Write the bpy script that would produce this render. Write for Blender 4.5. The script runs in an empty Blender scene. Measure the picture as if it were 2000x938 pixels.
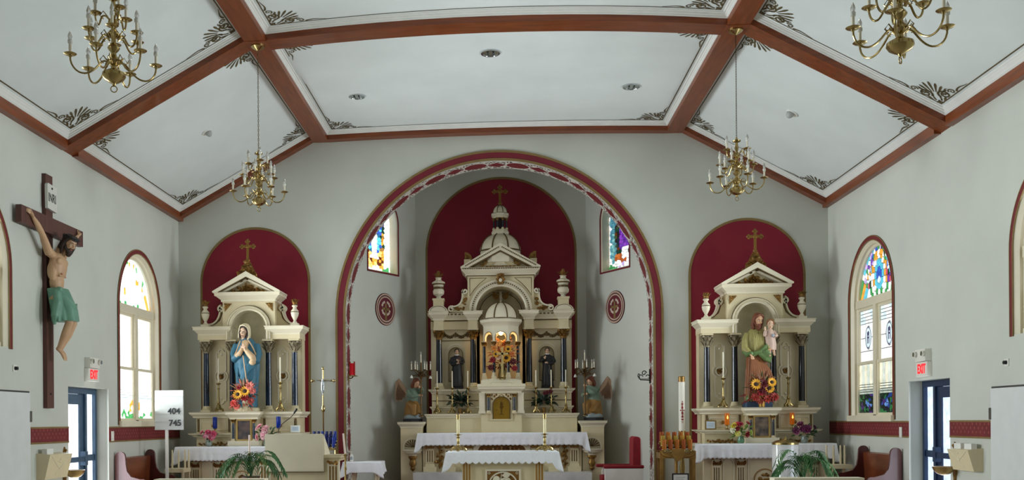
import bpy, bmesh, math, random
from math import sin, cos, pi, radians, sqrt, atan2, hypot
from mathutils import Vector, Matrix
from mathutils.geometry import tessellate_polygon
random.seed(7)
scene = bpy.context.scene
COL = scene.collection

# ---------------------------------------------------------------- camera
F, X0, YH, ROLL, YAW, EYE = 1950.0, 847.47, 822.59, 0.0074, 0.0686, 1.6
cam_d = bpy.data.cameras.new('camera')
cam = bpy.data.objects.new('camera', cam_d); COL.objects.link(cam)
cam_d.sensor_width = 36.0
cam_d.lens = F / 2000 * 36.0
cam_d.shift_x = (1000 - X0) / 2000
cam_d.shift_y = (YH - 469) / 2000
cam_d.clip_end = 200
cam.matrix_world = (Matrix.Translation((0, 0, EYE)) @ Matrix.Rotation(YAW, 4, 'Z')
                    @ Matrix.Rotation(pi/2, 4, 'X') @ Matrix.Rotation(-ROLL, 4, 'Z'))
scene.camera = cam

# ---------------------------------------------------------------- world, lights, exposure
world = bpy.data.worlds.new('sky'); scene.world = world
world.use_nodes = True
bg = world.node_tree.nodes['Background']
bg.inputs[0].default_value = (0.75, 0.88, 1.0, 1); bg.inputs[1].default_value = 1.0

def area(name, loc, direction, sx, sy, power, col=(1, 1, 1), spread=pi):
    d = bpy.data.lights.new(name, 'AREA'); d.shape = 'RECTANGLE'; d.size = sx; d.size_y = sy
    d.energy = power; d.color = col; d.spread = spread
    o = bpy.data.objects.new(name, d); COL.objects.link(o); o.location = loc
    o.rotation_euler = Vector(direction).to_track_quat('-Z', 'Y').to_euler()
    o['kind'] = 'structure'
    return o
COOL, WARM = (0.88, 0.96, 1.0), (1.0, 0.97, 0.9)
# daylight that falls in through the real windows and glazed doors (one lamp in each opening), plus an added rear fill
for yc, k in ((17.33, 1.0), (11.65, 1.2), (6.0, .2), (0.6, .05)):
    area('window_daylight', (-6.30, yc, 3.1), (1, 0.0, 0.12), 1.5, 2.6, 130*k, COOL, radians(94))
    area('window_daylight', (6.10, yc, 3.1), (-1, 0.0, 0.12), 1.5, 2.6, 100*k, COOL, radians(94))
area('door_daylight', (-6.45, 15.15, 1.1), (1, 0, 0), 1.3, 2.0, 70, (.85, .93, 1))
area('door_daylight', (6.25, 15.05, 1.1), (-1, 0, 0), 1.3, 2.0, 30, (.8, .9, 1))
area('rear_fill_light', (0, -2.7, 4.2), (0, 1, 0.12), 5.0, 3.0, 2, WARM)  # added fill lamp behind the viewer; the rear wall has no window
area('apse_window_daylight', (-2.30, 21.10, 5.45), (0.86, -0.5, -0.2), 0.7, 1.3, 1.0, COOL)
area('apse_window_daylight', (2.24, 21.10, 5.45), (-0.86, -0.5, -0.2), 0.7, 1.3, 1.5, COOL)
scene.view_settings.view_transform = 'Standard'
scene.view_settings.look = 'None'
scene.view_settings.gamma = 1.0
scene.view_settings.exposure = -0.12
scene.view_settings.use_curve_mapping = False
scene.cycles.use_denoising = True
scene.cycles.max_bounces = 8
scene.cycles.diffuse_bounces = 5
scene.cycles.sample_clamp_indirect = 6.0

# ---------------------------------------------------------------- measuring: a photograph pixel on a plane Y = const -> X, Z
def at(px, py, Y):
    a, b = px - X0, py - YH
    u = (a*cos(ROLL) - b*sin(ROLL)) / F; v = (a*sin(ROLL) + b*cos(ROLL)) / F
    c, s = cos(YAW), sin(YAW)
    X = Y*(u*c - s)/(c + u*s)
    return X, EYE - v*(-X*s + Y*c)
def zat(py, Y, px=979): return at(px, py, Y)[1]
def xat(px, Y, py=720): return at(px, py, Y)[0]

# ---------------------------------------------------------------- materials
def lin(c):
    c = c/255.0
    return c/12.92 if c <= 0.04045 else ((c+0.055)/1.055)**2.4
def rgb(c, k=1.0): return tuple(min(1, lin(x)*k) for x in c) + (1,)
MATS = {}
def mat(name, c, rough=0.6, metal=0.0, var=0.10, scale=5.0, bump=0.0, bscale=60.0, stretch=(1, 1, 1), c2=None,
        coat=0.0, trans=0.0, emit=0.0, ecol=None, detail=3.0, alpha=1.0, sheen=0.0, sss=0.0):
    m = bpy.data.materials.new(name); m.use_nodes = True; MATS[name] = m
    nt = m.node_tree; N = nt.nodes; L = nt.links; b = N['Principled BSDF']
    b.inputs['Roughness'].default_value = rough; b.inputs['Metallic'].default_value = metal
    b.inputs['Coat Weight'].default_value = coat; b.inputs['Transmission Weight'].default_value = trans
    b.inputs['Alpha'].default_value = alpha
    if sheen: b.inputs['Sheen Weight'].default_value = sheen
    tc = N.new('ShaderNodeTexCoord'); mp = N.new('ShaderNodeMapping'); mp.inputs['Scale'].default_value = stretch
    L.new(tc.outputs['Object'], mp.inputs[0])
    nz = N.new('ShaderNodeTexNoise'); nz.inputs['Scale'].default_value = scale; nz.inputs['Detail'].default_value = detail
    L.new(mp.outputs[0], nz.inputs[0])
    mr = N.new('ShaderNodeMapRange'); mr.inputs[1].default_value = 0.3; mr.inputs[2].default_value = 0.7
    L.new(nz.outputs[0], mr.inputs[0])
    mx = N.new('ShaderNodeMix'); mx.data_type = 'RGBA'
    A = rgb(c, 1-var); B = rgb(c2) if c2 else rgb(c, 1+var)
    mx.inputs[6].default_value = A; mx.inputs[7].default_value = B
    L.new(mr.outputs[0], mx.inputs[0]); L.new(mx.outputs[2], b.inputs['Base Color'])
    if emit:
        if ecol: b.inputs['Emission Color'].default_value = rgb(ecol)
        else: L.new(mx.outputs[2], b.inputs['Emission Color'])
        b.inputs['Emission Strength'].default_value = emit
    if bump:
        n2 = N.new('ShaderNodeTexNoise'); n2.inputs['Scale'].default_value = bscale; n2.inputs['Detail'].default_value = 4
        L.new(mp.outputs[0], n2.inputs[0])
        bp = N.new('ShaderNodeBump'); bp.inputs['Strength'].default_value = bump; bp.inputs['Distance'].default_value = 0.02
        L.new(n2.outputs[0], bp.inputs['Height']); L.new(bp.outputs[0], b.inputs['Normal'])
    return m
PLASTER = mat('wall_plaster', (198, 200, 190), 0.85, var=0.05, scale=0.9, bump=0.12, bscale=14)
CEILP = mat('ceiling_plaster', (222, 228, 226), 0.8, var=0.04, scale=1.2, bump=0.08, bscale=10)
WHITE = mat('white_moulding', (228, 228, 222), 0.5, var=0.03)
BEAM = mat('beam_mahogany', (118, 56, 20), 0.42, var=0.25, scale=3.0, stretch=(0.6, 6, 6), coat=0.15)
BEAMY = mat('beam_mahogany_lengthwise', (124, 60, 22), 0.42, var=0.25, scale=3.0, stretch=(6, 0.6, 6), coat=0.15)
CRIM = mat('crimson_paint', (128, 8, 36), 0.7, var=0.06, scale=1.5)
MAROON = mat('maroon_paint', (112, 30, 34), 0.7, var=0.12, scale=6)
OLDGOLD = mat('old_gold_paint', (128, 104, 58), 0.6, var=0.12, scale=6)
STENCIL = mat('bronze_stencil_paint', (92, 80, 52), 0.6, var=0.25, scale=12)
CREAM = mat('cream_enamel', (219, 205, 168), 0.42, var=0.05, scale=3, bump=0.03, bscale=25)
IVORY = mat('ivory_enamel', (225, 216, 190), 0.42, var=0.04, scale=3)
GILT = mat('dull_gilt', (140, 104, 50), 0.42, metal=0.55, var=0.3, scale=14)
GILTLINE = mat('gilt_line', (96, 74, 36), 0.5, metal=0.2, var=0.2, scale=14)
BRASS = mat('polished_brass', (178, 156, 104), 0.22, metal=1.0, var=0.1, scale=4)
NAVY = mat('navy_marbled_column', (10, 14, 24), 0.2, var=0.5, scale=7, stretch=(1, 1, .45), c2=(22, 30, 46), coat=0.4)
BLUECOL = mat('blue_marbled_column', (14, 28, 48), 0.2, var=0.5, scale=7, stretch=(1, 1, .45), c2=(24, 46, 74), coat=0.4)
MARBLE = mat('white_marble', (206, 208, 208), 0.3, var=0.12, scale=3, c2=(226, 226, 224), detail=8)
LINEN = mat('white_linen', (236, 238, 242), 0.8, var=0.03, scale=20, bump=0.1, bscale=120, sheen=0.2)
PEWWOOD = mat('dark_red_pew_wood', (82, 28, 24), 0.35, var=0.3, scale=3, stretch=(2, 2, .5), coat=0.3)
PEWBACK = mat('brown_pew_back', (120, 58, 30), 0.35, var=0.25, scale=3, stretch=(2, .5, 2), coat=0.3)
CROSSW = mat('cross_brown_wood', (88, 52, 44), 0.55, var=0.2, scale=4, stretch=(4, 4, .5))
FLOORM = mat('floor_tile', (196, 188, 176), 0.35, var=0.12, scale=2)
CARPET = mat('red_carpet', (120, 30, 38), 0.95, var=0.2, scale=30, bump=0.3, bscale=200)
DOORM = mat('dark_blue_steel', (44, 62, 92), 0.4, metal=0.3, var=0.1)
DOORPAINT = mat('white_door_paint', (214, 216, 214), 0.5, var=0.03)
BLACK = mat('black_matte', (18, 18, 20), 0.5, var=0.2)
CHROME = mat('chrome', (190, 195, 198), 0.18, metal=1.0, var=0.05)
PLASTIC = mat('white_plastic', (226, 224, 214), 0.4, var=0.02)
RED_LIT = mat('lit_red_letters', (240, 40, 50), 0.5, var=0.02, emit=0.9)
CANDLE = mat('candle_wax', (238, 230, 206), 0.5, var=0.03)
BULB = mat('clear_bulb_glass', (240, 240, 236), 0.08, var=0.01, trans=0.75)
SKIN = mat('painted_skin', (206, 160, 124), 0.5, var=0.08, scale=9)
SKIN2 = mat('painted_pale_skin', (214, 178, 148), 0.5, var=0.08, scale=9)
HAIRD = mat('dark_brown_hair', (46, 30, 22), 0.6, var=0.3, scale=30)
HAIRR = mat('auburn_hair', (112, 58, 34), 0.6, var=0.3, scale=30)
LEAF = mat('dark_green_leaf', (46, 84, 44), 0.5, var=0.35, scale=8)
LEAF2 = mat('yellow_green_leaf', (96, 124, 52), 0.5, var=0.3, scale=8)

# ---------------------------------------------------------------- mesh building
class MB:
    """Collects shapes in world coordinates (or in the thing's own, when the thing still stands at the origin)."""
    def __init__(s, M=None): s.v = []; s.f = []; s.mi = []; s.m = 0; s.M = M
    def add(s, vs, fs):
        n = len(s.v)
        if s.M is not None: vs = [tuple(s.M @ Vector(v)) for v in vs]
        s.v += [tuple(v) for v in vs]
        for f in fs: s.f.append(tuple(i+n for i in f)); s.mi.append(s.m)
        return s
    def box(s, x0, x1, y0, y1, z0, z1):
        return s.add([(x0,y0,z0),(x1,y0,z0),(x1,y1,z0),(x0,y1,z0),(x0,y0,z1),(x1,y0,z1),(x1,y1,z1),(x0,y1,z1)],
                     [(0,3,2,1),(4,5,6,7),(0,1,5,4),(1,2,6,5),(2,3,7,6),(3,0,4,7)])
    def taper(s, x0, x1, y0, y1, z0, z1, d):   # box whose top is larger by d on the sides and the front
        return s.add([(x0,y0,z0),(x1,y0,z0),(x1,y1,z0),(x0,y1,z0),(x0-d,y0-d,z1),(x1+d,y0-d,z1),(x1+d,y1,z1),(x0-d,y1,z1)],
                     [(0,3,2,1),(4,5,6,7),(0,1,5,4),(1,2,6,5),(2,3,7,6),(3,0,4,7)])
    def lathe(s, prof, c=(0,0,0), n=16, a0=0.0, a1=2*pi, sx=1.0, sy=1.0, flute=0.0, nf=0):
        full = abs(a1-a0-2*pi) < 1e-6; cols = n if full else n+1
        vs = []
        for r, z in prof:
            for k in range(cols):
                a = a0 + (a1-a0)*k/n; rr = r*(1+flute*cos(nf*a)) if flute else r
                vs.append((c[0]+rr*cos(a)*sx, c[1]+rr*sin(a)*sy, c[2]+z))
        fs = []
        for i in range(len(prof)-1):
            for k in range(n):
                k2 = (k+1) % cols
                fs.append((i*cols+k, i*cols+k2, (i+1)*cols+k2, (i+1)*cols+k))
        if full:
            if prof[0][0] > 1e-5: fs.append(tuple(range(cols-1, -1, -1)))
            if prof[-1][0] > 1e-5: fs.append(tuple((len(prof)-1)*cols+k for k in range(cols)))
        return s.add(vs, fs)
    def sphere(s, c, r, n=12, m=8):
        if not hasattr(r, '__len__'): r = (r, r, r)
        vs = [(c[0], c[1], c[2]-r[2])]
        for i in range(1, m):
            t = -pi/2 + pi*i/m
            for k in range(n):
                a = 2*pi*k/n; vs.append((c[0]+r[0]*cos(t)*cos(a), c[1]+r[1]*cos(t)*sin(a), c[2]+r[2]*sin(t)))
        vs.append((c[0], c[1], c[2]+r[2]))
        fs = [(0, 1+(k+1) % n, 1+k) for k in range(n)]
        for i in range(m-2):
            for k in range(n):
                fs.append((1+i*n+k, 1+i*n+(k+1) % n, 1+(i+1)*n+(k+1) % n, 1+(i+1)*n+k))
        t = len(vs)-1
        fs += [(1+(m-2)*n+k, 1+(m-2)*n+(k+1) % n, t) for k in range(n)]
        return s.add(vs, fs)
    def tube(s, pts, r, n=8, closed=False, flat=1.0):
        P = [Vector(p) for p in pts]; R = list(r) if hasattr(r, '__len__') else [r]*len(P)
        vs = []; up = None; m = len(P)
        for i in range(m):
            if closed: d = P[(i+1) % m]-P[i-1]
            else: d = P[min(i+1, m-1)]-P[max(i-1, 0)]
            d = d.normalized() if d.length > 1e-9 else Vector((0, 0, 1))
            if up is None:
                up = Vector((0, 0, 1)) if abs(d.z) < .9 else Vector((0, 1, 0))
            x = up.cross(d); x = x.normalized() if x.length > 1e-6 else Vector((1, 0, 0)); y = d.cross(x); up = y
            for k in range(n):
                a = 2*pi*k/n; vs.append(P[i] + x*(R[i]*cos(a)) + y*(R[i]*sin(a)*flat))
        fs = []
        for i in range(m if closed else m-1):
            j = (i+1) % m
            for k in range(n): fs.append((i*n+k, i*n+(k+1) % n, j*n+(k+1) % n, j*n+k))
        if not closed: fs += [tuple(range(n-1, -1, -1)), tuple((m-1)*n+k for k in range(n))]
        return s.add(vs, fs)
    def prism(s, poly, d0, d1, fr=None, holes=()):
        """2D outline (with holes) given depth; fr(a, b, depth) -> point, default x, z and depth along y."""
        fr = fr or (lambda a, b, d: (a, d, b))
        loops = [list(poly)] + [list(h) for h in holes]
        flat = [p for l in loops for p in l]; n = len(flat)
        vs = [fr(a, b, d0) for a, b in flat] + [fr(a, b, d1) for a, b in flat]
        fs = []
        if holes or n > 4:
            for t in tessellate_polygon([[Vector((a, b, 0)) for a, b in l] for l in loops]):
                fs += [tuple(t), tuple(i+n for i in reversed(t))]
        else: fs += [tuple(range(n)), tuple(reversed(range(n, 2*n)))]
        o = 0
        for l in loops:
            k = len(l)
            for i in range(k): fs.append((o+i, o+(i+1) % k, n+o+(i+1) % k, n+o+i))
            o += k
        return s.add(vs, fs)
    def sweep(s, path, prof, fr=None, closed=False):
        """Moulding: prof (out, depth) points swept along a 2D path; out = to the left of the path's direction."""
        fr = fr or (lambda a, b, d: (a, d, b))
        m = len(path); k = len(prof); vs = []
        for i in range(m):
            if closed: p0, p1, p2 = path[i-1], path[i], path[(i+1) % m]
            else: p0, p1, p2 = path[max(i-1, 0)], path[i], path[min(i+1, m-1)]
            def nrm(a, b):
                l = hypot(b[0]-a[0], b[1]-a[1]) or 1; return (-(b[1]-a[1])/l, (b[0]-a[0])/l)
            n1 = nrm(p0, p1) if p0 != p1 else nrm(p1, p2); n2 = nrm(p1, p2) if p1 != p2 else n1
            q = 1 + n1[0]*n2[0]+n1[1]*n2[1]; q = max(q, 0.3)
            nx, ny = (n1[0]+n2[0])/q, (n1[1]+n2[1])/q
            for o, d in prof: vs.append(fr(p1[0]+nx*o, p1[1]+ny*o, d))
        fs = []
        for i in range(m if closed else m-1):
            j = (i+1) % m
            for a in range(k-1): fs.append((i*k+a, i*k+a+1, j*k+a+1, j*k+a))
        if not closed and k > 2: fs += [tuple(range(k)), tuple(reversed([(m-1)*k+a for a in range(k)]))]
        return s.add(vs, fs)
    def rings(s, R, cap=True):
        n = len(R[0]); vs = [p for r in R for p in r]; fs = []
        for i in range(len(R)-1):
            for k in range(n): fs.append((i*n+k, i*n+(k+1) % n, (i+1)*n+(k+1) % n, (i+1)*n+k))
        if cap: fs += [tuple(range(n-1, -1, -1)), tuple((len(R)-1)*n+k for k in range(n))]
        return s.add(vs, fs)
    def leaf(s, p, d, l, w, up=(0, 0, 1), droop=0.25):
        p = Vector(p); d = Vector(d).normalized(); u = Vector(up); x = d.cross(u)
        x = x.normalized() if x.length > 1e-4 else Vector((1, 0, 0)); nrm = x.cross(d)
        a, b, c = p + d*(l*.4) - nrm*(droop*l*.1), p + d*(l*.75) - nrm*(droop*l*.35), p + d*l - nrm*(droop*l*.8)
        h = nrm*(w*.12)
        return s.add([p, a+x*w*.5+h, a-x*w*.5+h, b+x*w*.38+h, b-x*w*.38+h, c, a, b], [(0,1,6),(0,6,2),(1,3,7,6),(6,7,4,2),(3,5,7),(7,5,4)])

def off(o):
    v = Vector((0, 0, 0))
    while o is not None: v += o.location; o = o.parent
    return v
def finish(me, name, mats, parent):
    o = bpy.data.objects.new(name, me); COL.objects.link(o); o.parent = parent
    for m in (mats if isinstance(mats, (list, tuple)) else [mats]): me.materials.append(m)
    return o
def build(name, mb, mats, parent=None, ang=38, smooth=True):
    me = bpy.data.meshes.new(name); w = off(parent)
    me.from_pydata([Vector(v)-w for v in mb.v], [], mb.f); me.update()
    b = bmesh.new(); b.from_mesh(me); bmesh.ops.recalc_face_normals(b, faces=b.faces); b.to_mesh(me); b.free()
    if len(me.polygons) == len(mb.mi): me.polygons.foreach_set('material_index', mb.mi)
    if smooth:
        me.polygons.foreach_set('use_smooth', [True]*len(me.polygons)); me.set_sharp_from_angle(angle=radians(ang))
    return finish(me, name, mats, parent)
def remesh(name, mb, mats, parent=None, voxel=0.01, it=4, fac=0.5):
    """Weld overlapping shapes into one continuous skin."""
    o = build(name, mb, mats, None)
    m = o.modifiers.new('r', 'REMESH'); m.mode = 'VOXEL'; m.voxel_size = voxel
    if it: q = o.modifiers.new('s', 'SMOOTH'); q.iterations = it; q.factor = fac
    dg = bpy.context.evaluated_depsgraph_get()
    me = bpy.data.meshes.new_from_object(o.evaluated_get(dg)); old = o.data
    bpy.data.objects.remove(o); bpy.data.meshes.remove(old)
    me.name = name; w = off(parent)
    if w.length: me.transform(Matrix.Translation(-w))
    me.polygons.foreach_set('use_smooth', [True]*len(me.polygons)); me.materials.clear()
    return finish(me, name, mats, parent)
def tag(o, label=None, cat=None, group=None, kind=None):
    if label: o['label'] = label
    if cat: o['category'] = cat
    if group: o['group'] = group
    if kind: o['kind'] = kind
    return o
def thing(name, label, cat, loc=(0, 0, 0), group=None, rz=0.0):
    o = bpy.data.objects.new(name, None); COL.objects.link(o); o.location = loc; o.rotation_euler = (0, 0, rz)
    o.empty_display_size = 0.1
    return tag(o, label, cat, group)
def struct(name, label=None):
    o = bpy.data.objects.new(name, None); COL.objects.link(o); return tag(o, label, None, None, 'structure')
KIDS = {}
def copy_tree(o, parent=None, kids=None):
    c = o.copy(); COL.objects.link(c); c.parent = parent
    for ch in list(o.children): copy_tree(ch, c)
    return c
def copy_thing(o, loc, rz=0.0, label=None, group=None):
    c = copy_tree(o); c.location = loc; c.rotation_euler = (0, 0, rz)
    if label: c['label'] = label
    if group: c['group'] = group
    return c
def textmesh(name, txt, size, mats, parent, M, ext=0.004, sx=1.0, bold=0.0):
    cu = bpy.data.curves.new(name, 'FONT'); cu.body = txt; cu.size = size; cu.extrude = ext; cu.align_x = 'CENTER'; cu.align_y = 'CENTER'; cu.offset = bold
    o = bpy.data.objects.new(name, cu); COL.objects.link(o)
    me = bpy.data.meshes.new_from_object(o.evaluated_get(bpy.context.evaluated_depsgraph_get()))
    bpy.data.objects.remove(o); bpy.data.curves.remove(cu)
    me.transform(M @ Matrix.Diagonal((sx, 1, 1, 1))); me.transform(Matrix.Translation(-off(parent))); me.name = name; me.materials.clear()
    return finish(me, name, mats, parent)
def arc(cx, cz, r, a0, a1, n):
    return [(cx+r*cos(a0+(a1-a0)*k/n), cz+r*sin(a0+(a1-a0)*k/n)) for k in range(n+1)]
def arch_poly(x0, x1, z0, zs, n=24):    # round-headed outline, counter-clockwise from the lower left
    r = (x1-x0)/2
    return [(x0, z0), (x1, z0)] + arc((x0+x1)/2, zs, r, 0, pi, n)
def bez(p, n=12):
    p = [Vector(q) for q in p]; out = []
    for k in range(n+1):
        t = k/n; a = [q.copy() for q in p]
        while len(a) > 1: a = [a[i].lerp(a[i+1], t) for i in range(len(a)-1)]
        out.append(a[0])
    return out
# ================================================================ the room
XL, XR, YB, YF = -6.415, 6.217, 19.5, -3.0
ZF, ZE = 7.109, 5.614
PL, PR = (-3.688, -3.373), (3.176, 3.492)
def camber(y): return max(0.0, 0.055 + (19.5-y)/5.1*0.095) if y > 12 else 0.19
def S(x, y):        # underside of the beams: cambered middle bay, sloping sides
    if x < PL[0]: return ZE + (x-XL)/(PL[0]-XL)*(ZF-ZE)
    if x > PR[1]: return ZE + (XR-x)/(XR-PR[1])*(ZF-ZE)
    t = (x-(PL[1]+PR[0])/2)/((PR[0]-PL[1])/2)
    return ZF + camber(y)*max(0, 1-t*t)
HP = 0.165           # panels lie this far above the beams' underside

floor = build('floor', MB().box(XL-.4, XR+.4, YF-.4, 22.6, -0.2, 0), FLOORM); tag(floor, 'church floor below the frame', None, None, 'structure')
plat = MB().box(XL+.01, XR-.01, 15.6, 19.5, 0, 0.148).box(-3.0, 2.9, 19.5, 22.0, 0, 0.148).box(-2.4, 2.4, 19.9, 21.9, .148, .298)
platform = build('trim_1', plat, CARPET); tag(platform, 'raised red carpeted sanctuary platform under the altars', None, None, 'structure')

# side walls with window and door openings (outline in y, z)
WIN = (16.29, 18.40, 1.57, 3.62); WIN2 = (10.58, 12.69, 2.58, 3.62)
NAVE = ((4.95, 7.05, 2.58, 3.62), (-0.45, 1.65, 2.58, 3.62))
BW = 0.085                                       # painted border around each window
DOORS = {'left': (14.38, 15.90, 0.0, 2.16), 'right': (14.36, 15.77, 0.0, 2.15)}
def side_wall(name, x, out, door, label):
    fr = lambda a, b, d: (x + out*d, a, b)
    hole = [arch_poly(w[0]+BW, w[1]-BW, w[2]+.02, w[3]) for w in (WIN, WIN2) + NAVE]
    y0, y1, z1 = door[0], door[1], door[3]
    outl = [(YF, 0), (y0, 0), (y0, z1), (y1, z1), (y1, 0), (YB+.6, 0), (YB+.6, 6.2), (YF, 6.2)]
    o = build(name, MB().prism(outl, 0, 0.35, fr, hole), PLASTER, smooth=False)
    return tag(o, label, None, None, 'structure'), fr
wall_left, frL = side_wall('wall_left', XL, -1, DOORS['left'], 'grey white plaster wall with the crucifix')
wall_right, frR = side_wall('wall_right', XR, 1, DOORS['right'], 'grey white plaster wall with the right exit')
ACX, ACZ, ARI, ARO = -0.079, 3.677, 2.99, 3.187
gab = [(XL-.35, 0), (ACX-ARI, 0)] + arc(ACX, ACZ, ARI, pi, 0, 48) + [(ACX+ARI, 0), (XR+.35, 0), (XR+.35, 6.0), (3.5, 7.75), (-3.7, 7.75), (XL-.35, 6.0)]
wall_back = tag(build('wall_back', MB().prism(gab, YB, YB+.6), PLASTER, smooth=False), 'plaster wall around the great chancel arch', None, None, 'structure')
gab2 = [(XL-.35, 0), (XR+.35, 0), (XR+.35, 6.0), (3.5, 7.75), (-3.7, 7.75), (XL-.35, 6.0)]
tag(build('wall_front', MB().prism(gab2, YF-.3, YF), PLASTER, smooth=False), 'entrance wall behind the viewer', None, None, 'structure')

# apse: two canted walls and a back wall
AA, AB, AC, AD = (-3.07, 20.1), (-1.897, 22.05), (1.85, 22.05), (2.91, 20.1)
def plane_frame(A, B, flip=False):
    l = hypot(B[0]-A[0], B[1]-A[1]); ux, uy = (B[0]-A[0])/l, (B[1]-A[1])/l; nx, ny = -uy, ux   # n points out of the apse
    return (lambda a, b, d: (A[0]+ux*a+nx*d, A[1]+uy*a+ny*d, b)), l
frAL, lAL = plane_frame(AA, AB); frAR, lAR = plane_frame(AC, AD)
AWL = (0.56, 1.655, 4.73, 5.84); AWR = (0.545, 1.63, 4.71, 5.83)
for nm, fr, l, w in (('wall_apse_left', frAL, lAL, AWL), ('wall_apse_right', frAR, lAR, AWR)):
    h = [arch_poly(w[0]+.035, w[1]-.035, w[2]+.035, w[3])]
    tag(build(nm, MB().prism([(-.05, 0), (l+.05, 0), (l+.05, 7.7), (-.05, 7.7)], 0, .3, fr, h), PLASTER, smooth=False), 'dim canted apse wall with a stained glass window', None, None, 'structure')
wall_apse = tag(build('wall_apse', MB().box(AB[0]-.2, AC[0]+.2, 22.05, 22.3, 0, 7.7), PLASTER), 'dim wall behind the high altar', None, None, 'structure')
tag(build('ceiling_apse', MB().box(-3.4, 3.3, 20.05, 22.4, 7.65, 7.8), CEILP), 'flat apse ceiling', None, None, 'structure')

# painted niches: crimson round-headed fields with a gold edge, a few millimetres of paint on the plaster
def niche(wall, x0, x1, z0, zs, y):
    build('painted_niche', MB().prism(arch_poly(x0+.035, x1-.035, z0, zs), y-.006, y), CRIM, wall, smooth=False)
    p = [(x0, z0)] + arc((x0+x1)/2, zs, (x1-x0)/2, pi, 0, 40) + [(x1, z0)]
    build('gold_edge', MB().sweep(p, [(0, y), (0, y-.012), (-.045, y-.012), (-.045, y)]), OLDGOLD, wall)
niche(wall_back, -5.975, -3.765, 0.9, 4.36, YB)
niche(wall_back, 3.587, 5.79, 0.9, 4.345, YB)
niche(wall_apse, -1.672, 1.648, 0.4, 5.305, 22.05)

# chancel arch: bands on the wall face and the painted soffit
def arch_band(r0, r1, d, m, name):
    p = [(ACX-r0, 0.15)] + arc(ACX, ACZ, r0, pi, 0, 64) + [(ACX+r0, 0.15)]
    build(name, MB().sweep(p, [(0, YB), (0, YB-d), (r1-r0, YB-d), (r1-r0, YB)]), m, wall_back)
arch_band(2.992, 3.035, .022, OLDGOLD, 'arch_gold_line')
arch_band(3.035, 3.148, .015, mat('arch_crimson', (112, 18, 36), .6, var=.1), 'arch_red_band')
arch_band(3.148, 3.19, .022, OLDGOLD, 'arch_gold_line')
def lace_material():
    m = bpy.data.materials.new('lace_painted_soffit'); m.use_nodes = True; nt = m.node_tree; N = nt.nodes; L = nt.links; b = N['Principled BSDF']
    b.inputs['Roughness'].default_value = .7
    uv = N.new('ShaderNodeUVMap'); vo = N.new('ShaderNodeTexVoronoi'); vo.inputs['Scale'].default_value = 13; vo.feature = 'DISTANCE_TO_EDGE'
    L.new(uv.outputs[0], vo.inputs[0])
    cr = N.new('ShaderNodeValToRGB'); e = cr.color_ramp.elements
    e[0].position = .10; e[0].color = rgb((214, 208, 196)); e[1].position = .2; e[1].color = rgb((70, 44, 42)); cr.color_ramp.interpolation = 'EASE'
    L.new(vo.outputs['Distance'], cr.inputs[0]); L.new(cr.outputs[0], b.inputs['Base Color']); return m
LACE = lace_material()
# soffit as a strip with uv (arc length, depth); ovals and diamonds are thin painted pieces on it
SOFY0, SOFY1 = YB+.03, YB+.57
def soff(sarc, depth, lift=0.0):    # point on the soffit; sarc measured from the crown
    r = ARI-lift; q = pi/2*ARI
    if abs(sarc) <= q:
        a = pi/2 - sarc/ARI; return (ACX+r*cos(a), SOFY0+depth, ACZ+r*sin(a))
    sg = 1 if sarc > 0 else -1
    return (ACX+sg*r, SOFY0+depth, ACZ-(abs(sarc)-q))
mb = MB(); n = 96; tot = pi/2*ARI+3.4; W_ = SOFY1-SOFY0
ss = [-tot+2*tot*k/n for k in range(n+1)]
for s_ in ss: mb.v += [soff(s_, 0, .004), soff(s_, W_, .004)]
for k in range(n): mb.f.append((2*k, 2*k+1, 2*k+3, 2*k+2)); mb.mi.append(0)
so = build('painted_lace_soffit', mb, LACE, wall_back)
ul = so.data.uv_layers.new(name='UVMap')
for p in so.data.polygons:
    for li in p.loop_indices:
        v = so.data.loops[li].vertex_index; ul.data[li].uv = (ss[v//2], (v % 2)*W_)
PER = 0.84
def soffit_piece(name, outline, s0):
    mb = MB(); c = [soff(s0+a, W_/2+b, .008) for a, b in outline]; mb.add([soff(s0, W_/2, .008)] + c, [(0, 1+i, 1+(i+1) % len(c)) for i in range(len(c))])
    build(name, mb, MAROON, wall_back)
    mb = MB(); k = len(outline)
    q = [soff(s0+a*1.07, W_/2+b*1.07, .006) for a, b in outline]
    mb.add([soff(s0, W_/2, .006)]+q, [(0, 1+i, 1+(i+1) % k) for i in range(k)])
    build('piece_white_edge', mb, WHITE, wall_back)
kmax = int(tot/PER)
for k in range(-kmax, kmax+1):
    soffit_piece('painted_diamond', [(-.19, 0), (0, -.17), (.19, 0), (0, .17)], k*PER)
    if k < kmax: soffit_piece('painted_oval', [(.225*cos(2*pi*j/20), .19*sin(2*pi*j/20)) for j in range(20)], (k+.5)*PER)

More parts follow.
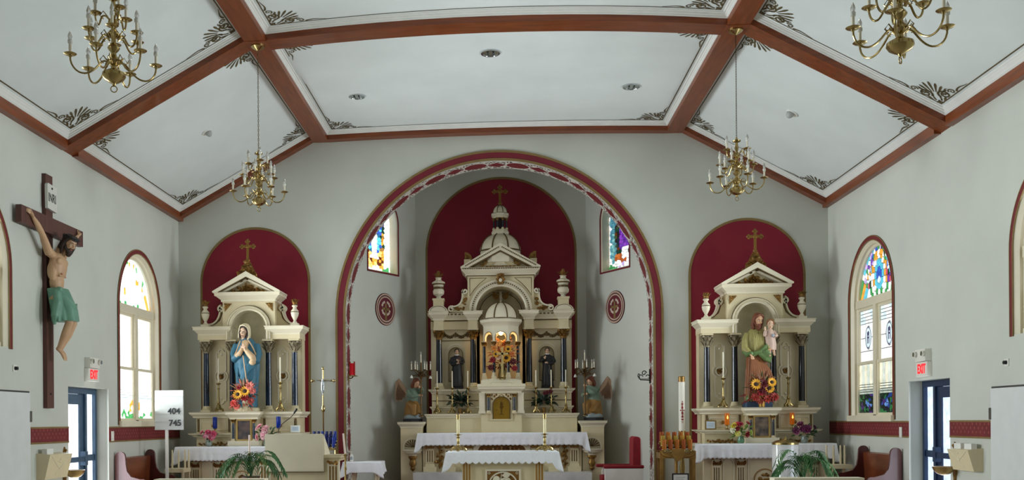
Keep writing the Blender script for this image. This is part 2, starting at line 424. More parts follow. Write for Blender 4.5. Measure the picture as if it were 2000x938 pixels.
# dado bands, painted on the side walls
def dado(wall, fr, y0, y1, zt, zb, nm='dado_band'):
    build(nm, MB().prism([(y0, zb), (y1, zb), (y1, zt), (y0, zt)], -.008, 0, fr), MAROON, wall, smooth=False)
    for z in (zt, zb): build('dado_line', MB().prism([(y0, z-.012), (y1, z-.012), (y1, z+.012), (y0, z+.012)], -.011, 0, fr), OLDGOLD, wall, smooth=False)
    k = int((y1-y0)/.11)
    mb = MB()
    for i in range(k):
        for zz in (zb+.07, zb+.125, zb+.18):
            yy = y0+.06+i*.11+(.055 if zz == zb+.125 else 0)
            if yy > y1-.03: continue
            mb.prism([(yy-.022, zz), (yy, zz-.022), (yy+.022, zz), (yy, zz+.022)], -.0095, -.008, fr)
    tag(build('dado_stencil', mb, mat('dado_pattern', (140, 66, 58), .7), wall, smooth=False), kind='stuff')
for wall, fr, d in ((wall_left, frL, DOORS['left']), (wall_right, frR, DOORS['right'])):
    dado(wall, fr, 13.18, d[0], 1.545, 1.33)
    dado(wall, fr, d[1], YB-.02, 1.535, 1.30)

# ---------------------------------------------------------------- ceiling
cs = MB()
for xa, xb, n in ((XL-.3, PL[0], 1), (PL[0], PR[1], 10), (PR[1], XR+.3, 1)):
    for i in range(n):
        x0, x1 = xa+(xb-xa)*i/n, xa+(xb-xa)*(i+1)/n; q = []
        for y in (YF-.2, YB+.2):
            for x in (x0, x1): q += [(x, y, S(x, y)+.34), (x, y, S(x, y)+.5)]
        cs.add(q, [(0, 2, 6, 4), (1, 5, 7, 3), (0, 1, 3, 2), (4, 6, 7, 5), (0, 4, 5, 1), (2, 3, 7, 6)])
ceiling = tag(build('ceiling', cs, CEILP, smooth=False), 'white panelled church ceiling between mahogany beams', None, None, 'structure')
def beam(xa, xb, y0, y1, n, m, name='ceiling_beam', hb=.33):
    mb = MB(); R = []
    for i in range(n+1):
        x = xa+(xb-xa)*i/n; R.append([(x, y0, S(x, y0)), (x, y1, S(x, y1)), (x, y1, S(x, y1)+hb), (x, y0, S(x, y0)+hb)])
    return build(name, mb.rings(R), m, ceiling)
YBEAM = [(14.21, 14.576), (8.55, 8.9), (3.0, 3.3)]
for y0, y1 in YBEAM + [(19.3, 19.5)]:
    beam(XL+.005, PL[0], y0, y1, 1, BEAM); beam(PL[1], PR[0], y0, y1, 14, BEAM); beam(PR[1], XR-.005, y0, y1, 1, BEAM)
yy = [19.5, 14.576, 14.21, 8.9, 8.55, 3.3, 3.0, YF]
for xs in (PL, PR):
    for i in range(0, 8, 2):
        build('purlin_beam', MB().box(xs[0], xs[1], yy[i+1], yy[i], ZF, ZF+.34), BEAMY, ceiling)
    for y0, y1 in YBEAM: build('beam_crossing', MB().box(xs[0]-.004, xs[1]+.004, y0-.004, y1+.004, ZF-.006, ZF+.34), BEAMY, ceiling)
for x0, x1 in ((XL, XL+.10), (XR-.10, XR)):
    for i in range(0, 8, 2): build('eaves_beam', MB().box(x0, x1, yy[i+1], yy[i], ZE-.005, ZE+.27), BEAMY, ceiling)

def cpt(x, y, h): return (x, y, S(x, y)+h)
def spiral(cx, cy, r0, turns, a0, sg, n=26):
    return [(cx+r0*(1-.86*k/n)*cos(a0+sg*2*pi*turns*k/n), cy+r0*(1-.86*k/n)*sin(a0+sg*2*pi*turns*k/n)) for k in range(n+1)]
def ornament_shapes():
    """Palmette corner stencil in the corner's own plane: corner at 0, 0, edges along a and b. Ribbons and petals as quads/triangles."""
    polys = []
    def ribbon(p, w0, w1=None):
        w1 = w0 if w1 is None else w1; m = len(p); e = []
        for i in range(m):
            q0, q1 = p[max(i-1, 0)], p[min(i+1, m-1)]; l = hypot(q1[0]-q0[0], q1[1]-q0[1]) or 1
            nx, ny = -(q1[1]-q0[1])/l, (q1[0]-q0[0])/l; w = (w0+(w1-w0)*i/(m-1))/2
            e.append(((p[i][0]+nx*w, p[i][1]+ny*w), (p[i][0]-nx*w, p[i][1]-ny*w)))
        for i in range(m-1): polys.append([e[i][0], e[i][1], e[i+1][1], e[i+1][0]])
    def petal(ox, oy, a, r0, r1, w):
        c, s_ = cos(a), sin(a)
        P = lambda r, t: (ox+r*c-t*s_, oy+r*s_+t*c)
        polys.append([P(r0, -w*.15), P(r0+(r1-r0)*.72, -w*.5), P(r1*.97, -w*.3), P(r1, 0), P(r1*.97, w*.3), P(r0+(r1-r0)*.72, w*.5), P(r0, w*.15)])
    cx = .135
    for k in range(9):                                            # the fan
        a = pi/4+(k-4)*.27; petal(cx, cx, a, .11, .36-.02*abs(k-4)**1.35, .038)
    for sw in (0, 1):
        T = (lambda p: [(q[1], q[0]) for q in p]) if sw else (lambda p: p)
        ribbon(T(spiral(.27, .085, .095, 1.7, pi, -1)), .034, .02)          # volutes lying along the edges
        ribbon(T(spiral(.44, .06, .055, 1.3, pi*.9, -1)), .024, .014)
        ribbon(T([(.50+.3*k/10, .02+.05*sin(k/10*pi)*(1-k/10)) for k in range(11)]), .03, .008)
        ribbon(T([(.09+.12*k/8, .04+.11*(k/8)**1.5) for k in range(9)]), .026, .018)
        ribbon(T([(.38+.02*k, .13+.02*sin(k)) for k in range(4)]), .03, .006)
        petal(*(T([(.10, .0)])[0]), (0.35 if not sw else pi/2-.35), .0, .13, .035)
    petal(.06, .06, pi/4+pi, -.02, .085, .04); petal(.06, .06, pi/4+pi+.7, -.01, .075, .03); petal(.06, .06, pi/4+pi-.7, -.01, .075, .03)
    return polys
ORN = ornament_shapes()
def panel(x0, x1, y0, y1, detail=True):
    n = 12 if x0 < 0 < x1 else 1; k = cos(math.atan((ZF-ZE)/(PL[0]-XL))) if n == 1 else 1.0
    build('ceiling_panel', MB().rings([[cpt(x0+(x1-x0)*i/n, y, h) for y, h in ((y0, HP), (y1, HP), (y1, HP+.1), (y0, HP+.1))] for i in range(n+1)]), CEILP, ceiling)
    # stepped white moulding between beam and panel
    prof = [(0, .09), (.016, .10), (.02, .118), (.036, .128), (.04, .143), (.06, .15), (.066, HP)]
    def ring(o):
        ox = o*k; xs = [x0+ox+(x1-x0-2*ox)*i/n for i in range(n+1)]
        return [(x, y0+o) for x in xs] + [(x, y1-o) for x in reversed(xs)]
    mb = MB(); m = 2*(n+1)
    for o, h in prof: mb.v += [cpt(x, y, h) for x, y in ring(o)]
    for i in range(len(prof)-1):
        for j in range(m): mb.f.append((i*m+j, i*m+(j+1) % m, (i+1)*m+(j+1) % m, (i+1)*m+j)); mb.mi.append(0)
    build('panel_moulding', mb, WHITE, ceiling)
    if not detail: return
    mb = MB(); o1, o2 = .105, .123
    for i, o in enumerate((o1, o2)): mb.v += [cpt(x, y, HP-.004) for x, y in ring(o)]
    for j in range(m): mb.f.append((j, (j+1) % m, m+(j+1) % m, m+j)); mb.mi.append(0)
    build('stencil_line', mb, STENCIL, ceiling)
    for cx, cy, ex, ey in ((x0, y0, 1, 1), (x1, y0, -1, 1), (x0, y1, 1, -1), (x1, y1, -1, -1)):
        mb = MB()
        for p in ORN:
            q = [cpt(cx+ex*(.115+a)*k, cy+ey*(.115+b), HP-.005) for a, b in p]; mb.add(q, [tuple(range(len(q)))])
        build('corner_stencil', mb, STENCIL, ceiling)
for y0, y1, dt in ((14.576, 19.3, True), (8.9, 14.21, True), (3.3, 8.55, False), (YF, 3.0, False)):
    panel(XL+.10, PL[0], y0, y1, dt); panel(PL[1], PR[0], y0, y1, dt); panel(PR[1], XR-.10, y0, y1, dt)
# ================================================================ windows and doors
GL = {}
def glass(c, k, name='stained_glass_pane'):
    key = (c, k)
    if key not in GL: GL[key] = mat(name, c, 0.25, var=0.22, scale=11, emit=k)
    return GL[key]
LEAD = mat('window_lead', (26, 26, 28), 0.6, var=0.2)
def clip(poly, px, py, nx, ny):        # keep the side where (p - P) . n <= 0
    out = []
    for i in range(len(poly)):
        a, b = poly[i-1], poly[i]; da = (a[0]-px)*nx+(a[1]-py)*ny; db = (b[0]-px)*nx+(b[1]-py)*ny
        if (da <= 0) != (db <= 0):
            t = da/(da-db); out.append((a[0]+(b[0]-a[0])*t, a[1]+(b[1]-a[1])*t))
        if db <= 0: out.append(b)
    return out
def cells(region, seeds, gap=0.006):
    res = []
    for i, s in enumerate(seeds):
        p = region
        for j, q in enumerate(seeds):
            if i == j or abs(q[0]-s[0])+abs(q[1]-s[1]) > .9: continue
            dx, dy = q[0]-s[0], q[1]-s[1]; l = hypot(dx, dy)
            if l < 1e-6: continue
            p = clip(p, (s[0]+q[0])/2-dx/l*gap, (s[1]+q[1])/2-dy/l*gap, dx, dy)
            if len(p) < 3: break
        if len(p) >= 3: res.append((s, p))
    return res
def glaze(name, parent, fr, cl, colour, k, d, stuff=True):
    mb = MB(); pal = []
    for s, p in cl:
        c = colour(s[0], s[1])
        if c not in pal: pal.append(c)
        mb.m = pal.index(c); mb.prism(p, d-.004, d+.004, fr)
    o = build(name, mb, [glass(c, k) for c in pal], parent, smooth=False)
    if stuff: o['kind'] = 'stuff'
    return o
def jitter(x0, x1, z0, z1, nx, nz, j=.3):
    R = random.Random(int(abs(x0*977+z1*131))+nx)
    return [(x0+(x1-x0)*(i+.5+R.uniform(-j, j))/nx, z0+(z1-z0)*(q+.5+R.uniform(-j, j))/nz) for q in range(nz) for i in range(nx)]
WHT, PALE, GRN, AMB, BLU, CYA, VIO, RSE, DGR, DBL, BRN, LIL = (250,252,250), (214,232,240), (64,150,84), (226,160,60), (52,92,190), (90,190,214), (112,60,168), (196,84,112), (24,60,44), (26,34,76), (96,48,24), (196,170,224)
def nave_window(name, fr, w, label, k, bright, detail=True, sill=True):
    o = struct(name, label)
    y0, y1, z0, zs = w; c = (y0+y1)/2; R = (y1-y0)/2
    p = [(y0, z0)] + arc(c, zs, R, pi, 0, 32) + [(y1, z0)]
    build('painted_border', MB().sweep(p, [(0, 0), (0, -.012), (-BW, -.012), (-BW, 0)], fr), MAROON, o)
    for oo in (0, -BW+.012): build('border_line', MB().sweep(p, [(oo, 0), (oo, -.015), (oo-.014, -.015), (oo-.014, 0)], fr), OLDGOLD, o)
    ri = R-BW; q = [(y0+BW, z0+.02)] + arc(c, zs, ri, pi, 0, 28) + [(y1-BW, z0+.02)]
    # stepped casing inside the reveal
    build('window_casing', MB().sweep(q, [(0, .005), (-.05, .05), (-.05, .09), (-.09, .11), (-.09, .2), (0, .2)], fr), IVORY, o)
    if sill: build('window_sill', MB().prism([(y0+.04, z0-.03), (y1-.04, z0-.03), (y1-.04, z0+.07), (y0+.04, z0+.07)], -.06, .2, fr), IVORY, o)
    a0, a1 = y0+BW+.09, y1-BW-.09; zt0, zt1 = zs-.1, zs+.04
    build('transom', MB().prism([(a0, zt0), (a1, zt0), (a1, zt1), (a0, zt1)], .06, .2, fr), IVORY, o)
    build('mullion', MB().prism([(c-.065, z0+.05), (c+.065, z0+.05), (c+.065, zt0), (c-.065, zt0)], .06, .2, fr), IVORY, o)
    build('bottom_rail', MB().prism([(a0, z0-.01), (a1, z0-.01), (a1, z0+.085), (a0, z0+.085)], .06, .2, fr), IVORY, o)
    zm = z0+.07+(zt0-z0)*.47
    D = .15
    # lunette
    rl = (a1-a0)/2; reg = [(a0, zt1+.01), (a1, zt1+.01)] + arc(c, zs, rl, 0.06, pi-.06, 24)
    build('lead_backing', MB().prism(reg, D+.006, D+.02, fr), LEAD, o, smooth=False)
    mz = zs+rl*.46
    if detail:
        sd = [(c+.17*cos(2*pi*i/10), mz+.21*sin(2*pi*i/10)) for i in range(10)] + [(c, mz+.06), (c, mz-.09), (c+.07, mz), (c-.07, mz)]
        for rr, n in ((.26, 16), (.335, 20), (.42, 24), (.5, 28)): sd += [(c+rr*cos(2*pi*(i+.5*(n % 2))/n), mz+rr*1.15*sin(2*pi*(i+.5*(n % 2))/n)) for i in range(n)]
        sd += [(c+rl*t*cos(a), zs+.06+rl*t*sin(a)) for t in (.66, .8, .93) for a in [pi*(i+.5+.25*int(t*10))/24 for i in range(24)]]
        sd = [s for s in sd if s[1] > zt1-.02 and hypot(s[0]-c, s[1]-zs) < rl+.03]
        cycle = [LIL, CYA, RSE, WHT, GRN, VIO, PALE, BLU, WHT, AMB, CYA, DGR]
        def colour(a, b):
            r = hypot(a-c, (b-mz)/1.2)
            if r < .12: return BLU if b > mz-.02 else PALE
            if r < .21: return CYA
            if b < zs+.2: return WHT if int((a-y0)*9) % 2 else GRN
            if r < .33: return AMB if int(atan2(b-mz, a-c)*3) % 2 else WHT
            return cycle[int(abs(a*37.3+b*51.7)) % 12]
        if bright: base = colour; colour = lambda a, b: (lambda v: v if v in (GRN, AMB) and int(a*31+b*17) % 3 == 0 else (WHT if int(a*13+b*29) % 3 else PALE))(base(a, b))
        glaze('lunette_glass', o, fr, cells(reg, sd, .003 if bright else .006), colour, k, D)
    else: build('lunette_glass', MB().prism(reg, D-.004, D+.004, fr), glass(WHT, k), o, smooth=False)
    for s0, s1 in ((a0, c-.065), (c+.065, a1)):
        for b0, b1, lo, dd in ((z0+.07, zm+.02, True, .08), (zm-.02, zt0, False, .105)):
            f = .045
            build('sash', MB().prism([(s0, b0), (s1, b0), (s1, b1), (s0, b1)], dd, dd+.05, fr, [[(s0+f, b0+f), (s0+f, b1-f), (s1-f, b1-f), (s1-f, b0+f)]]), IVORY, o, smooth=False)
            g0, g1, h0, h1 = s0+f, s1-f, b0+f, b1-f; dg = dd+.03
            reg = [(g0, h0), (g1, h0), (g1, h1), (g0, h1)]
            build('lead_backing', MB().prism(reg, dg+.006, dg+.012, fr), LEAD, o, smooth=False)
            if not detail:
                build('pane', MB().prism(reg, dg-.004, dg+.004, fr), glass(WHT, k), o, smooth=False); continue
            cl = []; W = g1-g0; H = h1-h0; n = 6; gp = .003 if bright else .006
            def rect(x0, x1, zz0, zz1): cl.append((((x0+x1)/2, (zz0+zz1)/2), [(x0+gp, zz0+gp), (x1-gp, zz0+gp), (x1-gp, zz1-gp), (x0+gp, zz1-gp)]))
            if lo:
                hb = h0+H*.38                                         # coloured panel below, reeds above
                for s, p in cells([(g0, h0), (g1, h0), (g1, hb), (g0, hb)], jitter(g0, g1, h0, hb, 5, 8, .25), .003 if bright else .006): cl.append((s, p))
                for i in range(n):
                    x = g0+W*i/n
                    for t in range(4): rect(x, x+W/n, hb+H*.05*t, hb+H*.05*(t+1))
                    rect(x, x+W/n, hb+H*.2, h1)
                def colour(a, b):
                    if b < hb:
                        v = (b-h0)/(hb-h0); e = abs(a-(g0+g1)/2)/W
                        if bright: return (GRN if v < .35 else (AMB if e > .28 else WHT)) if int(a*41+b*23) % 2 else WHT
                        return (90, 130, 190) if e < .2 and .4 < v < .6 else [(10, 30, 22), (12, 16, 40), (30, 56, 120), (14, 38, 28), (60, 34, 90), (36, 96, 54)][int(a*61+b*43) % 6]
                    if b < hb+H*.1: return PALE if bright else (170, 180, 168)
                    return WHT if bright else ((232, 228, 204) if int((a-g0)/W*n) % 2 else (206, 214, 204))
            else:
                ht = h1-H*.26
                for i in range(n):
                    x = g0+W*i/n
                    for t in range(4): rect(x, x+W/n, ht+(h1-ht)*t/4, ht+(h1-ht)*(t+1)/4)
                    rect(x, x+W/n, h0, h0+H*.2)
                cc = (g0+g1)/2; cz = h0+H*.46
                for i in range(n if bright else 0): rect(g0+W*i/n, g0+W*(i+1)/n, h0+H*.2, ht)
                for i in range(0 if bright else n):                                    # reeds broken by the oval medallion
                    xs = [g0+W*i/n+gp+(W/n-2*gp)*j/6 for j in range(7)]; el = [.2*sqrt(max(0, 1-((x-cc)/.15)**2)) for x in xs]; xm = (xs[0]+xs[-1])/2
                    cl.append(((xm, cz-.2), [(xs[0], h0+H*.2+gp), (xs[-1], h0+H*.2+gp)] + [(x, cz-e-gp) for x, e in zip(reversed(xs), reversed(el))])); cl.append(((xm, cz+.2), [(x, cz+e+gp) for x, e in zip(xs, el)] + [(xs[-1], ht-gp), (xs[0], ht-gp)]))
                if not bright: cl.append(((cc, cz), [(cc+.138*cos(2*pi*i/24), cz+.188*sin(2*pi*i/24)) for i in range(24)]))
                def colour(a, b): return WHT if (bright or abs(b-cz) > .0001) and not (b > ht and int(a*53+b*31) % 2) else (WHT if bright else PALE)
            glaze('pane', o, fr, cl, colour, k, dg)
            if not lo and not bright:                                 # monogram in the oval
                mbm = MB(); cc = (g0+g1)/2; cz = h0+H*.46
                for x0, x1, b0_, b1_ in ((-.05, -.02, -.1, .1), (.02, .05, -.1, .1), (-.02, .02, -.012, .012), (-.012, .012, .04, .12)): mbm.prism([(cc+x0, cz+b0_), (cc+x1, cz+b0_), (cc+x1, cz+b1_), (cc+x0, cz+b1_)], dg-.007, dg-.005, fr)
                mbm.sweep([(cc+.135*cos(2*pi*i/24), cz+.185*sin(2*pi*i/24)) for i in range(24)], [(0, dg-.006), (.016, dg-.006)], fr, True)
                build('pane_medallion', mbm, mat('medallion_purple', (74, 62, 120), .4), o, smooth=False)
    return o
nave_window('window_1', frL, WIN, 'arched left window flooded with white daylight beside the hymn board', 1.5, True)
nave_window('window_2', frR, WIN, 'arched right window with coloured lunette and leaded panes', .7, False)
nave_window('window_3', frL, WIN2, 'bright arched window cut by the left edge of the view', 1.5, True, False, False)
nave_window('window_4', frR, WIN2, 'arched window cut by the right edge of the view', .8, True, False, False)
for i, w in enumerate(NAVE):
    nave_window('window_%d' % (7+2*i), frL, w, 'arched nave window behind the viewer on the left', 1.5, True, False, False)
    nave_window('window_%d' % (8+2*i), frR, w, 'arched nave window behind the viewer on the right', .8, True, False, False)

def apse_window(name, fr, w, label, colour, k, n=(13, 25)):
    o = struct(name, label); a0, a1, z0, zs = w; c = (a0+a1)/2; R = (a1-a0)/2
    p = [(a0, z0)] + arc(c, zs, R, pi, 0, 28) + [(a1, z0)]
    build('painted_border', MB().sweep(p, [(0, 0), (0, -.012), (-.035, -.012), (-.035, 0)], fr, True), MAROON, o)
    q = [(a0+.035, z0+.035)] + arc(c, zs, R-.035, pi, 0, 28) + [(a1-.035, z0+.035)]
    build('window_casing', MB().sweep(q, [(0, .004), (-.02, .02), (-.02, .24), (0, .24)], fr, True), IVORY, o)
    reg = arch_poly(a0+.06, a1-.06, z0+.06, zs, 20)
    build('lead_backing', MB().prism(reg, .206, .22, fr), LEAD, o, smooth=False)
    glaze('stained_glass', o, fr, cells(reg, jitter(a0, a1, z0, zs+R, n[0], n[1], .33), .004), lambda a, b: colour((a-a0)/(a1-a0), (b-z0)/(zs+R-z0)), k, .2)
    return o
def cl_left(u, v):       # robed figure in blue and white on amber ground
    h = int(u*83+v*57)
    if v < .10: return GRN if abs(u-.15) < .1 or abs(u-.82) < .1 else WHT
    if u > .78 or u < .06: return WHT if h % 5 else PALE
    f = abs(u-.46)
    if v < .30: return WHT if f < .12 and v > .2 else [AMB, BRN, AMB, (240, 200, 120)][h % 4]
    if v < .66 and f < .2-.05*abs(v-.45): return WHT if f < .08 else [BLU, CYA, (40, 110, 150)][h % 3]
    if v < .76 and f < .08: return WHT
    if v < .55: return [AMB, (200, 130, 40), AMB, DGR, (150, 110, 60)][h % 5]
    if v < .68: return [(130, 110, 150), DGR, (90, 80, 110)][h % 3]
    return [CYA, (40, 120, 160), BLU, PALE][h % 4]
def cl_right(u, v):      # figure in violet on a dark ground, pale blue columns on one side
    h = int(u*83+v*57)
    if v < .10: return GRN if u < .3 else (WHT if h % 3 else LIL)
    if v < .14 or u < .1: return WHT
    if u < .27: return [(90, 150, 160), (120, 180, 180), (70, 130, 150)][h % 3]
    f = abs(u-.6)
    if v < .3: return WHT if f < .11 and v > .17 else ([(170, 84, 40), BRN, (200, 110, 50)][h % 3] if v < .22 else [DGR, (30, 60, 50)][h % 2])
    if v < .7 and f < .2-.1*abs(v-.4): return [VIO, (140, 70, 190), (96, 44, 150)][h % 3]
    if v < .78 and f < .07: return (214, 170, 140)
    if v > .68 and u < .42: return [AMB, (240, 220, 170), BRN][h % 3]
    return [DGR, (36, 30, 30), BRN, (30, 44, 60), (60, 80, 50)][h % 5]
apse_window('window_5', frAL, AWL, 'brilliant stained glass window with a white and blue robed figure', cl_left, 1.5)
apse_window('window_6', frAR, AWR, 'stained glass window with a violet robed figure', cl_right, .75)

def exit_door(name, fr, d, label, gcol, k, frame):
    o = struct(name, label); y0, y1, _, zt = d; D = .2
    P = lambda a0, a1, b0, b1, d0, d1, mb=None: (mb or MB()).prism([(a0, b0), (a1, b0), (a1, b1), (a0, b1)], d0, d1, fr)
    build('door_frame', MB().prism([(y0, 0), (y1, 0), (y1, zt), (y0, zt)], D, D+.12, fr, [[(y0+.07, .02), (y0+.07, zt-.09), (y1-.07, zt-.09), (y1-.07, .02)]]), frame, o, smooth=False)
    ys = y1-.07-.31                                               # sidelight at the far side, door leaf at the near side
    build('sidelight_post', P(ys-.07, ys, 0, zt-.09, D, D+.12), frame, o)
    build('sidelight_rail', P(ys, y1-.07, 1.0, 1.1, D+.02, D+.1), frame, o)
    for b0, b1 in ((.12, 1.0), (1.1, zt-.09)): build('sidelight_pane', P(ys, y1-.07, b0, b1, D+.05, D+.06), glass(gcol, k), o)
    l0, l1 = y0+.075, ys-.075
    lf = build('door_leaf', MB().prism([(l0, .02), (l1, .02), (l1, zt-.1), (l0, zt-.1)], D+.03, D+.08, fr, [[(l0+.12, .25), (l0+.12, zt-.26), (l1-.15, zt-.26), (l1-.15, .25)]]), frame, o, smooth=False)
    build('door_pane', P(l0+.12, l1-.15, .25, zt-.26, D+.05, D+.06), glass(gcol, k), lf)
    build('push_bar', P(l0+.04, l1-.04, 1.0, 1.08, D-.05, D), frame, lf)
    mb = MB(); P(l0+.04, l0+.12, .98, 1.1, D-.05, D+.03, mb); P(l1-.14, l1-.04, .94, 1.16, D-.06, D+.03, mb); build('latch_case', mb, frame, lf)
    build('door_closer', P(l0+.1, l0+.5, zt-.17, zt-.11, D-.05, D+.03), frame, lf)
    return o
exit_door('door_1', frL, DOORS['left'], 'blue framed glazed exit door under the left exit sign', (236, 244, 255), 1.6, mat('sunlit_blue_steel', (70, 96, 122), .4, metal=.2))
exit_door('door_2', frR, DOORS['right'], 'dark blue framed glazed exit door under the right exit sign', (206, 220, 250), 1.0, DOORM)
def closet(name, fr, y1, zt, label):
    o = struct(name, label)
    build('door_leaf', MB().prism([(y1-1.2, .02), (y1-.03, .02), (y1-.03, zt-.025), (y1-1.2, zt-.025)], -.03, 0, fr), DOORPAINT, o)
    build('dark_gap', MB().prism([(y1-1.25, .02), (y1, .02), (y1, zt), (y1-1.25, zt)], -.004, 0, fr), mat('shadow_gap', (66, 64, 60), .8), o)
    build('door_hinge', MB().prism([(y1-.045, zt-.42), (y1+.01, zt-.42), (y1+.01, zt-.27), (y1-.045, zt-.27)], -.036, -.0, fr), mat('hinge_steel', (112, 110, 104), .4, metal=.7), o)
    build('door_knob', MB().sphere(fr(y1-1.12, 1.0, -.09), .032, 10, 6).tube([fr(y1-1.12, 1.0, 0), fr(y1-1.12, 1.0, -.08)], .012), BRASS, o)
closet('door_3', frL, 13.16, 2.045, 'flush white closet door at the left edge of the view')
closet('door_4', frR, 13.17, 1.985, 'flush white closet door at the right edge of the view')

# ================================================================ things on the walls
def exit_sign(fr, y0, y1, z0, zm, z1, side, label):
    px = fr((y0+y1)/2, z0, 0); t = thing('exit_sign', label, 'exit sign', px, 'exit signs over the side doors')
    b = lambda a0, a1, c0, c1, d0, d1: MB().prism([(a0, c0), (a1, c0), (a1, c1), (a0, c1)], d0, d1, fr)
    build('sign_body', b(y0, y1, z0, zm-.006, -.07, 0), PLASTIC, t)
    build('emergency_unit', b(y0+.02, y1-.02, zm, z1, -.09, 0), PLASTIC, t)
    R = Matrix.Rotation(pi/2*side, 4, 'Z') @ Matrix.Rotation(pi/2, 4, 'X')
    textmesh('letters', 'EXIT', .19, RED_LIT, t, Matrix.Translation(fr((y0+y1)/2, (z0+zm)/2-.003, -.0725)) @ R, .003, .72, .006)
    for yy in (y0+.02, y1-.09):
        lh = build('lamp_head', MB().tube([fr(yy+.03, (zm+z1)/2+.02, -.09), fr(yy+.03, (zm+z1)/2+.02, -.13)], [.03, .046], 12), PLASTIC, t)
        build('lamp_lens', MB().tube([fr(yy+.03, (zm+z1)/2+.02, -.128), fr(yy+.03, (zm+z1)/2+.02, -.134)], .036, 12), CHROME, lh)
exit_sign(frL, 14.95, 15.36, 2.255, 2.46, 2.62, 1, 'white exit sign with emergency lamps above the left side door')
exit_sign(frR, 14.93, 15.32, 2.20, 2.42, 2.60, -1, 'white exit sign with emergency lamps above the right side door')
for fr, y, z, lab in ((frL, 12.75, 2.335, 'small white wall plate with black knob by the left closet door'), (frR, 12.77, 2.27, 'small white wall plate with black knob by the right closet door')):
    t = thing('wall_speaker_plate', lab, 'wall plate', fr(y, z, 0))
    build('plate', MB().prism([(y-.05, z-.045), (y+.05, z-.045), (y+.05, z+.045), (y-.05, z+.045)], -.012, 0, fr), PLASTIC, t)
    build('knob', MB().tube([fr(y, z, -.01), fr(y, z, -.05)], [.026, .022], 12), BLACK, t)
for fr, y, z, lab in ((frL, 16.02, 1.39, 'white light switch plate on the red band by the left window'), (frR, 16.05, 1.37, 'white light switch plate on the red band by the right window')):
    t = thing('light_switch', lab, 'switch', fr(y, z, 0))
    build('plate', MB().prism([(y-.05, z-.08), (y+.05, z-.08), (y+.05, z+.08), (y-.05, z+.08)], -.022, -.0115, fr), PLASTIC, t)
    build('rocker', MB().prism([(y-.018, z-.03), (y+.018, z-.03), (y+.018, z+.03), (y-.018, z+.03)], -.03, -.022, fr), WHITE, t)
def envelope_box(fr, y0, y1, z0, z1, lab, labels, out):
    t = thing('pamphlet_box', lab, 'box', fr((y0+y1)/2, z0, 0))
    Q = lambda a, b, d: fr(a, b, d)
    mb = MB(); mb.add([Q(y0,z0,0),Q(y1,z0,0),Q(y1,z0,-.12),Q(y0,z0,-.12),Q(y0,z1,0),Q(y1,z1,0),Q(y1,z1-.02,-.2),Q(y0,z1-.02,-.2)], [(0,1,2,3),(4,5,6,7),(0,1,5,4),(1,2,6,5),(2,3,7,6),(3,0,4,7)])
    build('box_body', mb, CREAM, t)
    mb = MB(); ym = (y0+y1)/2
    f = lambda a, b: Q(a, b, -.125-.08*(b-z0)/(z1-z0))
    mb.tube([f(y0+.06, z1-.04), f(ym-.02, z0+.16), f(ym+.03, z0+.13), f(y1-.06, z1-.05)], .006, 6)
    mb.tube([f(ym, z0+.22), f(ym, z1-.06)], .007, 6); mb.tube([f(ym-.05, z1-.12), f(ym+.05, z1-.12)], .007, 6)
    mb.tube([f(ym-.06, z0+.06), f(ym+.02, z0+.08)], .005, 6)
    build('relief_drapery', mb, IVORY, t)
    for i, ll in enumerate(labels):
        a = y0+.05+i*(y1-y0)/2
        e = t
        build('envelope', MB().prism([(a, z1-.15), (a+.2, z1-.15), (a+.2, z1+.06), (a, z1+.06)], -.13, -.06, fr), WHITE, e)
envelope_box(frL, 13.35, 14.06, .83, 1.19, 'cream envelope box with drapery relief by the left exit door', ['white envelopes standing in the left wall box'], 1)
envelope_box(frR, 13.4, 14.0, .89, 1.19, 'cream envelope box with drapery relief beside the right closet door', ['white envelopes in the near half of the right wall box', 'white envelopes in the far half of the right wall box'], -1)
def holy_water(fr, y, lab):
    t = thing('holy_water_font', lab, 'font', fr(y, .9, 0))
    b = MB(); z = .9
    b.prism([(y-.02, z-.2), (y+.02, z-.2), (y+.05, z-.05), (y+.035, z+.1), (y+.06, z+.22), (y+.03, z+.3), (y, z+.36), (y-.03, z+.3), (y-.06, z+.22), (y-.035, z+.1), (y-.05, z-.05)], -.02, 0, fr)
    c = fr(y, z+.2, -.03); b.sphere(c, (.03, .035, .06), 10, 6); c = fr(y, z+.31, -.03); b.sphere(c, .022, 8, 6)
    build('back_plate', b, GILT, t)
    b = MB(); c = fr(y, z-.1, -.16); b.lathe([(.02, 0), (.08, .02), (.13, .07), (.15, .12), (.14, .12), (.11, .07), (.03, .03)], c, 20)
    build('water_bowl', b, mat('aged_brass', (160, 132, 84), .3, metal=.9), t)
holy_water(frL, 14.22, 'brass holy water font mounted by the left exit door'); holy_water(frR, 14.2, 'brass holy water font mounted by the right exit door')

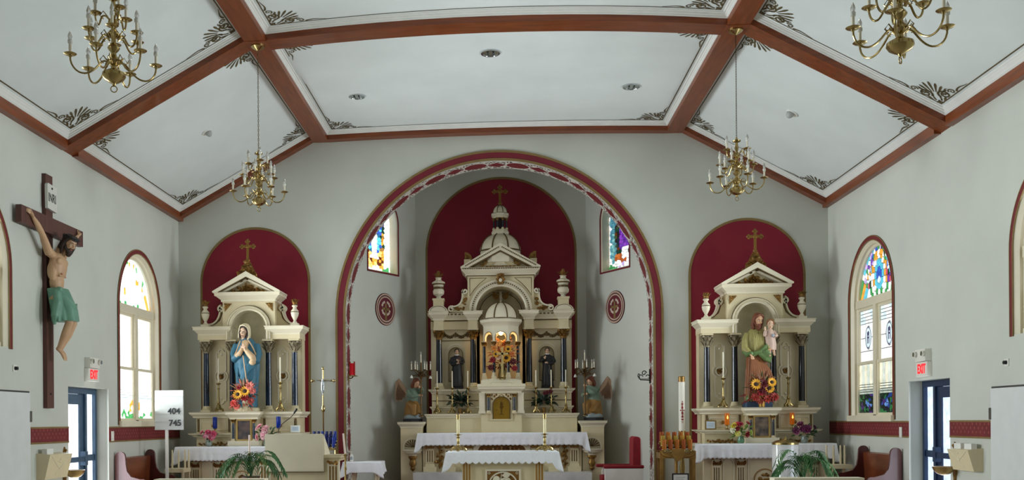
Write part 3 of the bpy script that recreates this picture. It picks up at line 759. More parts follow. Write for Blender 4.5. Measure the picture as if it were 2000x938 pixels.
def medallion(fr, a, z, lab):
    t = thing('wall_medallion', lab, 'medallion', fr(a, z, 0)); r = .345
    e = lambda k, rr=1.0: [(a+r*k*cos(2*pi*i/40), z+r*k*sin(2*pi*i/40)) for i in range(40)]
    build('disc', MB().prism(e(1), -.012, 0, fr), mat('medallion_dark', (84, 30, 30), .7), t)
    build('inner_disc', MB().prism(e(.8), -.016, 0, fr), mat('medallion_red', (100, 22, 36), .7), t)
    for k in (.96, .8): build('gold_ring', MB().sweep(e(k), [(0, -.02), (.03, -.02)], fr, True), mat('pale_pink_line', (196, 168, 150), .6), t)
    mb = MB(); mb.prism([(a-.035, z-.23), (a+.035, z-.23), (a+.025, z+.12), (a-.025, z+.12)], -.02, -.015, fr); mb.prism([(a-.12, z-.02), (a+.12, z-.02), (a+.12, z+.03), (a-.12, z+.03)], -.02, -.015, fr)
    build('cross_emblem', mb, OLDGOLD, t)
    mb = MB()
    for sx in (-1, 1):
        for sz in (-1, 1):
            for k in range(3):
                an = pi/4+(k-1)*.5; cx, cz = a+sx*(.03+.1*cos(an)), z+.02+sz*(.03+.1*sin(an))
                mb.prism([(cx+.028*cos(2*pi*i/8), cz+.028*sin(2*pi*i/8)) for i in range(8)], -.024, -.015, fr)
    tag(build('leaf_cluster', mb, mat('pale_petal_paint', (206, 186, 170), .6), t), kind='stuff')
medallion(frAL, 1.165, 3.98, 'dark red round wall emblem under the left apse window'); medallion(frAR, 1.09, 3.955, 'dark red round wall emblem under the right apse window')

# recessed ceiling lights
def downlight(x, y, r, lab, white=False):
    z = S(x, y)+HP; t = thing('recessed_light', lab, 'ceiling light', (x, y, z), 'recessed lights in the ceiling panels')
    sl = 0 if -3.3 < x < 3.1 else (1 if x < 0 else -1)
    m = MB(Matrix.Translation((x, y, z)) @ Matrix.Rotation(-sl*.50, 4, 'Y'))
    m.lathe([(r*.8, -.004), (r*.85, -.02), (r, -.018), (r*1.02, .002)], n=28); build('trim_ring', m, WHITE if white else CHROME, t)
    m2 = MB(m.M); m2.lathe([(r*.82, -.012), (r*.7, -.006), (r*.45, -.003), (.0, -.002)], n=24); build('reflector', m2, PLASTIC if white else CHROME, t)
    m3 = MB(m.M)
    if white: m3.sphere((sl*.02, 0, -.03), (r*.62, r*.62, .07), 16, 8)
    else:
        for k in (-.3, .3): m3.tube([(r*k, -r*.45, -.012), (r*k, r*.45, -.012)], r*.12, 8)
    build('lamp', m3, mat('eyeball_lamp', (170, 172, 170), .4) if white else mat('unlit_lamp', (60, 66, 66), .3), t)
def ceil_hit(px, py, x0):
    x = x0
    for _ in range(30):             # walk the sight line onto the panel surface
        y = 16.0
        lo, hi = 9.0, 19.4
        for _ in range(40):
            y = (lo+hi)/2; X, Z = at(px, py, y)
            if Z > S(X, y)+HP: hi = y
            else: lo = y
        return at(px, py, y)[0], y
for px, py, r, lab, w in ((958, 103, .15, 'chrome recessed light nearest the viewer in the middle bay', False), (697, 188, .14, 'chrome recessed light at the left of the middle bay', False), (1233, 169, .145, 'chrome recessed light at the right of the middle bay', False),
                          (404, 258, .09, 'white eyeball light in the left sloping panel', True), (1547, 221, .10, 'white eyeball light in the right sloping panel', True)):
    x, y = ceil_hit(px, py, 0); downlight(x, y, r, lab, w)

# ================================================================ chandeliers
def make_chandelier(ztop):
    """Brass chandelier hanging from the origin (ceiling) down to about -2.5; three tiers of arms."""
    t = thing('chandelier', 'x', 'chandelier'); b = -ztop       # b: z of the bottom ring
    build('ceiling_canopy', MB().lathe([(.10, 0), (.10, -.015), (.06, -.045), (.03, -.06), (.012, -.075)], n=20), BRASS, t)
    mb = MB(); L0, L1 = -.07, b+.86; n = int((L0-L1)/.034)
    for i in range(n):
        z = L0-(i+.5)*(L0-L1)/n; h = .021
        pts = [((.008*cos(q) if i % 2 else 0), (0 if i % 2 else .008*cos(q)), z+h*sin(q)) for q in [2*pi*k/8 for k in range(8)]]
        mb.tube(pts, .0035, 4, True)
    build('chain', mb, mat('dark_brass_chain', (92, 76, 46), .4, metal=.8), t)
    prof = [(.0, 0), (.012, .0), (.02, .02), (.045, .03), (.085, .055), (.105, .085), (.1, .115), (.06, .14), (.028, .155), (.024, .18), (.05, .2), (.06, .225), (.05, .25), (.028, .27), (.022, .3), (.045, .325), (.055, .345), (.04, .37), (.022, .39), (.02, .43), (.045, .45), (.055, .475), (.04, .5), (.02, .52), (.022, .55), (.05, .57), (.045, .6), (.02, .62), (.018, .66), (.03, .7), (.022, .74), (.018, .78), (.055, .795), (.06, .81), (.02, .825), (.01, .86)]
    build('turned_stem', MB().lathe([(r, b+.06+z*.98) for r, z in prof], n=20), BRASS, t)
    build('bottom_ring', MB().tube([(.028*cos(q), 0, b+.03+.028*sin(q)) for q in [2*pi*k/14 for k in range(14)]], .005, 6, True), BRASS, t)
    first = None
    def arm_meshes(R, z0, dip, up):
        p = bez([(.04, 0, z0), (.12, 0, z0+.1), (.13, 0, z0-dip*1.0), (R*.62, 0, z0-dip*1.75), (R*1.02, 0, z0-dip*1.2), (R, 0, z0+up)], 18)
        am = MB().tube(p, .0085, 8); am.tube([(.05, 0, z0+.02), (.09, 0, z0+.07), (.12, 0, z0+.03), (.09, 0, z0-.0)], .006, 6)
        pan = MB().lathe([(.008, -.02), (.015, -.008), (.02, 0), (.045, .004), (.058, .014), (.055, .017), (.03, .01), (.018, .014), (.02, .03), (.012, .032)], (R, 0, z0+up), 14)
        sl = MB().lathe([(.013, .02), (.013, .105), (.009, .108)], (R, 0, z0+up), 12)
        cap = MB().lathe([(.013, .1), (.021, .105), (.021, .135), (.014, .14)], (R, 0, z0+up), 12)
        bl = MB().lathe([(.01, .138), (.018, .155), (.02, .17), (.014, .19), (.006, .208), (.0, .22)], (R, 0, z0+up), 12)
        return am, pan, sl, cap, bl
    for n, R, z0, dip, up, ph in ((6, .37, b+.25, .105, .03, .2), (6, .235, b+.47, .075, .03, .55), (3, .16, b+.66, .055, .04, .9)):
        ms = arm_meshes(R, z0, dip, up)
        A = build('arm', ms[0], BRASS, t); A.rotation_euler.z = ph
        for nm, m_, mt in (('drip_pan', ms[1], BRASS), ('candle_sleeve', ms[2], CANDLE), ('socket_cap', ms[3], PLASTIC), ('bulb', ms[4], BULB)): build(nm, m_, mt, A)
        for k in range(1, n):
            c = copy_tree(A, t); c.rotation_euler.z = ph+2*pi*k/n
    return t
ch = make_chandelier(2.42); G = 'three tiered brass chandeliers'
ch.location = (-3.53, 14.393, ZF-.006); tag(ch, 'brass chandelier hanging above the left side altar', group=G)
copy_thing(ch, (3.334, 14.393, ZF-.006), .5, 'brass chandelier hanging above the right side altar', G)
c_ = copy_thing(ch, (-3.53, 8.93, ZF-.007), .3, 'large near brass chandelier at the upper left', G); c_.scale = (1.02,)*3
c_ = copy_thing(ch, (3.334, 8.58, ZF-.007), .9, 'large near brass chandelier at the upper right', G); c_.scale = (1.055,)*3
# ================================================================ altars
def rel(mb, pts, r, ry=None, seed=1, y=0.0):      # gilt relief: small overlapping knobs and curled leaves on a plane y
    R = random.Random(seed)
    for x, z in pts:
        a = r*R.uniform(.7, 1.25); mb.sphere((x, y, z), (a, (ry or r)*.8, a*R.uniform(.7, 1.2)), 7, 5)
        mb.leaf((x, y-.01, z), (R.uniform(-1, 1), -.5, R.uniform(-.6, 1)), r*2.4, r*1.6, (0, 1, 0), .4)
    return mb
def column(parent, x, y, z0, z1, r, m, base=.07, cap=.2, capm=None, plinth=None):
    c = build('column', MB().lathe([(r*1.04, z0+base), (r, z0+base+.03), (r*1.0, z0+(z1-z0)*.35), (r*.88, z1-cap)], (x, y, 0), 16), m, parent)
    b = MB(); p = plinth or r*1.65
    b.box(x-p, x+p, y-p, y+p, z0, z0+base*.4).lathe([(r*1.5, z0+base*.4), (r*1.55, z0+base*.55), (r*1.3, z0+base*.7), (r*1.35, z0+base*.85), (r*1.08, z0+base+.01)], (x, y, 0), 16)
    build('column_base', b, CREAM, c)
    k = MB(); zc = z1-cap
    k.lathe([(r*1.05, zc-.012), (r*1.1, zc), (r*.95, zc+.012), (r*1.05, zc+cap*.5), (r*1.35, zc+cap*.8)], (x, y, 0), 12)
    for row, (n, zz, l, rr) in enumerate(((8, zc+.01, cap*.5, r), (8, zc+cap*.3, cap*.52, r*1.05))):
        for i in range(n):
            a = 2*pi*(i+.5*row)/n; d = (cos(a)*.34, sin(a)*.34, 1); k.leaf((x+rr*cos(a), y+rr*sin(a), zz), d, l*1.1, r*.95, (cos(a), sin(a), 0), -.4)
    for sx in (-1, 1):
        for sy in (-1, 1): k.sphere((x+sx*r*1.35, y+sy*r*1.35, z1-cap*.24), (r*.42, r*.42, r*.45), 8, 5)
    build('capital', k, capm or GILT, c)
    a = r*1.75; build('abacus', MB().box(x-a, x+a, y-a, y+a, z1-cap*.13, z1), CREAM, c)
    return c
def cornice(mb, x0, x1, y0, y1, z0, z1, d):           # stepped cornice growing outwards by d
    h = z1-z0
    mb.box(x0-d*.15, x1+d*.15, y0-d*.15, y1, z0, z0+h*.2)
    mb.taper(x0-d*.15, x1+d*.15, y0-d*.15, y1, z0+h*.2, z0+h*.62, d*.6)
    mb.box(x0-d*.85, x1+d*.85, y0-d*.85, y1, z0+h*.62, z0+h*.84)
    mb.taper(x0-d*.85, x1+d*.85, y0-d*.85, y1, z0+h*.84, z1, d*.15)
    return mb
def urn(parent, x, y, z, h, r, name='urn', gcap=True):
    u = build(name, MB().box(x-r*.95, x+r*.95, y-r*.95, y+r*.95, z, z+h*.1).lathe([(r*.5, h*.1), (r*.6, h*.13), (r*.3, h*.2), (r*.45, h*.25), (r*.85, h*.36), (r, h*.46), (r*.95, h*.54), (r*.5, h*.62), (r*.42, h*.66), (r*.7, h*.7), (r*.72, h*.73), (r*.4, h*.76)], (x, y, z), 18), IVORY, parent)
    f = MB(); R = random.Random(int(x*100))
    for k in range(11):
        a = k*2.4; f.leaf((x+r*.3*cos(a), y+r*.3*sin(a), z+h*.76), (cos(a)*.45, sin(a)*.45, R.uniform(.9, 1.8)), h*.22, r*.55, (cos(a), sin(a), .2), R.uniform(-.6, .4))
    f.sphere((x, y, z+h*.83), (r*.62, r*.62, h*.1), 10, 7)
    for k in range(8): f.sphere((x+r*.5*cos(k*2.4), y+r*.5*sin(k*2.4), z+h*(.79+.018*k)), r*.24, 7, 5)
    build('gilt_flame', f, GILT, u)
    build('urn_band', MB().lathe([(r*1.01, h*.49), (r*1.02, h*.5), (r*1.0, h*.515)], (x, y, z), 18), GILTLINE, u)
    return u
def scroll(sx, x0, z0, x1, z1, y0, y1, r=.05, w=.03):     # S-shaped volute ribbon between two points, as an extruded band
    p = [(x0+r*.9*cos(q)*(.25+.75*k/16), z0+r*.9*sin(q)*(.25+.75*k/16)) for k, q in [(k, -pi*.2+2*pi*1.3*k/16) for k in range(17)]]
    e = p[-1]; mid = [(tuple(v)[0], tuple(v)[1]) for v in bez([(e[0], e[1], 0), (x0+.0, z0-.18, 0), (x0+.12, z1-.02, 0), (x1, z1, 0)], 14)]
    path = p + mid[1:]
    path = [(sx*a, b) for a, b in path]
    return MB().sweep(path, [(-w/2, y0), (w/2, y0), (w/2, y1), (-w/2, y1), (-w/2, y0)])
def trefoil_cross(parent, x, y, z0, z1, w, m, name='finial_cross'):
    za = z1-(z1-z0)*.3; t = w*.09
    b = MB().box(x-t, x+t, y-t*.6, y+t*.6, z0, z1-t).box(x-w/2+t, x+w/2-t, y-t*.6, y+t*.6, za-t, za+t)
    for cx, cz, dx, dz in ((x-w/2+t, za, -1, 0), (x+w/2-t, za, 1, 0), (x, z1-t, 0, 1)):
        for ox, oz in ((dx, dz), (dz, dx), (-dz, -dx)): b.sphere((cx+ox*t*1.1, y, cz+oz*t*1.1), (t*1.05, t*.7, t*1.05), 8, 6)
    b.sphere((x, y, za), (t*1.9, t, t*1.9), 10, 6); b.sphere((x, y, z0+.02), (t*1.8, t*1.2, t*1.6), 10, 6)
    for q in (pi/4, 3*pi/4, 5*pi/4, 7*pi/4): b.leaf((x, y, za), (cos(q), -.1, sin(q)), w*.2, t, (0, 1, 0), 0)
    return build(name, b, m, parent)
def fluted_pilaster(parent, x, w, y, z0, z1, cap=.2, base=.16, capm=None):
    p = build('pilaster', MB().box(x-w/2, x+w/2, y-.04, y+.05, z0+base, z1), CREAM, parent)
    b = MB()
    for k in (-1, 0, 1): b.box(x+k*w*.27-w*.06, x+k*w*.27+w*.06, y-.0415, y-.036, z0+base+.04, z1-cap-.03)
    build('flute', b, GILTLINE, p)
    build('pilaster_base', MB().box(x-w*.78, x+w*.78, y-.075, y+.05, z0, z0+base*.62).taper(x-w*.6, x+w*.6, y-.06, y+.05, z0+base*.62, z0+base, -.01), CREAM, p)
    b = MB().box(x-w*.62, x+w*.62, y-.06, y+.05, z1-cap*.16, z1)
    build('abacus', b, CREAM, p)
    b = MB(); zc = z1-cap
    for i in range(5): b.leaf((x+(i-2)*w*.18, y-.045, zc), ((i-2)*.12, -.5, 1), cap*.62, w*.26, (0, -1, 0), -.6)
    for sx in (-1, 1):
        b.sphere((x+sx*w*.42, y-.05, z1-cap*.32), (w*.17, .02, w*.17), 8, 6); b.leaf((x+sx*w*.2, y-.05, zc+cap*.2), (sx*.7, -.6, 1), cap*.55, w*.25, (0, -1, 0), -.5)
    b.sphere((x, y-.055, z1-cap*.3), (w*.14, .02, w*.14), 8, 6)
    build('pilaster_capital', b, capm or GILT, p)
    return p
def cloth_mesh(x0, x1, y0, y1, z, drop, nsc, cdrop, side=True, scal=.018, wave=.008):
    """A cloth over a table edge: flat top, hanging front with scalloped hem, longer pointed corners."""
    mb = MB(); per = []
    ns = 8; nf = nsc*6
    if side: per += [(x0, y1+(y0-y1)*k/ns, -1, 0, k/ns) for k in range(ns)]
    per += [(x0, y0, -.75, -.65, 1.0)]
    per += [(x0+(x1-x0)*k/nf, y0, 0, -1, 0) for k in range(1, nf)]
    per += [(x1, y0, .75, -.65, 1.0)]
    if side: per += [(x1, y0+(y1-y0)*k/ns, 1, 0, 1-k/ns) for k in range(1, ns+1)]
    rows = 9; m = len(per)
    for j in range(rows+1):
        t = j/rows
        for i, (x, y, nx, ny, cw) in enumerate(per):
            front = nx == 0
            d = drop + (cdrop-drop)*cw**6 if not front else drop + (cdrop-drop)*max(0, 1-min(abs(x-x0), abs(x1-x))/.16)**2*.8
            u = (x-x0)/(x1-x0)*nsc*2*pi
            sc = scal*abs(sin(u/2)) if front else scal*abs(sin(i*pi/2))
            o = .004+t*(.035 if not front else .012) + (wave*sin(u*.5+1.3*sin(u*.13))*t if front else wave*2*sin(i*1.9)*t)
            if cw == 1.0: o += .05*t
            mb.v.append((x+nx*o, y+ny*o, z+.003-.02*(1-cos(t*pi/2))*0 - t*(d+sc)*1.0))
    for j in range(rows):
        for i in range(m-1): mb.f.append((j*m+i, j*m+i+1, (j+1)*m+i+1, (j+1)*m+i)); mb.mi.append(0)
    mb.add([(x0, y0, z+.003), (x1, y0, z+.003), (x1, y1, z+.003), (x0, y1, z+.003)], [(0, 1, 2, 3)])
    return mb
def solid(o, t=.003):
    m = o.modifiers.new('thickness', 'SOLIDIFY'); m.thickness = t; m.offset = 0; return o
def lace_strip(parent, x0, x1, y, z, h, n):
    mb = MB()
    for i in range(n):
        x = x0+(x1-x0)*(i+.5)/n
        mb.sweep([(x+h*.42*cos(2*pi*k/8), z+h*.42*sin(2*pi*k/8)) for k in range(8)], [(0, y), (h*.12, y)], None, True)
        mb.prism([(x-h*.1, z-h*.6), (x+h*.1, z-h*.6), (x+h*.05, z+h*.6), (x-h*.05, z+h*.6)], y-.001, y)
    return tag(build('lace_embroidery', mb, mat('lace_thread', (248, 248, 248), .9), parent), kind='stuff')

def side_altar(label, colm, pic):
    t = thing('side_altar', label, 'altar', group='side altars against the chancel wall')
    P = lambda n, mb, m, par=t, **k: build(n, mb, m, par, **k)
    # ---- altar table
    P('altar_body', MB().box(-1.08, 1.08, -1.13, -.02, .15, 1.06), CREAM)
    P('mensa_slab', cornice(MB(), -1.12, 1.12, -1.22, -.02, 1.03, 1.145, .07), IVORY)
    for x in (-.86, -.43, .43, .86): fluted_pilaster(t, x, .15, -1.12, .15, .95, .2, .14)
    for x in (-.645, .645):
        P('front_panel', MB().sweep([(x-.1, .3), (x-.1, .78)] + arc(x, .78, .1, pi, 0, 10)[1:] + [(x+.1, .3)], [(0, -1.13), (0, -1.15), (-.015, -1.15), (-.015, -1.13)], None, True), IVORY)
    P('front_panel', MB().sweep([(-.3, .3), (-.3, .9), (.3, .9), (.3, .3)], [(0, -1.13), (0, -1.15), (-.018, -1.15), (-.018, -1.13)], None, True), IVORY)
    b = MB().sweep(arc(0, .5, .2, 0, 2*pi, 24)[:-1], [(0, -1.145), (.02, -1.145)], None, True)
    rel(b, [(.09*cos(k), .5+.09*sin(k)) for k in range(6)] + [(0, .5)], .035, .02, 3, -1.14); P('gilt_rosette', b, GILT)
    # ---- gradine with its centre shrine
    P('gradine', MB().box(-.98, .98, -.72, -.02, 1.145, 1.70), CREAM)
    P('gradine_ledge', cornice(MB(), -1.0, 1.0, -.82, -.02, 1.33, 1.40, .10), IVORY)
    P('gradine_cornice', cornice(MB(), -1.02, 1.02, -.76, -.02, 1.69, 1.80, .08), IVORY)
    P('shrine_block', MB().box(-.25, .25, -.92, -.7, 1.25, 1.68), CREAM)
    P('shrine_base', MB().box(-.30, .30, -1.0, -.7, 1.145, 1.25), IVORY)
    P('shrine_cornice', cornice(MB(), -.26, .26, -.95, -.7, 1.66, 1.803, .09), IVORY)
    fr = P('shrine_frame', MB().prism([(-.15, 1.25), (.15, 1.25), (.15, 1.66), (-.15, 1.66)], -.945, -.915, None, [[(-.12, 1.28), (-.12, 1.63), (.12, 1.63), (.12, 1.28)]]), mat('frame_gold', (150, 122, 66), .35, metal=.7), smooth=False)
    P('shrine_picture', MB().box(-.12, .12, -.93, -.918, 1.28, 1.63), pic, fr)
    for x in (-.2, .2): column(t, x, -.96, 1.25, 1.665, .024, colm, .03, .07)
    for s in (-1, 1):
        P('gilt_vine_strip', rel(MB(), [(s*(.34+.045*k), 1.175+.022*(k % 2)) for k in range(14)], .024, .014, 5+s, -.735), GILT)
        P('gradine_panel', MB().sweep([(s*.9, 1.45), (s*.4, 1.45), (s*.4, 1.62), (s*.9, 1.62)], [(0, -.72), (0, -.735), (.014, -.735), (.014, -.72)], None, True), IVORY)
        P('gilt_pilaster_strip', MB().box(s*.34-.018, s*.34+.018, -.738, -.72, 1.42, 1.67), GILTLINE); P('gilt_pilaster_strip', MB().box(s*.94-.018, s*.94+.018, -.738, -.72, 1.42, 1.67), GILTLINE)
        P('gilt_rosette', MB().sphere((s*.65, -.735, 1.535), (.035, .012, .035), 10, 6), GILT)
    # ---- reredos with niche
    nz = 3.42; r = .34
    hole = [(-r, 1.81), (-r, nz)] + arc(0, nz, r, pi, 0, 20)[1:-1] + [(r, nz), (r, 1.81)]
    outl = [(-.99, 1.80), (.99, 1.80), (.99, 3.2), (-.99, 3.2)]
    P('reredos_wall', MB().prism([(-.99, 1.8), (-r, 1.8)] + [(-r, nz)] + arc(0, nz, r, pi, 0, 20)[1:-1] + [(r, nz), (r, 1.8), (.99, 1.8), (.99, 3.3), (.52, 3.3), (.52, 3.94), (-.52, 3.94), (-.52, 3.3), (-.99, 3.3)], -.28, -.01), CREAM, smooth=False)
    nb = MB().lathe([(r, 1.8), (r, nz)] + [(r*cos(a), nz+r*sin(a)) for a in [pi/2*k/8 for k in range(1, 9)]], (0, -.27, 0), 20, 0, pi, 1, .74)
    P('niche_shell', nb, mat('niche_cream', (214, 206, 176), .5))
    P('upper_block', MB().prism([(-.51, 3.3), (-r-.08, 3.3)] + arc(0, nz, r+.08, pi, 0, 22) + [(r+.08, 3.3), (.51, 3.3), (.51, 3.94), (-.51, 3.94)], -.52, -.26), CREAM, smooth=False)
    P('archivolt', MB().sweep([(-r-.085, 3.2)] + arc(0, nz, r+.085, pi, 0, 26) + [(r+.085, 3.2)], [(0, -.27), (0, -.57), (-.02, -.59), (-.03, -.56), (-.05, -.585), (-.065, -.55), (-.085, -.55), (-.085, -.27)]), IVORY)
    P('arch_line', MB().sweep([(-r-.09, 3.3)] + arc(0, nz, r+.09, pi, 0, 26) + [(r+.09, 3.3)], [(0, -.524), (.012, -.524)]), GILTLINE)
    for s in (-1, 1):
        q = [(s*.47, 3.90), (s*.33, 3.90), (s*.47, 3.74)]
        P('gilt_spandrel', rel(MB().prism(q, -.53, -.52), [(s*.44, 3.87), (s*.40, 3.875), (s*.44, 3.82)], .022, .012, 9, -.53), GILT)
        for x in (.355, .87): column(t, s*x, -.42, 1.80, 3.2, .058, colm, .11, .24, mat_capital)
        P('frieze', MB().box(min(s*.36, s*1.0), max(s*.36, s*1.0), -.54, -.02, 3.2, 3.29), CREAM)
        P('cornice', cornice(MB(), min(s*.425, s*.98), max(s*.425, s*.98), -.52, -.02, 3.28, 3.45, .11), IVORY)
        P('volute', scroll(s, .60, 3.82, .86, 3.52, -.34, -.12, .07, .03), IVORY)
        P('volute_web', MB().prism([(s*a, b) for a, b in [(.5, 3.44), (.84, 3.44), (.84, 3.5), (.72, 3.52), (.62, 3.6), (.57, 3.74), (.5, 3.8)]], -.3, -.14), CREAM, smooth=False)
        urn(t, s*.88, -.42, 3.45, .55, .078)
        # raised panel with round ends and boss between the columns
        x = s*.61; w = .1
        pth = [(x-w, 2.02), (x-w*.6, 2.02)] + arc(x, 2.02, w*.6, pi, 2*pi, 8)[1:-1] + [(x+w*.6, 2.02), (x+w, 2.02), (x+w, 2.38)] + arc(x, 2.5, .135, -.9, .9, 8) + [(x+w, 2.62), (x+w, 2.98), (x+w*.6, 2.98)] + arc(x, 2.98, w*.6, 0, pi, 8)[1:-1] + [(x-w*.6, 2.98), (x-w, 2.98), (x-w, 2.62)] + arc(x, 2.5, .135, pi-.9, pi+.9, 8) + [(x-w, 2.38)]
        P('raised_panel', MB().sweep(pth, [(0, -.28), (0, -.305), (.022, -.305), (.022, -.28)], None, True), IVORY)
        P('panel_boss', MB().sweep(arc(x, 2.5, .085, 0, 2*pi, 20)[:-1], [(0, -.28), (0, -.305), (.022, -.305), (.022, -.28)], None, True).sphere((x, -.285, 2.93), (.028, .02, .028), 10, 6).sphere((x, -.285, 2.07), (.028, .02, .028), 10, 6), IVORY)
        P('gilt_rosette', rel(MB(), [(x+.03*cos(k*1.05), 2.5+.03*sin(k*1.05)) for k in range(6)] + [(x, 2.5)], .022, .016, 4, -.29), GILT)
    # ---- pediment, crest and cross
    P('pediment_cornice', cornice(MB(), -.51, .51, -.54, -.02, 3.93, 4.10, .145), IVORY)
    P('pediment_back', MB().prism([(-.64, 4.09), (.64, 4.09), (0, 4.45)], -.5, -.05), CREAM, smooth=False)
    P('raking_cornice', MB().prism([(-.655, 4.09), (-.55, 4.09), (0, 4.375), (.55, 4.09), (.655, 4.09), (.655, 4.115), (0, 4.49), (-.655, 4.115)], -.73, -.05), IVORY, smooth=False)
    P('raking_moulding', MB().prism([(-.53, 4.1), (-.45, 4.1), (0, 4.32), (.45, 4.1), (.53, 4.1), (0, 4.365)], -.64, -.5), IVORY, smooth=False)
    P('raking_line', MB().prism([(-.555, 4.095), (-.535, 4.095), (0, 4.368), (.535, 4.095), (.555, 4.095), (0, 4.382)], -.735, -.6), GILTLINE, smooth=False)
    P('gilt_tympanum_relief', rel(MB(), [(x*.055, 4.125+z*.05) for z in range(3) for x in range(-5+2*z, 6-2*z)], .034, .02, 8, -.52), GILT)
    pts = [(x*.062*(1-.09*z), 4.37+.062*z-abs(x)*.02) for z in range(6) for x in range(-(5-z), 6-z)]
    P('gilt_crest', rel(MB().prism([(-.2, 4.36), (.2, 4.36), (.13, 4.52), (.05, 4.68), (0, 4.74), (-.05, 4.68), (-.13, 4.52)], -.6, -.5), pts, .038, .03, 11, -.61), GILT)
    trefoil_cross(t, 0, -.56, 4.70, 5.11, .27, GILT)
    return t
mat_capital = mat('aged_capital_gilt', (150, 138, 112), .5, metal=.25, var=.35, scale=20)
LAX, RAX = -4.872, 4.712
icon1 = mat('icon_picture_dark', (46, 34, 58), .4, var=.6, scale=9, c2=(96, 70, 60)); icon2 = mat('icon_picture_brown', (52, 40, 34), .4, var=.6, scale=9, c2=(126, 104, 84))
la = side_altar('cream and gilt side altar holding the statue in blue', BLUECOL, icon1); la.location = (LAX, YB, 0)
ra = side_altar('cream and gilt side altar holding the bearded statue with child', NAVY, icon2); ra.location = (RAX, YB, 0)
for X, lab in ((LAX, 'white linen cloth with scalloped hem on the left side altar'), (RAX, 'white linen cloth with scalloped hem on the right side altar')):
    t = thing('altar_cloth', lab, 'altar cloth', (X, YB, 1.146))
    solid(build('linen_sheet', MB(Matrix.Translation((X, YB, 0))).add(*(lambda m: (m.v, m.f))(cloth_mesh(-1.205, 1.205, -1.305, -1.008, 1.148, .25, 30, .36))), LINEN, t))
    M_ = Matrix.Translation((X, YB, 0)); m0 = len(MATS)
    lace_strip(t, X-.8, X+.8, YB-1.318, 1.03, .05, 34)

# ---------------------------------------------------------------- high altar
HX = -.02
ha = thing('high_altar', 'tall cream and gilt high altar with domes in the apse', 'altar', (HX, 20.9, .3))
def H(n, mb, m, par=None, **k): return build(n, mb, m, par or ha, **k)
def X_(x): return HX+x
Zb = .3
# table front
H('altar_body', MB().box(X_(-1.62), X_(1.62), 20.45, 21.9, Zb, 1.28), CREAM)
H('mensa_slab', cornice(MB(), X_(-1.64), X_(1.64), 20.36, 21.9, 1.22, 1.345, .06), IVORY)
for s in (-1, 1):
    for x in (1.47, 1.075, .68): fluted_pilaster(ha, X_(s*x), .17, 20.45, .56, 1.22, .2, .16)
    H('side_pedestal', MB().box(X_(s*1.86)-.22, X_(s*1.86)+.22, 20.5, 21.6, Zb, 1.5), CREAM)
    H('pedestal_cornice', cornice(MB(), X_(s*1.86)-.22, X_(s*1.86)+.22, 20.5, 21.6, 1.46, 1.585, .07), IVORY)
    cx = X_(s*1.83); sh = H('shell_niche', MB().prism(arch_poly(cx-.17, cx+.17, 1.02, 1.06, 16), 20.47, 20.5), mat('shell_ground', (196, 184, 150), .5), smooth=False)
    b = MB()
    for k in range(9):
        a = pi*(k+.5)/9; b.tube([(cx, 20.465, 1.06), (cx+.155*cos(a), 20.465, 1.06+.155*sin(a))], [.004, .012], 6)
    H('shell_rib', b, GILTLINE, sh); H('shell_rim', MB().sweep([(cx-.17, 1.02)] + arc(cx, 1.06, .17, pi, 0, 16) + [(cx+.17, 1.02)], [(0, 20.5), (0, 20.455), (.025, 20.455), (.025, 20.5)]), IVORY, sh)
    H('wall_bracket', MB().lathe([(.21, 1.02), (.215, .99), (.18, .965), (.17, .94), (.09, .91), (.085, .885)], (cx, 20.5, 0), 18, pi, 2*pi, 1, .6), IVORY)
    H('gilt_bracket_drop', MB().lathe([(.085, .885), (.09, .85), (.05, .8), (.06, .76), (.075, .72), (.04, .65), (.055, .62), (.0, .56)], (cx, 20.48, 0), 14, pi, 2*pi, 1, .7), GILT)
    b = MB(); x = X_(s*1.275)
    b.tube([(x, 20.43, .62), (x+.015, 20.42, .8), (x-.01, 20.42, 1.0), (x, 20.43, 1.14)], .012, 6)
    rel(b, [(x+.05*sin(k*2.1), .68+.042*k) for k in range(8)], .035, .02, 12+s, 20.43)
    for q in (-.5, -.2, .2, .5): b.leaf((x, 20.43, 1.0), (q, -.15, 1), .2, .04, (0, -1, 0), .2)
    H('gilt_flower_pendant', b, GILT)
# arched relief in the middle of the table front
hz = 1.0
H('relief_frame', MB().prism([(X_(-.58), .62), (X_(.58), .62), (X_(.58), 1.22), (X_(-.58), 1.22)], 20.40, 20.46, None, [[(X_(-.5), .66), (X_(-.5), .92)] + [(X_(-.5+.28*(1-cos(a))), .92+.24*sin(a)) for a in [pi/2*k/8 for k in range(1, 9)]] + [(X_(.5-.28*(1-cos(a))), .92+.24*sin(a)) for a in [pi/2*k/8 for k in range(8, -1, -1)]] + [(X_(.5), .66)]]), IVORY, smooth=False)
rp = H('relief_ground', MB().box(X_(-.52), X_(.52), 20.44, 20.452, .64, 1.18), mat('amber_relief_ground', (120, 84, 34), .45, metal=.3, var=.4, scale=5), smooth=False)
R = random.Random(4)
for k in range(11):
    x = X_(-.44+.088*k); hh = .17+.04*R.random(); c = [(150, 96, 44), (176, 140, 84), (120, 78, 40), (190, 160, 110)][k % 4]
    b = MB().lathe([(.035, 0), (.04, .06), (.03, hh-.07), (.012, hh-.055), (.02, hh-.02), (.018, hh), (0, hh+.012)], (x, 20.435, .88-.04*abs(k-5)*.25), 10)
    H('relief_figure', b, mat('relief_tone_%d' % k, c, .5, metal=.2, var=.2), rp)
H('relief_table', MB().box(X_(-.4), X_(.4), 20.41, 20.44, .84, .90), CREAM, rp)
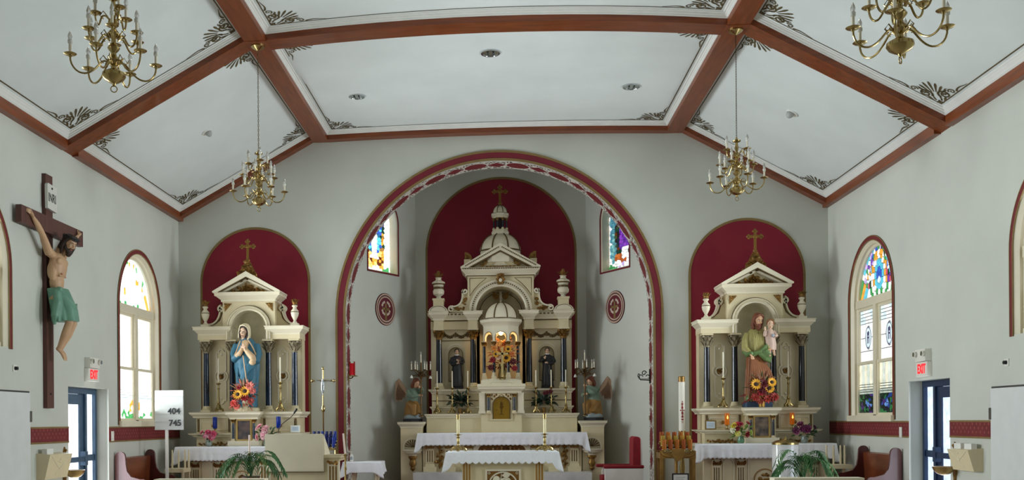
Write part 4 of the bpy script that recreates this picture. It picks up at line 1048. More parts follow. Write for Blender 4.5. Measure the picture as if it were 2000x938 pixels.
# white marble steps
for s in (-1, 1):
    H('marble_step', MB().box(min(X_(s*.55), X_(s*1.78)), max(X_(s*.55), X_(s*1.78)), 19.95, 20.44, Zb, .56), MARBLE)
H('marble_footpace', MB().box(X_(-.6), X_(.6), 19.9, 20.44, Zb, .5), MARBLE)
# gradines
H('gradine', MB().box(X_(-1.56), X_(1.56), 20.8, 21.9, 1.345, 1.70), CREAM); H('gradine_cornice', cornice(MB(), X_(-1.56), X_(1.56), 20.78, 21.9, 1.66, 1.745, .05), IVORY)
H('upper_gradine', MB().box(X_(-1.46), X_(1.46), 20.98, 21.9, 1.745, 2.2), CREAM)
H('upper_gradine_ledge', cornice(MB(), X_(-1.46), X_(1.46), 20.97, 21.9, 1.83, 1.90, .05), IVORY); H('reredos_shelf', cornice(MB(), X_(-1.46), X_(1.46), 20.96, 21.9, 2.17, 2.265, .08), IVORY)
for s in (-1, 1):
    for z in (2.02,): H('gilt_line', MB().box(min(X_(s*.48), X_(s*1.45)), max(X_(s*.48), X_(s*1.45)), 20.972, 20.985, z-.008, z+.008), GILTLINE)
# tabernacle
H('tabernacle_block', MB().box(X_(-.42), X_(.42), 20.7, 21.2, 1.345, 2.2), CREAM)
H('tabernacle_cornice', cornice(MB(), X_(-.40), X_(.40), 20.66, 21.2, 2.17, 2.30, .1), IVORY)
H('tabernacle_step', MB().box(X_(-.5), X_(.5), 20.72, 21.3, 2.30, 2.36).box(X_(-.42), X_(.42), 20.8, 21.4, 2.36, 2.44), IVORY)
for s in (-1, 1):
    column(ha, X_(s*.265), 20.65, 1.745, 2.16, .032, NAVY, .05, .07, GILT)
    H('tabernacle_pier', MB().box(X_(s*.4)-.06, X_(s*.4)+.06, 20.66, 20.8, 1.745, 2.17).box(X_(s*.4)-.075, X_(s*.4)+.075, 20.64, 20.8, 1.745, 1.80), IVORY)
da = lambda w, zs: [(X_(-w), 1.63), (X_(-w), zs)] + arc(X_(0), zs, w, pi, 0, 16)[1:-1] + [(X_(w), zs), (X_(w), 1.63)]
H('tabernacle_frame', MB().prism([(X_(-.225), 1.6), (X_(-.225), 2.16), (X_(.225), 2.16), (X_(.225), 1.6)], 20.67, 20.7, None, [da(.165, 1.92)]), CREAM, smooth=False)
H('frame_moulding', MB().sweep([(X_(-.165), 1.63)] + arc(X_(0), 1.92, .165, pi, 0, 18) + [(X_(.165), 1.63)], [(0, 20.67), (0, 20.655), (.018, 20.655), (.018, 20.67)]), GILTLINE)
td = H('tabernacle_door', MB().prism(da(.163, 1.92), 20.685, 20.695), mat('gold_door', (206, 164, 66), .28, metal=.9, var=.15), smooth=False)
b = MB().lathe([(.05, 1.72), (.052, 1.73), (.015, 1.745), (.012, 1.79), (.022, 1.805), (.012, 1.82), (.02, 1.84), (.045, 1.87), (.05, 1.91)], (X_(0), 20.683, 0), 14, 0, 2*pi, 1, .2); b.sphere((X_(0), 20.68, 1.955), (.04, .008, .04), 12, 6)
b.box(X_(-.105), X_(-.09), 20.675, 20.685, 1.81, 1.83); H('chalice_relief', b, mat('dark_gilt_relief', (112, 84, 34), .4, metal=.8), td)
b = MB().sweep(arc(X_(0), 2.08, .06, 0, 2*pi, 16)[:-1], [(0, 20.665), (.014, 20.665)], None, True)
for s in (-1, 1): rel(b, [(X_(s*.14), 2.1), (X_(s*.19), 2.12), (X_(s*.19), 2.04), (X_(s*.1), 2.13)], .02, .01, 6, 20.668)
H('gilt_tabernacle_ornament', b, GILT)
# reredos
HZ0 = 2.265
nst = 0.97
def nich(x, r, z0, zs): return [(x-r, z0), (x-r, zs)] + arc(x, zs, r, pi, 0, 14)[1:-1] + [(x+r, zs), (x+r, z0)]
for s in (-1, 1):
    c = X_(s*.97); x0, x1 = sorted((X_(s*.46), X_(s*1.5)))
    H('reredos_wall', MB().prism([(x0, HZ0), (x0, 3.86), (x1, 3.86), (x1, HZ0)], 21.4, 21.6, None, [nich(c, .145, 2.45, 3.02)]), CREAM, smooth=False)
    H('statue_niche', MB().prism(nich(c, .16, 2.44, 3.02), 21.53, 21.56), CREAM, smooth=False)
    H('niche_line', MB().sweep([(c-.145, 2.45)] + arc(c, 3.02, .145, pi, 0, 14) + [(c+.145, 2.45)], [(0, 21.398), (.014, 21.398)], None, True), GILTLINE)
    H('niche_arch', MB().sweep([(c-.215, 2.3)] + arc(c, 3.04, .215, pi, 0, 16) + [(c+.215, 2.3)], [(0, 21.4), (0, 21.385), (-.025, 21.385), (-.025, 21.4)]), IVORY)
    H('niche_line', MB().box(x0+.12, x1-.12, 21.39, 21.4, 3.31, 3.325), GILTLINE)
    b = MB()                                                      # garland under the frieze
    for k in range(13):
        u = k/12; xx = c-.24+.48*u; zz = 3.47-.075*abs(sin(2*pi*u)); b.sphere((xx, 21.385, zz), (.026, .02, .026+.012*abs(sin(2*pi*u))), 7, 5)
    for xx in (c-.25, c, c+.25): b.leaf((xx, 21.38, 3.5), (0, -.1, -1), .12, .06, (0, -1, 0), .1)
    H('gilt_garland', b, GILTLINE)
    for x in (1.32, .59): column(ha, X_(s*x), 21.25, HZ0, 3.55, .066, NAVY, .13, .21, GILT)
    H('frieze', MB().box(x0, x1, 21.32, 21.6, 3.55, 3.74), CREAM)
    H('dentil_band', MB().box(x0, x1, 21.30, 21.32, 3.725, 3.755), GILTLINE)
    H('cornice', cornice(MB(), x0+.02, x1-.02, 21.3, 21.6, 3.75, 3.9, .09), IVORY)
    for x in (1.32, .59):
        H('entablature_block', MB().box(X_(s*x)-.1, X_(s*x)+.1, 21.14, 21.4, 3.55, 3.74).box(X_(s*x)-.085, X_(s*x)+.085, 21.15, 21.4, 3.53, 3.56), CREAM)
        H('block_cornice', cornice(MB(), X_(s*x)-.1, X_(s*x)+.1, 21.14, 21.5, 3.73, 3.92, .12), IVORY)
    b = MB()
    for k in range(12): b.box(x0+.03+k*(x1-x0-.06)/12, x0+.03+(k+.55)*(x1-x0-.06)/12, 21.205, 21.215, 3.85, 3.875)
    tag(H('gilt_egg_and_dart', b, GILTLINE), kind='stuff')
    cx = X_(s*1.32)
    H('segmental_cap', MB().prism([(cx-.2, 3.92)] + [(cx+.2*cos(a), 3.92+.12*sin(a)) for a in [pi-pi*k/12 for k in range(13)]], 21.05, 21.45), IVORY, smooth=False)
    H('cap_line', MB().sweep([(cx+.16*cos(a), 3.93+.09*sin(a)) for a in [pi-pi*k/12 for k in range(13)]], [(0, 21.045), (.01, 21.045)]), GILTLINE)
    H('urn_pedestal', MB().box(cx-.11, cx+.11, 21.14, 21.4, 3.98, 4.2).box(cx-.125, cx+.125, 21.12, 21.4, 4.16, 4.2), CREAM)
    u = H('urn', MB().lathe([(.06, 4.2), (.05, 4.23), (.045, 4.25), (.11, 4.30), (.12, 4.36), (.1, 4.41), (.06, 4.43), (.1, 4.46), (.11, 4.50), (.135, 4.53), (.13, 4.56), (.06, 4.6), (.055, 4.64), (.075, 4.655), (.05, 4.66)], (cx, 21.26, 0), 16, flute=.03, nf=8), IVORY)
    b = MB()
    for k in range(9):
        a = 2*pi*k/9; b.leaf((cx+.03*cos(a), 21.26+.03*sin(a), 4.655), (cos(a)*.6, sin(a)*.6, 1), .13, .05, (cos(a), sin(a), 0), -.5)
    b.sphere((cx, 21.26, 4.74), (.04, .04, .07), 8, 6); H('gilt_finial', b, GILT, u)
    H('urn_band', MB().lathe([(.132, 4.5), (.138, 4.52), (.13, 4.53)], (cx, 21.26, 0), 16).lathe([(.112, 4.41), (.116, 4.45)], (cx, 21.26, 0), 16), GILTLINE, u)
    # volutes beside the upper block
    H('volute', scroll(s, .745, 4.34, .98, 3.99, 21.2, 21.4, .075, .035), IVORY) if False else None
    pth = [(X_(s*(.755+.06*cos(q)*(.3+.7*k/14))), 4.35+.06*sin(q)*(.3+.7*k/14)) for k, q in [(k, 2*pi*1.2*k/14-.6) for k in range(15)]]
    mid = [(X_(s*v[0]), v[1]) for v in bez([(.81, 4.3, 0), (.80, 4.08, 0), (.92, 4.02, 0), (1.03, 4.03, 0)], 10)]
    e2 = [(X_(s*(1.05+.065*cos(q)*(1-.7*k/14))), 3.975+.065*sin(q)*(1-.7*k/14)) for k, q in [(k, pi*.6-2*pi*1.2*k/14) for k in range(15)]]
    H('volute', MB().sweep(pth+mid+e2, [(-.016, 21.18), (.016, 21.18), (.016, 21.36), (-.016, 21.36), (-.016, 21.18)]), IVORY)
    vw = H('volute_web', MB().prism([(X_(s*a), b_) for a, b_ in [(.7, 3.91), (1.05, 3.91), (1.0, 4.0), (.9, 4.03), (.82, 4.12), (.79, 4.3), (.7, 4.34)]], 21.24, 21.34), CREAM, smooth=False)
    H('gilt_leaf_relief', rel(MB(), [(X_(s*(.8+.05*k)), 3.97+.02*(k % 2)) for k in range(4)] + [(X_(s*.76), 4.08), (X_(s*.76), 4.17)], .034, .02, 14+s, 21.23), GILT, vw)
H('recess_back', MB().box(X_(-.56), X_(.56), 21.85, 21.95, 2.2, 4.7), mat('recess_cream', (206, 198, 172), .55))
for s in (-1, 1): H('recess_side', MB().box(min(X_(s*.46), X_(s*.52)), max(X_(s*.46), X_(s*.52)), 21.4, 21.9, HZ0, 3.95), CREAM)
# upper block with the great arch
ar = .52; az = 3.92
H('upper_block', MB().prism([(X_(-.7), 3.9), (X_(-ar), 3.9)] + arc(X_(0), az, ar, pi, 0, 24) + [(X_(ar), 3.9), (X_(.7), 3.9), (X_(.7), 4.68), (X_(-.7), 4.68)], 21.2, 21.8), CREAM, smooth=False)
H('arch_moulding', MB().sweep(arc(X_(0), az, .665, pi, 0, 32), [(0, 21.2), (0, 21.16), (-.035, 21.15), (-.045, 21.17), (-.1, 21.17), (-.11, 21.15), (-.145, 21.17), (-.145, 21.2)]), IVORY)
b = MB()
for k in range(40):
    a = pi*(k+.5)/40; cx, cz = X_(0)+.6*cos(a), az+.6*sin(a); b.prism([(cx+.018*cos(a+q), cz+.018*sin(a+q)) for q in (0, pi/2, pi, 3*pi/2)], 21.162, 21.17)
tag(H('gilt_arch_beading', b, GILTLINE), kind='stuff')
H('arch_line', MB().sweep(arc(X_(0), az, .46, pi, 0, 28), [(0, 21.845), (.016, 21.845)]), GILTLINE)
for s in (-1, 1):
    q = [(X_(s*.65), 4.62), (X_(s*.3), 4.62), (X_(s*.45), 4.5), (X_(s*.56), 4.38), (X_(s*.65), 4.25)]
    H('spandrel_line', MB().sweep(q, [(-.006, 21.196), (.006, 21.196)], None, True), GILTLINE)
H('gilt_keystone', rel(MB().prism([(X_(-.06), 4.48), (X_(.06), 4.48), (X_(.075), 4.68), (X_(-.075), 4.68)], 21.1, 21.2), [(X_(-.05), 4.66), (X_(.05), 4.66), (X_(0), 4.69), (X_(-.07), 4.58), (X_(.07), 4.58)], .035, .03, 17, 21.11), GILT)
H('mask_keystone', MB().sphere((X_(0), 21.09, 4.56), (.035, .03, .045), 10, 8), IVORY)
# dove in the arch
b = MB().sphere((X_(0), 21.72, 4.27), (.035, .03, .08), 10, 8).sphere((X_(0), 21.7, 4.37), (.028, .028, .03), 10, 6)
dv = H('dove', b, mat('dove_white', (214, 208, 192), .5))
for s in (-1, 1):
    b = MB()
    for k in range(6): b.leaf((X_(s*.02), 21.71, 4.3), (s, -.05, .55-.26*k), .2-.015*k, .05, (0, -1, 0), .25)
    H('dove_wing', b, GILT, dv)
b = MB()
for k in range(3): b.leaf((X_(0), 21.71, 4.2), ((k-1)*.4, 0, -1), .13, .05, (0, -1, 0), 0)
H('dove_tail', b, MATS['dove_white'], dv)
# pediment
H('pediment_cornice', cornice(MB(), X_(-.72), X_(.72), 21.16, 21.8, 4.66, 4.83, .12), IVORY)
H('pediment_back', MB().prism([(X_(-.75), 4.83), (X_(.75), 4.83), (X_(0), 5.27)], 21.2, 21.7), CREAM, smooth=False)
H('raking_cornice', MB().prism([(X_(-.84), 4.82), (X_(-.7), 4.82), (X_(0), 5.19), (X_(.7), 4.82), (X_(.84), 4.82), (X_(.84), 4.85), (X_(0), 5.34), (X_(-.84), 4.85)], 21.04, 21.7), IVORY, smooth=False)
H('raking_line', MB().prism([(X_(-.70), 4.825), (X_(-.64), 4.825), (X_(0), 5.155), (X_(.64), 4.825), (X_(.70), 4.825), (X_(0), 5.185)], 21.05, 21.2), GILTLINE, smooth=False)
for n_, k0, k1 in (('raking_dentils', .05, .95),):
    for s in (-1, 1):
        b = MB()
        for k in range(22):
            u = k0+(k1-k0)*k/21; xx = X_(s*.77*(1-u)); zz = 4.845+.425*u; b.box(xx-.011, xx+.011, 21.03, 21.045, zz-.012, zz+.012)
        tag(H(n_, b, GILTLINE), kind='stuff')
b = MB()
for k in range(34): b.box(X_(-.78+.0473*k)-.011, X_(-.78+.0473*k)+.011, 21.02, 21.05, 4.795, 4.815)
tag(H('cornice_dentils', b, GILTLINE), kind='stuff')
H('cornice_line', MB().box(X_(-.72), X_(.72), 21.14, 21.16, 4.66, 4.675), GILTLINE)
H('triangle_emblem', MB().prism([(X_(-.16), 4.88), (X_(.16), 4.88), (X_(0), 5.02)], 21.17, 21.2).sphere((X_(0), 21.17, 4.925), (.03, .012, .018), 10, 6), IVORY, smooth=False)
b = MB()
for s in (-1, 1):
    for k in range(7):
        u = k/6; x, z = X_(s*(.32*(1-u)+.03)), 4.87+.22*u
        b.leaf((x, 21.18, z), (s*.9, -.2, .5), .1, .05, (0, -1, 0), .2); b.leaf((x, 21.18, z), (s*.2, -.2, 1), .07, .04, (0, -1, 0), .2)
    for k in range(4): b.leaf((X_(s*.08*k), 21.18, 4.865), (s, -.2, -.05), .09, .035, (0, -1, 0), .1)
H('gilt_laurel', b, GILT)
for s in (-1, 1):
    H('acroterion_block', MB().box(X_(s*.70)-.07, X_(s*.70)+.07, 21.2, 21.5, 4.9, 5.03), CREAM)
    q = [(X_(s*.76), 5.03), (X_(s*.60), 5.03)] + [(X_(s*(.76-.16*cos(a))), 5.03+.17*sin(a)) for a in [pi/2*k/8 for k in range(1, 9)]]
    H('gilt_acroterion', rel(MB().prism(q, 21.3, 21.36), [(X_(s*.72), 5.1), (X_(s*.68), 5.07), (X_(s*.72), 5.05)], .028, .015, 19, 21.3), GILT)
# dome, lantern and cross
dc = (X_(-.0), 21.5, 0)
H('dome_drum', MB().lathe([(.46, 4.95), (.46, 5.20), (.445, 5.22)], dc, 8, pi/8, 2*pi+pi/8), IVORY)
dm = H('dome', MB().lathe([(.44*cos(a), 5.22+.40*sin(a)) for a in [.02+(pi/2-.42)*k/10 for k in range(11)]], dc, 32), IVORY)
for k in range(8):
    a0 = pi/8+2*pi*k/8
    H('dome_rib', MB().tube([(dc[0]+.443*cos(a)*cos(a0), dc[1]+.443*cos(a)*sin(a0), 5.22+.402*sin(a)) for a in [.02+(pi/2-.42)*j/10 for j in range(11)]], .016, 6), GILTLINE, dm)
H('dome_ring', MB().lathe([(.447, 5.215), (.455, 5.225), (.445, 5.24)], dc, 32), GILTLINE, dm)
ln = H('lantern_base', MB().lathe([(.2, 5.58), (.2, 5.63), (.18, 5.66), (.165, 5.69)], dc, 8, pi/8, 2*pi+pi/8), IVORY)
for k in range(8):
    a = pi/8+2*pi*k/8; column(ha, dc[0]+.145*cos(a), dc[1]+.145*sin(a), 5.69, 5.94, .02, NAVY, .03, .05, GILT)
H('lantern_core', MB().lathe([(.09, 5.69), (.09, 5.93)], dc, 12), mat('dark_core', (40, 18, 24), .7))
H('lantern_cornice', MB().lathe([(.16, 5.94), (.17, 5.97), (.2, 5.985), (.2, 6.03), (.165, 6.05)], dc, 8, pi/8, 2*pi+pi/8), IVORY)
sd_ = H('lantern_dome', MB().lathe([(.16*cos(a), 6.05+.17*sin(a)) for a in [(pi/2-.15)*k/8 for k in range(9)]], dc, 24), IVORY)
for k in range(8):
    a0 = pi/8+2*pi*k/8
    H('lantern_rib', MB().tube([(dc[0]+.162*cos(a)*cos(a0), dc[1]+.162*cos(a)*sin(a0), 6.05+.172*sin(a)) for a in [(pi/2-.15)*j/8 for j in range(9)]], .009, 5), GILTLINE, sd_)
H('lantern_finial', MB().lathe([(.035, 6.21), (.03, 6.24), (.012, 6.26)], dc, 10), GILT)
trefoil_cross(ha, dc[0], dc[1], 6.24, 6.64, .29, GILT)
# canopy over the exposition throne
cc = (X_(0), 21.2, 0); cr_ = .43
H('canopy_base', MB().lathe([(.48, 2.30), (.48, 2.38), (.44, 2.40), (.44, 2.47)], cc, 8, pi/8, 2*pi+pi/8), IVORY)
for k in range(8):
    a = pi/8+2*pi*k/8
    if sin(a) < .6: column(ha, cc[0]+.385*cos(a), cc[1]+.385*sin(a), 2.47, 3.26, .033, NAVY, .12, .09, GILT)
apo = .40*cos(pi/8); hw = .40*sin(pi/8)
for k in range(8):
    a = 2*pi*k/8; ca, sa = cos(a), sin(a); lf = (lambda ca, sa: lambda u, v, d: (cc[0]+ca*(apo+d)-sa*u, cc[1]+sa*(apo+d)+ca*u, v))(ca, sa)
    w = hw*.72
    H('canopy_arch', MB().prism([(-hw, 3.26), (-w, 3.26), (-w, 3.34)] + arc(0, 3.34, w, pi, 0, 12)[1:-1] + [(w, 3.34), (w, 3.26), (hw, 3.26), (hw, 3.58), (-hw, 3.58)], -.04, .0, lf), IVORY, smooth=False)
    H('canopy_arch_line', MB().sweep([(-w, 3.27)] + arc(0, 3.34, w, pi, 0, 12) + [(w, 3.27)], [(0, .003), (.014, .003)], lf), GILTLINE)
H('canopy_cornice', MB().lathe([(.40, 3.57), (.42, 3.62), (.47, 3.66), (.48, 3.71), (.44, 3.73), (.38, 3.74)], cc, 8, pi/8, 2*pi+pi/8), IVORY)
cd = H('canopy_dome', MB().lathe([(.36*cos(a), 3.74+.36*sin(a)) for a in [pi/2*k/10 for k in range(11)]], cc, 32), IVORY)
for k in range(8):
    a0 = pi/8+2*pi*k/8
    H('canopy_rib', MB().tube([(cc[0]+.363*cos(a)*cos(a0), cc[1]+.363*cos(a)*sin(a0), 3.74+.363*sin(a)) for a in [pi/2*j/10 for j in range(11)]], .013, 6), GILTLINE, cd)
H('canopy_ring', MB().lathe([(.366, 3.735), (.372, 3.745), (.362, 3.755)], cc, 32), GILTLINE, cd)
H('canopy_finial', MB().lathe([(.03, 4.09), (.035, 4.11), (.012, 4.13), (.0, 4.15)], cc, 10), IVORY, cd)
# the small shaded lamp that glows inside the canopy
lp = thing('canopy_lamp', 'small glowing lamp inside the domed canopy of the high altar', 'lamp', (cc[0], cc[1], 3.5))
build('lamp_globe', MB().sphere((cc[0], cc[1]-.0, 3.46), (.055, .055, .06), 14, 8), mat('warm_lamp_glass', (255, 214, 140), .3, emit=3.0), lp)
build('lamp_rod', MB().tube([(cc[0], cc[1], 3.51), (cc[0], cc[1], 3.565)], .008), BRASS, lp)
pl = bpy.data.lights.new('canopy_lamp_light', 'POINT'); pl.energy = 7; pl.color = (1, .66, .3); pl.shadow_soft_size = .06
po = bpy.data.objects.new('canopy_lamp_light', pl); COL.objects.link(po); po.location = (cc[0], cc[1]-.12, 3.42); po['kind'] = 'structure'
t = thing('altar_cloth', 'white lace edged linen cloth on the high altar', 'altar cloth', (HX, 20.6, 1.346))
solid(build('linen_sheet', cloth_mesh(X_(-1.71), X_(1.71), 20.265, 20.44, 1.348, .24, 38, .42).add([(X_(-1.6), 20.44, 1.351), (X_(1.6), 20.44, 1.351), (X_(1.6), 20.635, 1.351), (X_(-1.6), 20.635, 1.351)], [(0, 1, 2, 3)]), LINEN, t))
lace_strip(t, X_(-1.25), X_(1.25), 20.252, 1.24, .05, 48)
# ================================================================ figures (statues)
EYEW = mat('eye_white', (222, 214, 200), .3, var=.02); IRIS = mat('iris_dark', (40, 28, 22), .3, var=.1); LIPS = mat('lip_rose', (166, 84, 74), .5, var=.08)
BLUEROBE = mat('blue_mantle_paint', (60, 114, 138), .5, var=.14, scale=5, bump=.05); CREAMROBE = mat('cream_robe_paint', (204, 172, 134), .5, var=.08, scale=6)
OLIVE = mat('olive_tunic_paint', (156, 146, 86), .5, var=.12, scale=6); GREENR = mat('green_drape_paint', (92, 118, 66), .5, var=.12, scale=6)
BROWNR = mat('ochre_brown_mantle_paint', (136, 82, 44), .5, var=.18, scale=5); PINKR = mat('pale_pink_robe_paint', (206, 176, 160), .5, var=.08)
CASSOCK = mat('black_cassock_paint', (24, 24, 28), .5, var=.2); TEAL = mat('green_loincloth_paint', (104, 148, 126), .5, var=.14, scale=6, bump=.05)
SAGE = mat('sage_tunic_paint', (112, 134, 116), .55, var=.12, scale=6); OCHRE = mat('ochre_skirt_paint', (150, 110, 54), .55, var=.18, scale=6); WINGP = mat('wing_paint', (188, 156, 130), .55, var=.15, scale=6)
CLOUD = mat('pale_blue_cloud_paint', (150, 164, 168), .6, var=.1); CORPUSM = mat('corpus_flesh_paint', (196, 158, 122), .5, var=.1, scale=7)
def loft(mb, rings, n=44, seed=0):
    R = []
    for z, cx, cy, rx, ry, amp, nf, ph in rings:
        r = []
        for k in range(n):
            a = 2*pi*k/n; f = 1+amp*(sin(nf*a+ph)+.45*sin(nf*1.7*a+ph*2+seed)-.3*abs(sin(nf*.5*a+seed)))
            r.append((cx+rx*f*cos(a), cy+ry*f*sin(a), z))
        R.append(r)
    return mb.rings(R)
def hand(mb, p, d, up, s=1.0, curl=.3, side=1):
    """Palm and five fingers; d = pointing direction, up = back of the hand's normal."""
    p = Vector(p); d = Vector(d).normalized(); u = Vector(up); u = (u-d*u.dot(d)).normalized(); x = d.cross(u)*side
    mb.tube([p-d*.02*s, p+d*.03*s, p+d*.075*s], [.024*s, .036*s, .034*s], 8, flat=.55)
    for i, (o, l) in enumerate(((-.027, .066), (-.009, .078), (.010, .074), (.027, .058))):
        q = p+x*o*s+d*.07*s; mid = q+d*l*.55*s-u*curl*.02*s; e = q+d*l*(1-.3*curl)*s-u*curl*.06*s
        mb.tube([q, mid, e], [.0105*s, .0098*s, .0075*s], 6)
    q = p+x*-.03*s+d*.02*s
    mb.tube([q, q-x*.025*s+d*.03*s-u*.01*s, q-x*.03*s+d*.062*s-u*.02*s], [.0125*s, .011*s, .009*s], 6)
def head(parent, M, skin, hairm, s, long=True, beard=False, veil=False, hairv=True, name='head'):
    """Head of height s; M places its chin point, face towards -Y. Returns the head part."""
    T = M @ Matrix.Scale(s, 4)
    b = MB(T)
    b.sphere((0, .06, .62), (.335, .42, .38), 18, 12).sphere((0, -.10, .30), (.24, .26, .27), 14, 10).sphere((0, -.25, .085), (.10, .09, .085), 10, 8)
    b.sphere((0, -.12, .62), (.29, .27, .28), 14, 10)
    b.tube([(0, -.35, .62), (0, -.40, .5), (0, -.455, .40)], [.032, .042, .06], 8); b.sphere((0, -.40, .385), (.08, .06, .035), 8, 6)
    for sx in (-1, 1):
        b.sphere((sx*.135, -.30, .40), (.10, .09, .09), 10, 7); b.sphere((sx*.14, -.335, .585), (.11, .05, .035), 10, 6); b.sphere((sx*.335, .05, .47), (.045, .08, .12), 8, 6)
    b.sphere((0, -.335, .21), (.10, .045, .05), 10, 6); b.tube([(0, .06, .35), (0, .09, -.12), (0, .10, -.34)], [.19, .18, .23], 12)
    h = remesh(name, b, skin, parent, s*.034, 2, .5)
    l = MB(T)
    for sx in (-1, 1):
        e = MB(T); e2 = MB(T); br = MB(T)
        e.sphere((sx*.135, -.335, .50), (.062, .04, .034), 10, 6); e2.sphere((sx*.135, -.368, .497), (.028, .014, .03), 8, 6)
        br.tube([(sx*.05, -.395, .585), (sx*.14, -.395, .61), (sx*.23, -.335, .585)], [.014, .018, .01], 5)
        build('eye', e, EYEW, h); build('iris', e2, IRIS, h); build('eyebrow', br, hairm, h)
    l.sphere((0, -.375, .225), (.085, .028, .018), 10, 5).sphere((0, -.37, .19), (.07, .028, .02), 10, 5)
    build('lips', l, LIPS, h)
    if hairv:
        b = MB(T); b.sphere((0, .15, .69), (.385, .43, .37), 18, 12)
        for sx in (-1, 1):
            b.tube([(sx*.02, -.26, .98), (sx*.22, -.24, .88), (sx*.33, -.10, .68), (sx*.36, .02, .45)], [.06, .09, .09, .07], 8)
            if long:
                b.tube([(sx*.34, -.02, .6), (sx*.38, .03, .3), (sx*.34, .02, .02), (sx*.3, -.02, -.22)], [.1, .12, .11, .05], 8); b.tube([(sx*.22, .3, .5), (sx*.26, .28, .1), (sx*.22, .22, -.2)], [.16, .17, .1], 8)
        if long: b.sphere((0, .3, .3), (.3, .2, .42), 12, 8)
        for k in range(9): a = k*.7; b.tube([(.2*sin(a*1.7), -.05+.1*cos(a), 1.02), (.36*sin(a), .1+.3*cos(a), .8)], [.03, .05], 6)
        remesh('hair', b, hairm, h, s*.036, 2, .4)
    if beard:
        b = MB(T); b.sphere((0, -.22, .05), (.20, .18, .17), 12, 8).sphere((0, -.25, -.1), (.12, .12, .14), 10, 7)
        for sx in (-1, 1):
            b.tube([(sx*.30, -.03, .42), (sx*.27, -.14, .22), (sx*.14, -.26, .08)], [.05, .09, .1], 8); b.tube([(0, -.39, .28), (sx*.08, -.37, .265), (sx*.16, -.30, .17)], [.03, .035, .04], 7)
            b.tube([(sx*.05, -.3, -.05), (sx*.06, -.28, -.24)], [.07, .03], 6)
        remesh('beard', b, hairm, h, s*.034, 1, .4)
    return h
def HM(x, y, z, yaw=0, tilt=0, nod=0):       # placement of a head: yaw turns, tilt leans sideways, nod bows
    return Matrix.Translation((x, y, z)) @ Matrix.Rotation(yaw, 4, 'Z') @ Matrix.Rotation(tilt, 4, 'Y') @ Matrix.Rotation(nod, 4, 'X')
SZ = 1.807
# ---- the statue in blue, left altar
st = thing('robed_lady_statue', 'painted statue of a veiled woman in a blue mantle on the left altar', 'statue')
build('statue_base', MB().lathe([(.27, 0), (.27, .06), (.24, .08)], n=24, sy=.72), CREAM, st)
b = MB(); loft(b, [(.08, 0, 0, .215, .16, .05, 7, 0), (.30, 0, 0, .21, .165, .055, 7, .2), (.62, .01, -.01, .24, .175, .05, 7, .5), (.86, .01, -.01, .262, .18, .04, 6, .8), (1.02, .005, -.01, .268, .175, .025, 5, 1.0), (1.17, 0, 0, .26, .16, .012, 5, 1.0), (1.30, 0, .01, .225, .135, 0, 5, 1), (1.39, 0, .02, .15, .10, 0, 5, 1), (1.44, 0, .03, .08, .08, 0, 5, 1)])
b.tube([(-.21, 0, 1.30), (-.25, -.07, 1.12), (-.22, -.15, 1.02), (-.10, -.20, 1.10)], [.075, .085, .08, .05], 10)
b.tube([(.21, 0, 1.30), (.26, -.06, 1.12), (.235, -.13, .98), (.15, -.17, .95)], [.075, .085, .085, .06], 10)
for k in range(7):           # folds gathered from the left hip across the front
    u = k/6; b.tube(bez([(.20, -.15, .98-.02*k), (.0, -.235, .90-.10*u), (-.16, -.19, .62-.3*u), (-.12+.05*u, -.16, .14)], 10), [.012, .022, .028, .03, .03, .028, .026, .024, .02, .016, .012], 6)
for k in range(4): b.tube([(-.15+.1*k, -.165, .85-.08*k), (-.14+.1*k, -.195, .5), (-.13+.095*k, -.175, .1)], [.012, .026, .016], 6)
remesh('mantle', b, BLUEROBE, st, .011, 3, .5)
b = MB(); b.sphere((0, -.075, 1.25), (.105, .07, .15), 14, 10)
for k in range(5): b.tube([(-.06+.03*k, -.10, 1.38), (-.055+.028*k, -.15, 1.28), (-.04+.02*k, -.15, 1.15)], .011, 6)
b.tube([(-.165, -.175, 1.07), (-.08, -.215, 1.13), (-.03, -.22, 1.22)], [.062, .05, .04], 10)
b.tube([(.215, -.17, .97), (.17, -.2, 1.05), (.08, -.215, 1.14), (.02, -.22, 1.22)], [.055, .07, .055, .04], 10)
b.sphere((.17, -.19, .95), (.075, .06, .06), 12, 8)
build('robe_fold', MB().sphere((-.1, -.19, .5), (.06, .04, .04), 10, 6).tube([(-.06, -.2, .5), (-.03, -.215, .38), (-.045, -.2, .22)], [.03, .035, .03], 8), CREAMROBE, st)
remesh('cream_robe', b, CREAMROBE, st, .010, 2, .5)
b = MB()
b.tube(bez([(-.10, -.12, 1.37), (-.14, -.2, 1.2), (-.2, -.21, 1.08)], 8), .014, 6); b.tube(bez([(.07, -.12, 1.38), (.18, -.17, 1.25), (.25, -.15, 1.05)], 8), .014, 6)
b.tube(bez([(-.02, -.215, 1.08), (.02, -.235, .8), (.08, -.22, .45), (.08, -.19, .1)], 10), .012, 6)
build('cream_border', b, CREAMROBE, st)
for a in (((-.035, -.235, 1.20), (.35, -.1, 1), (0, -1, .2), .85, .25, 1), ((.045, -.245, 1.17), (-.5, -.1, 1), (0, -1, .2), .85, .25, -1)): b = MB(); hand(b, *a); remesh('hand', b, SKIN2, st, .006, 1, .4)
h = head(st, HM(-.055, -.05, 1.45, -.15, .28, .30), SKIN2, HAIRD, .235, True)
b = MB(HM(-.055, -.05, 1.45, -.15, .28, .30) @ Matrix.Scale(.235, 4)); b.sphere((0, .20, .73), (.46, .46, .40), 18, 12)
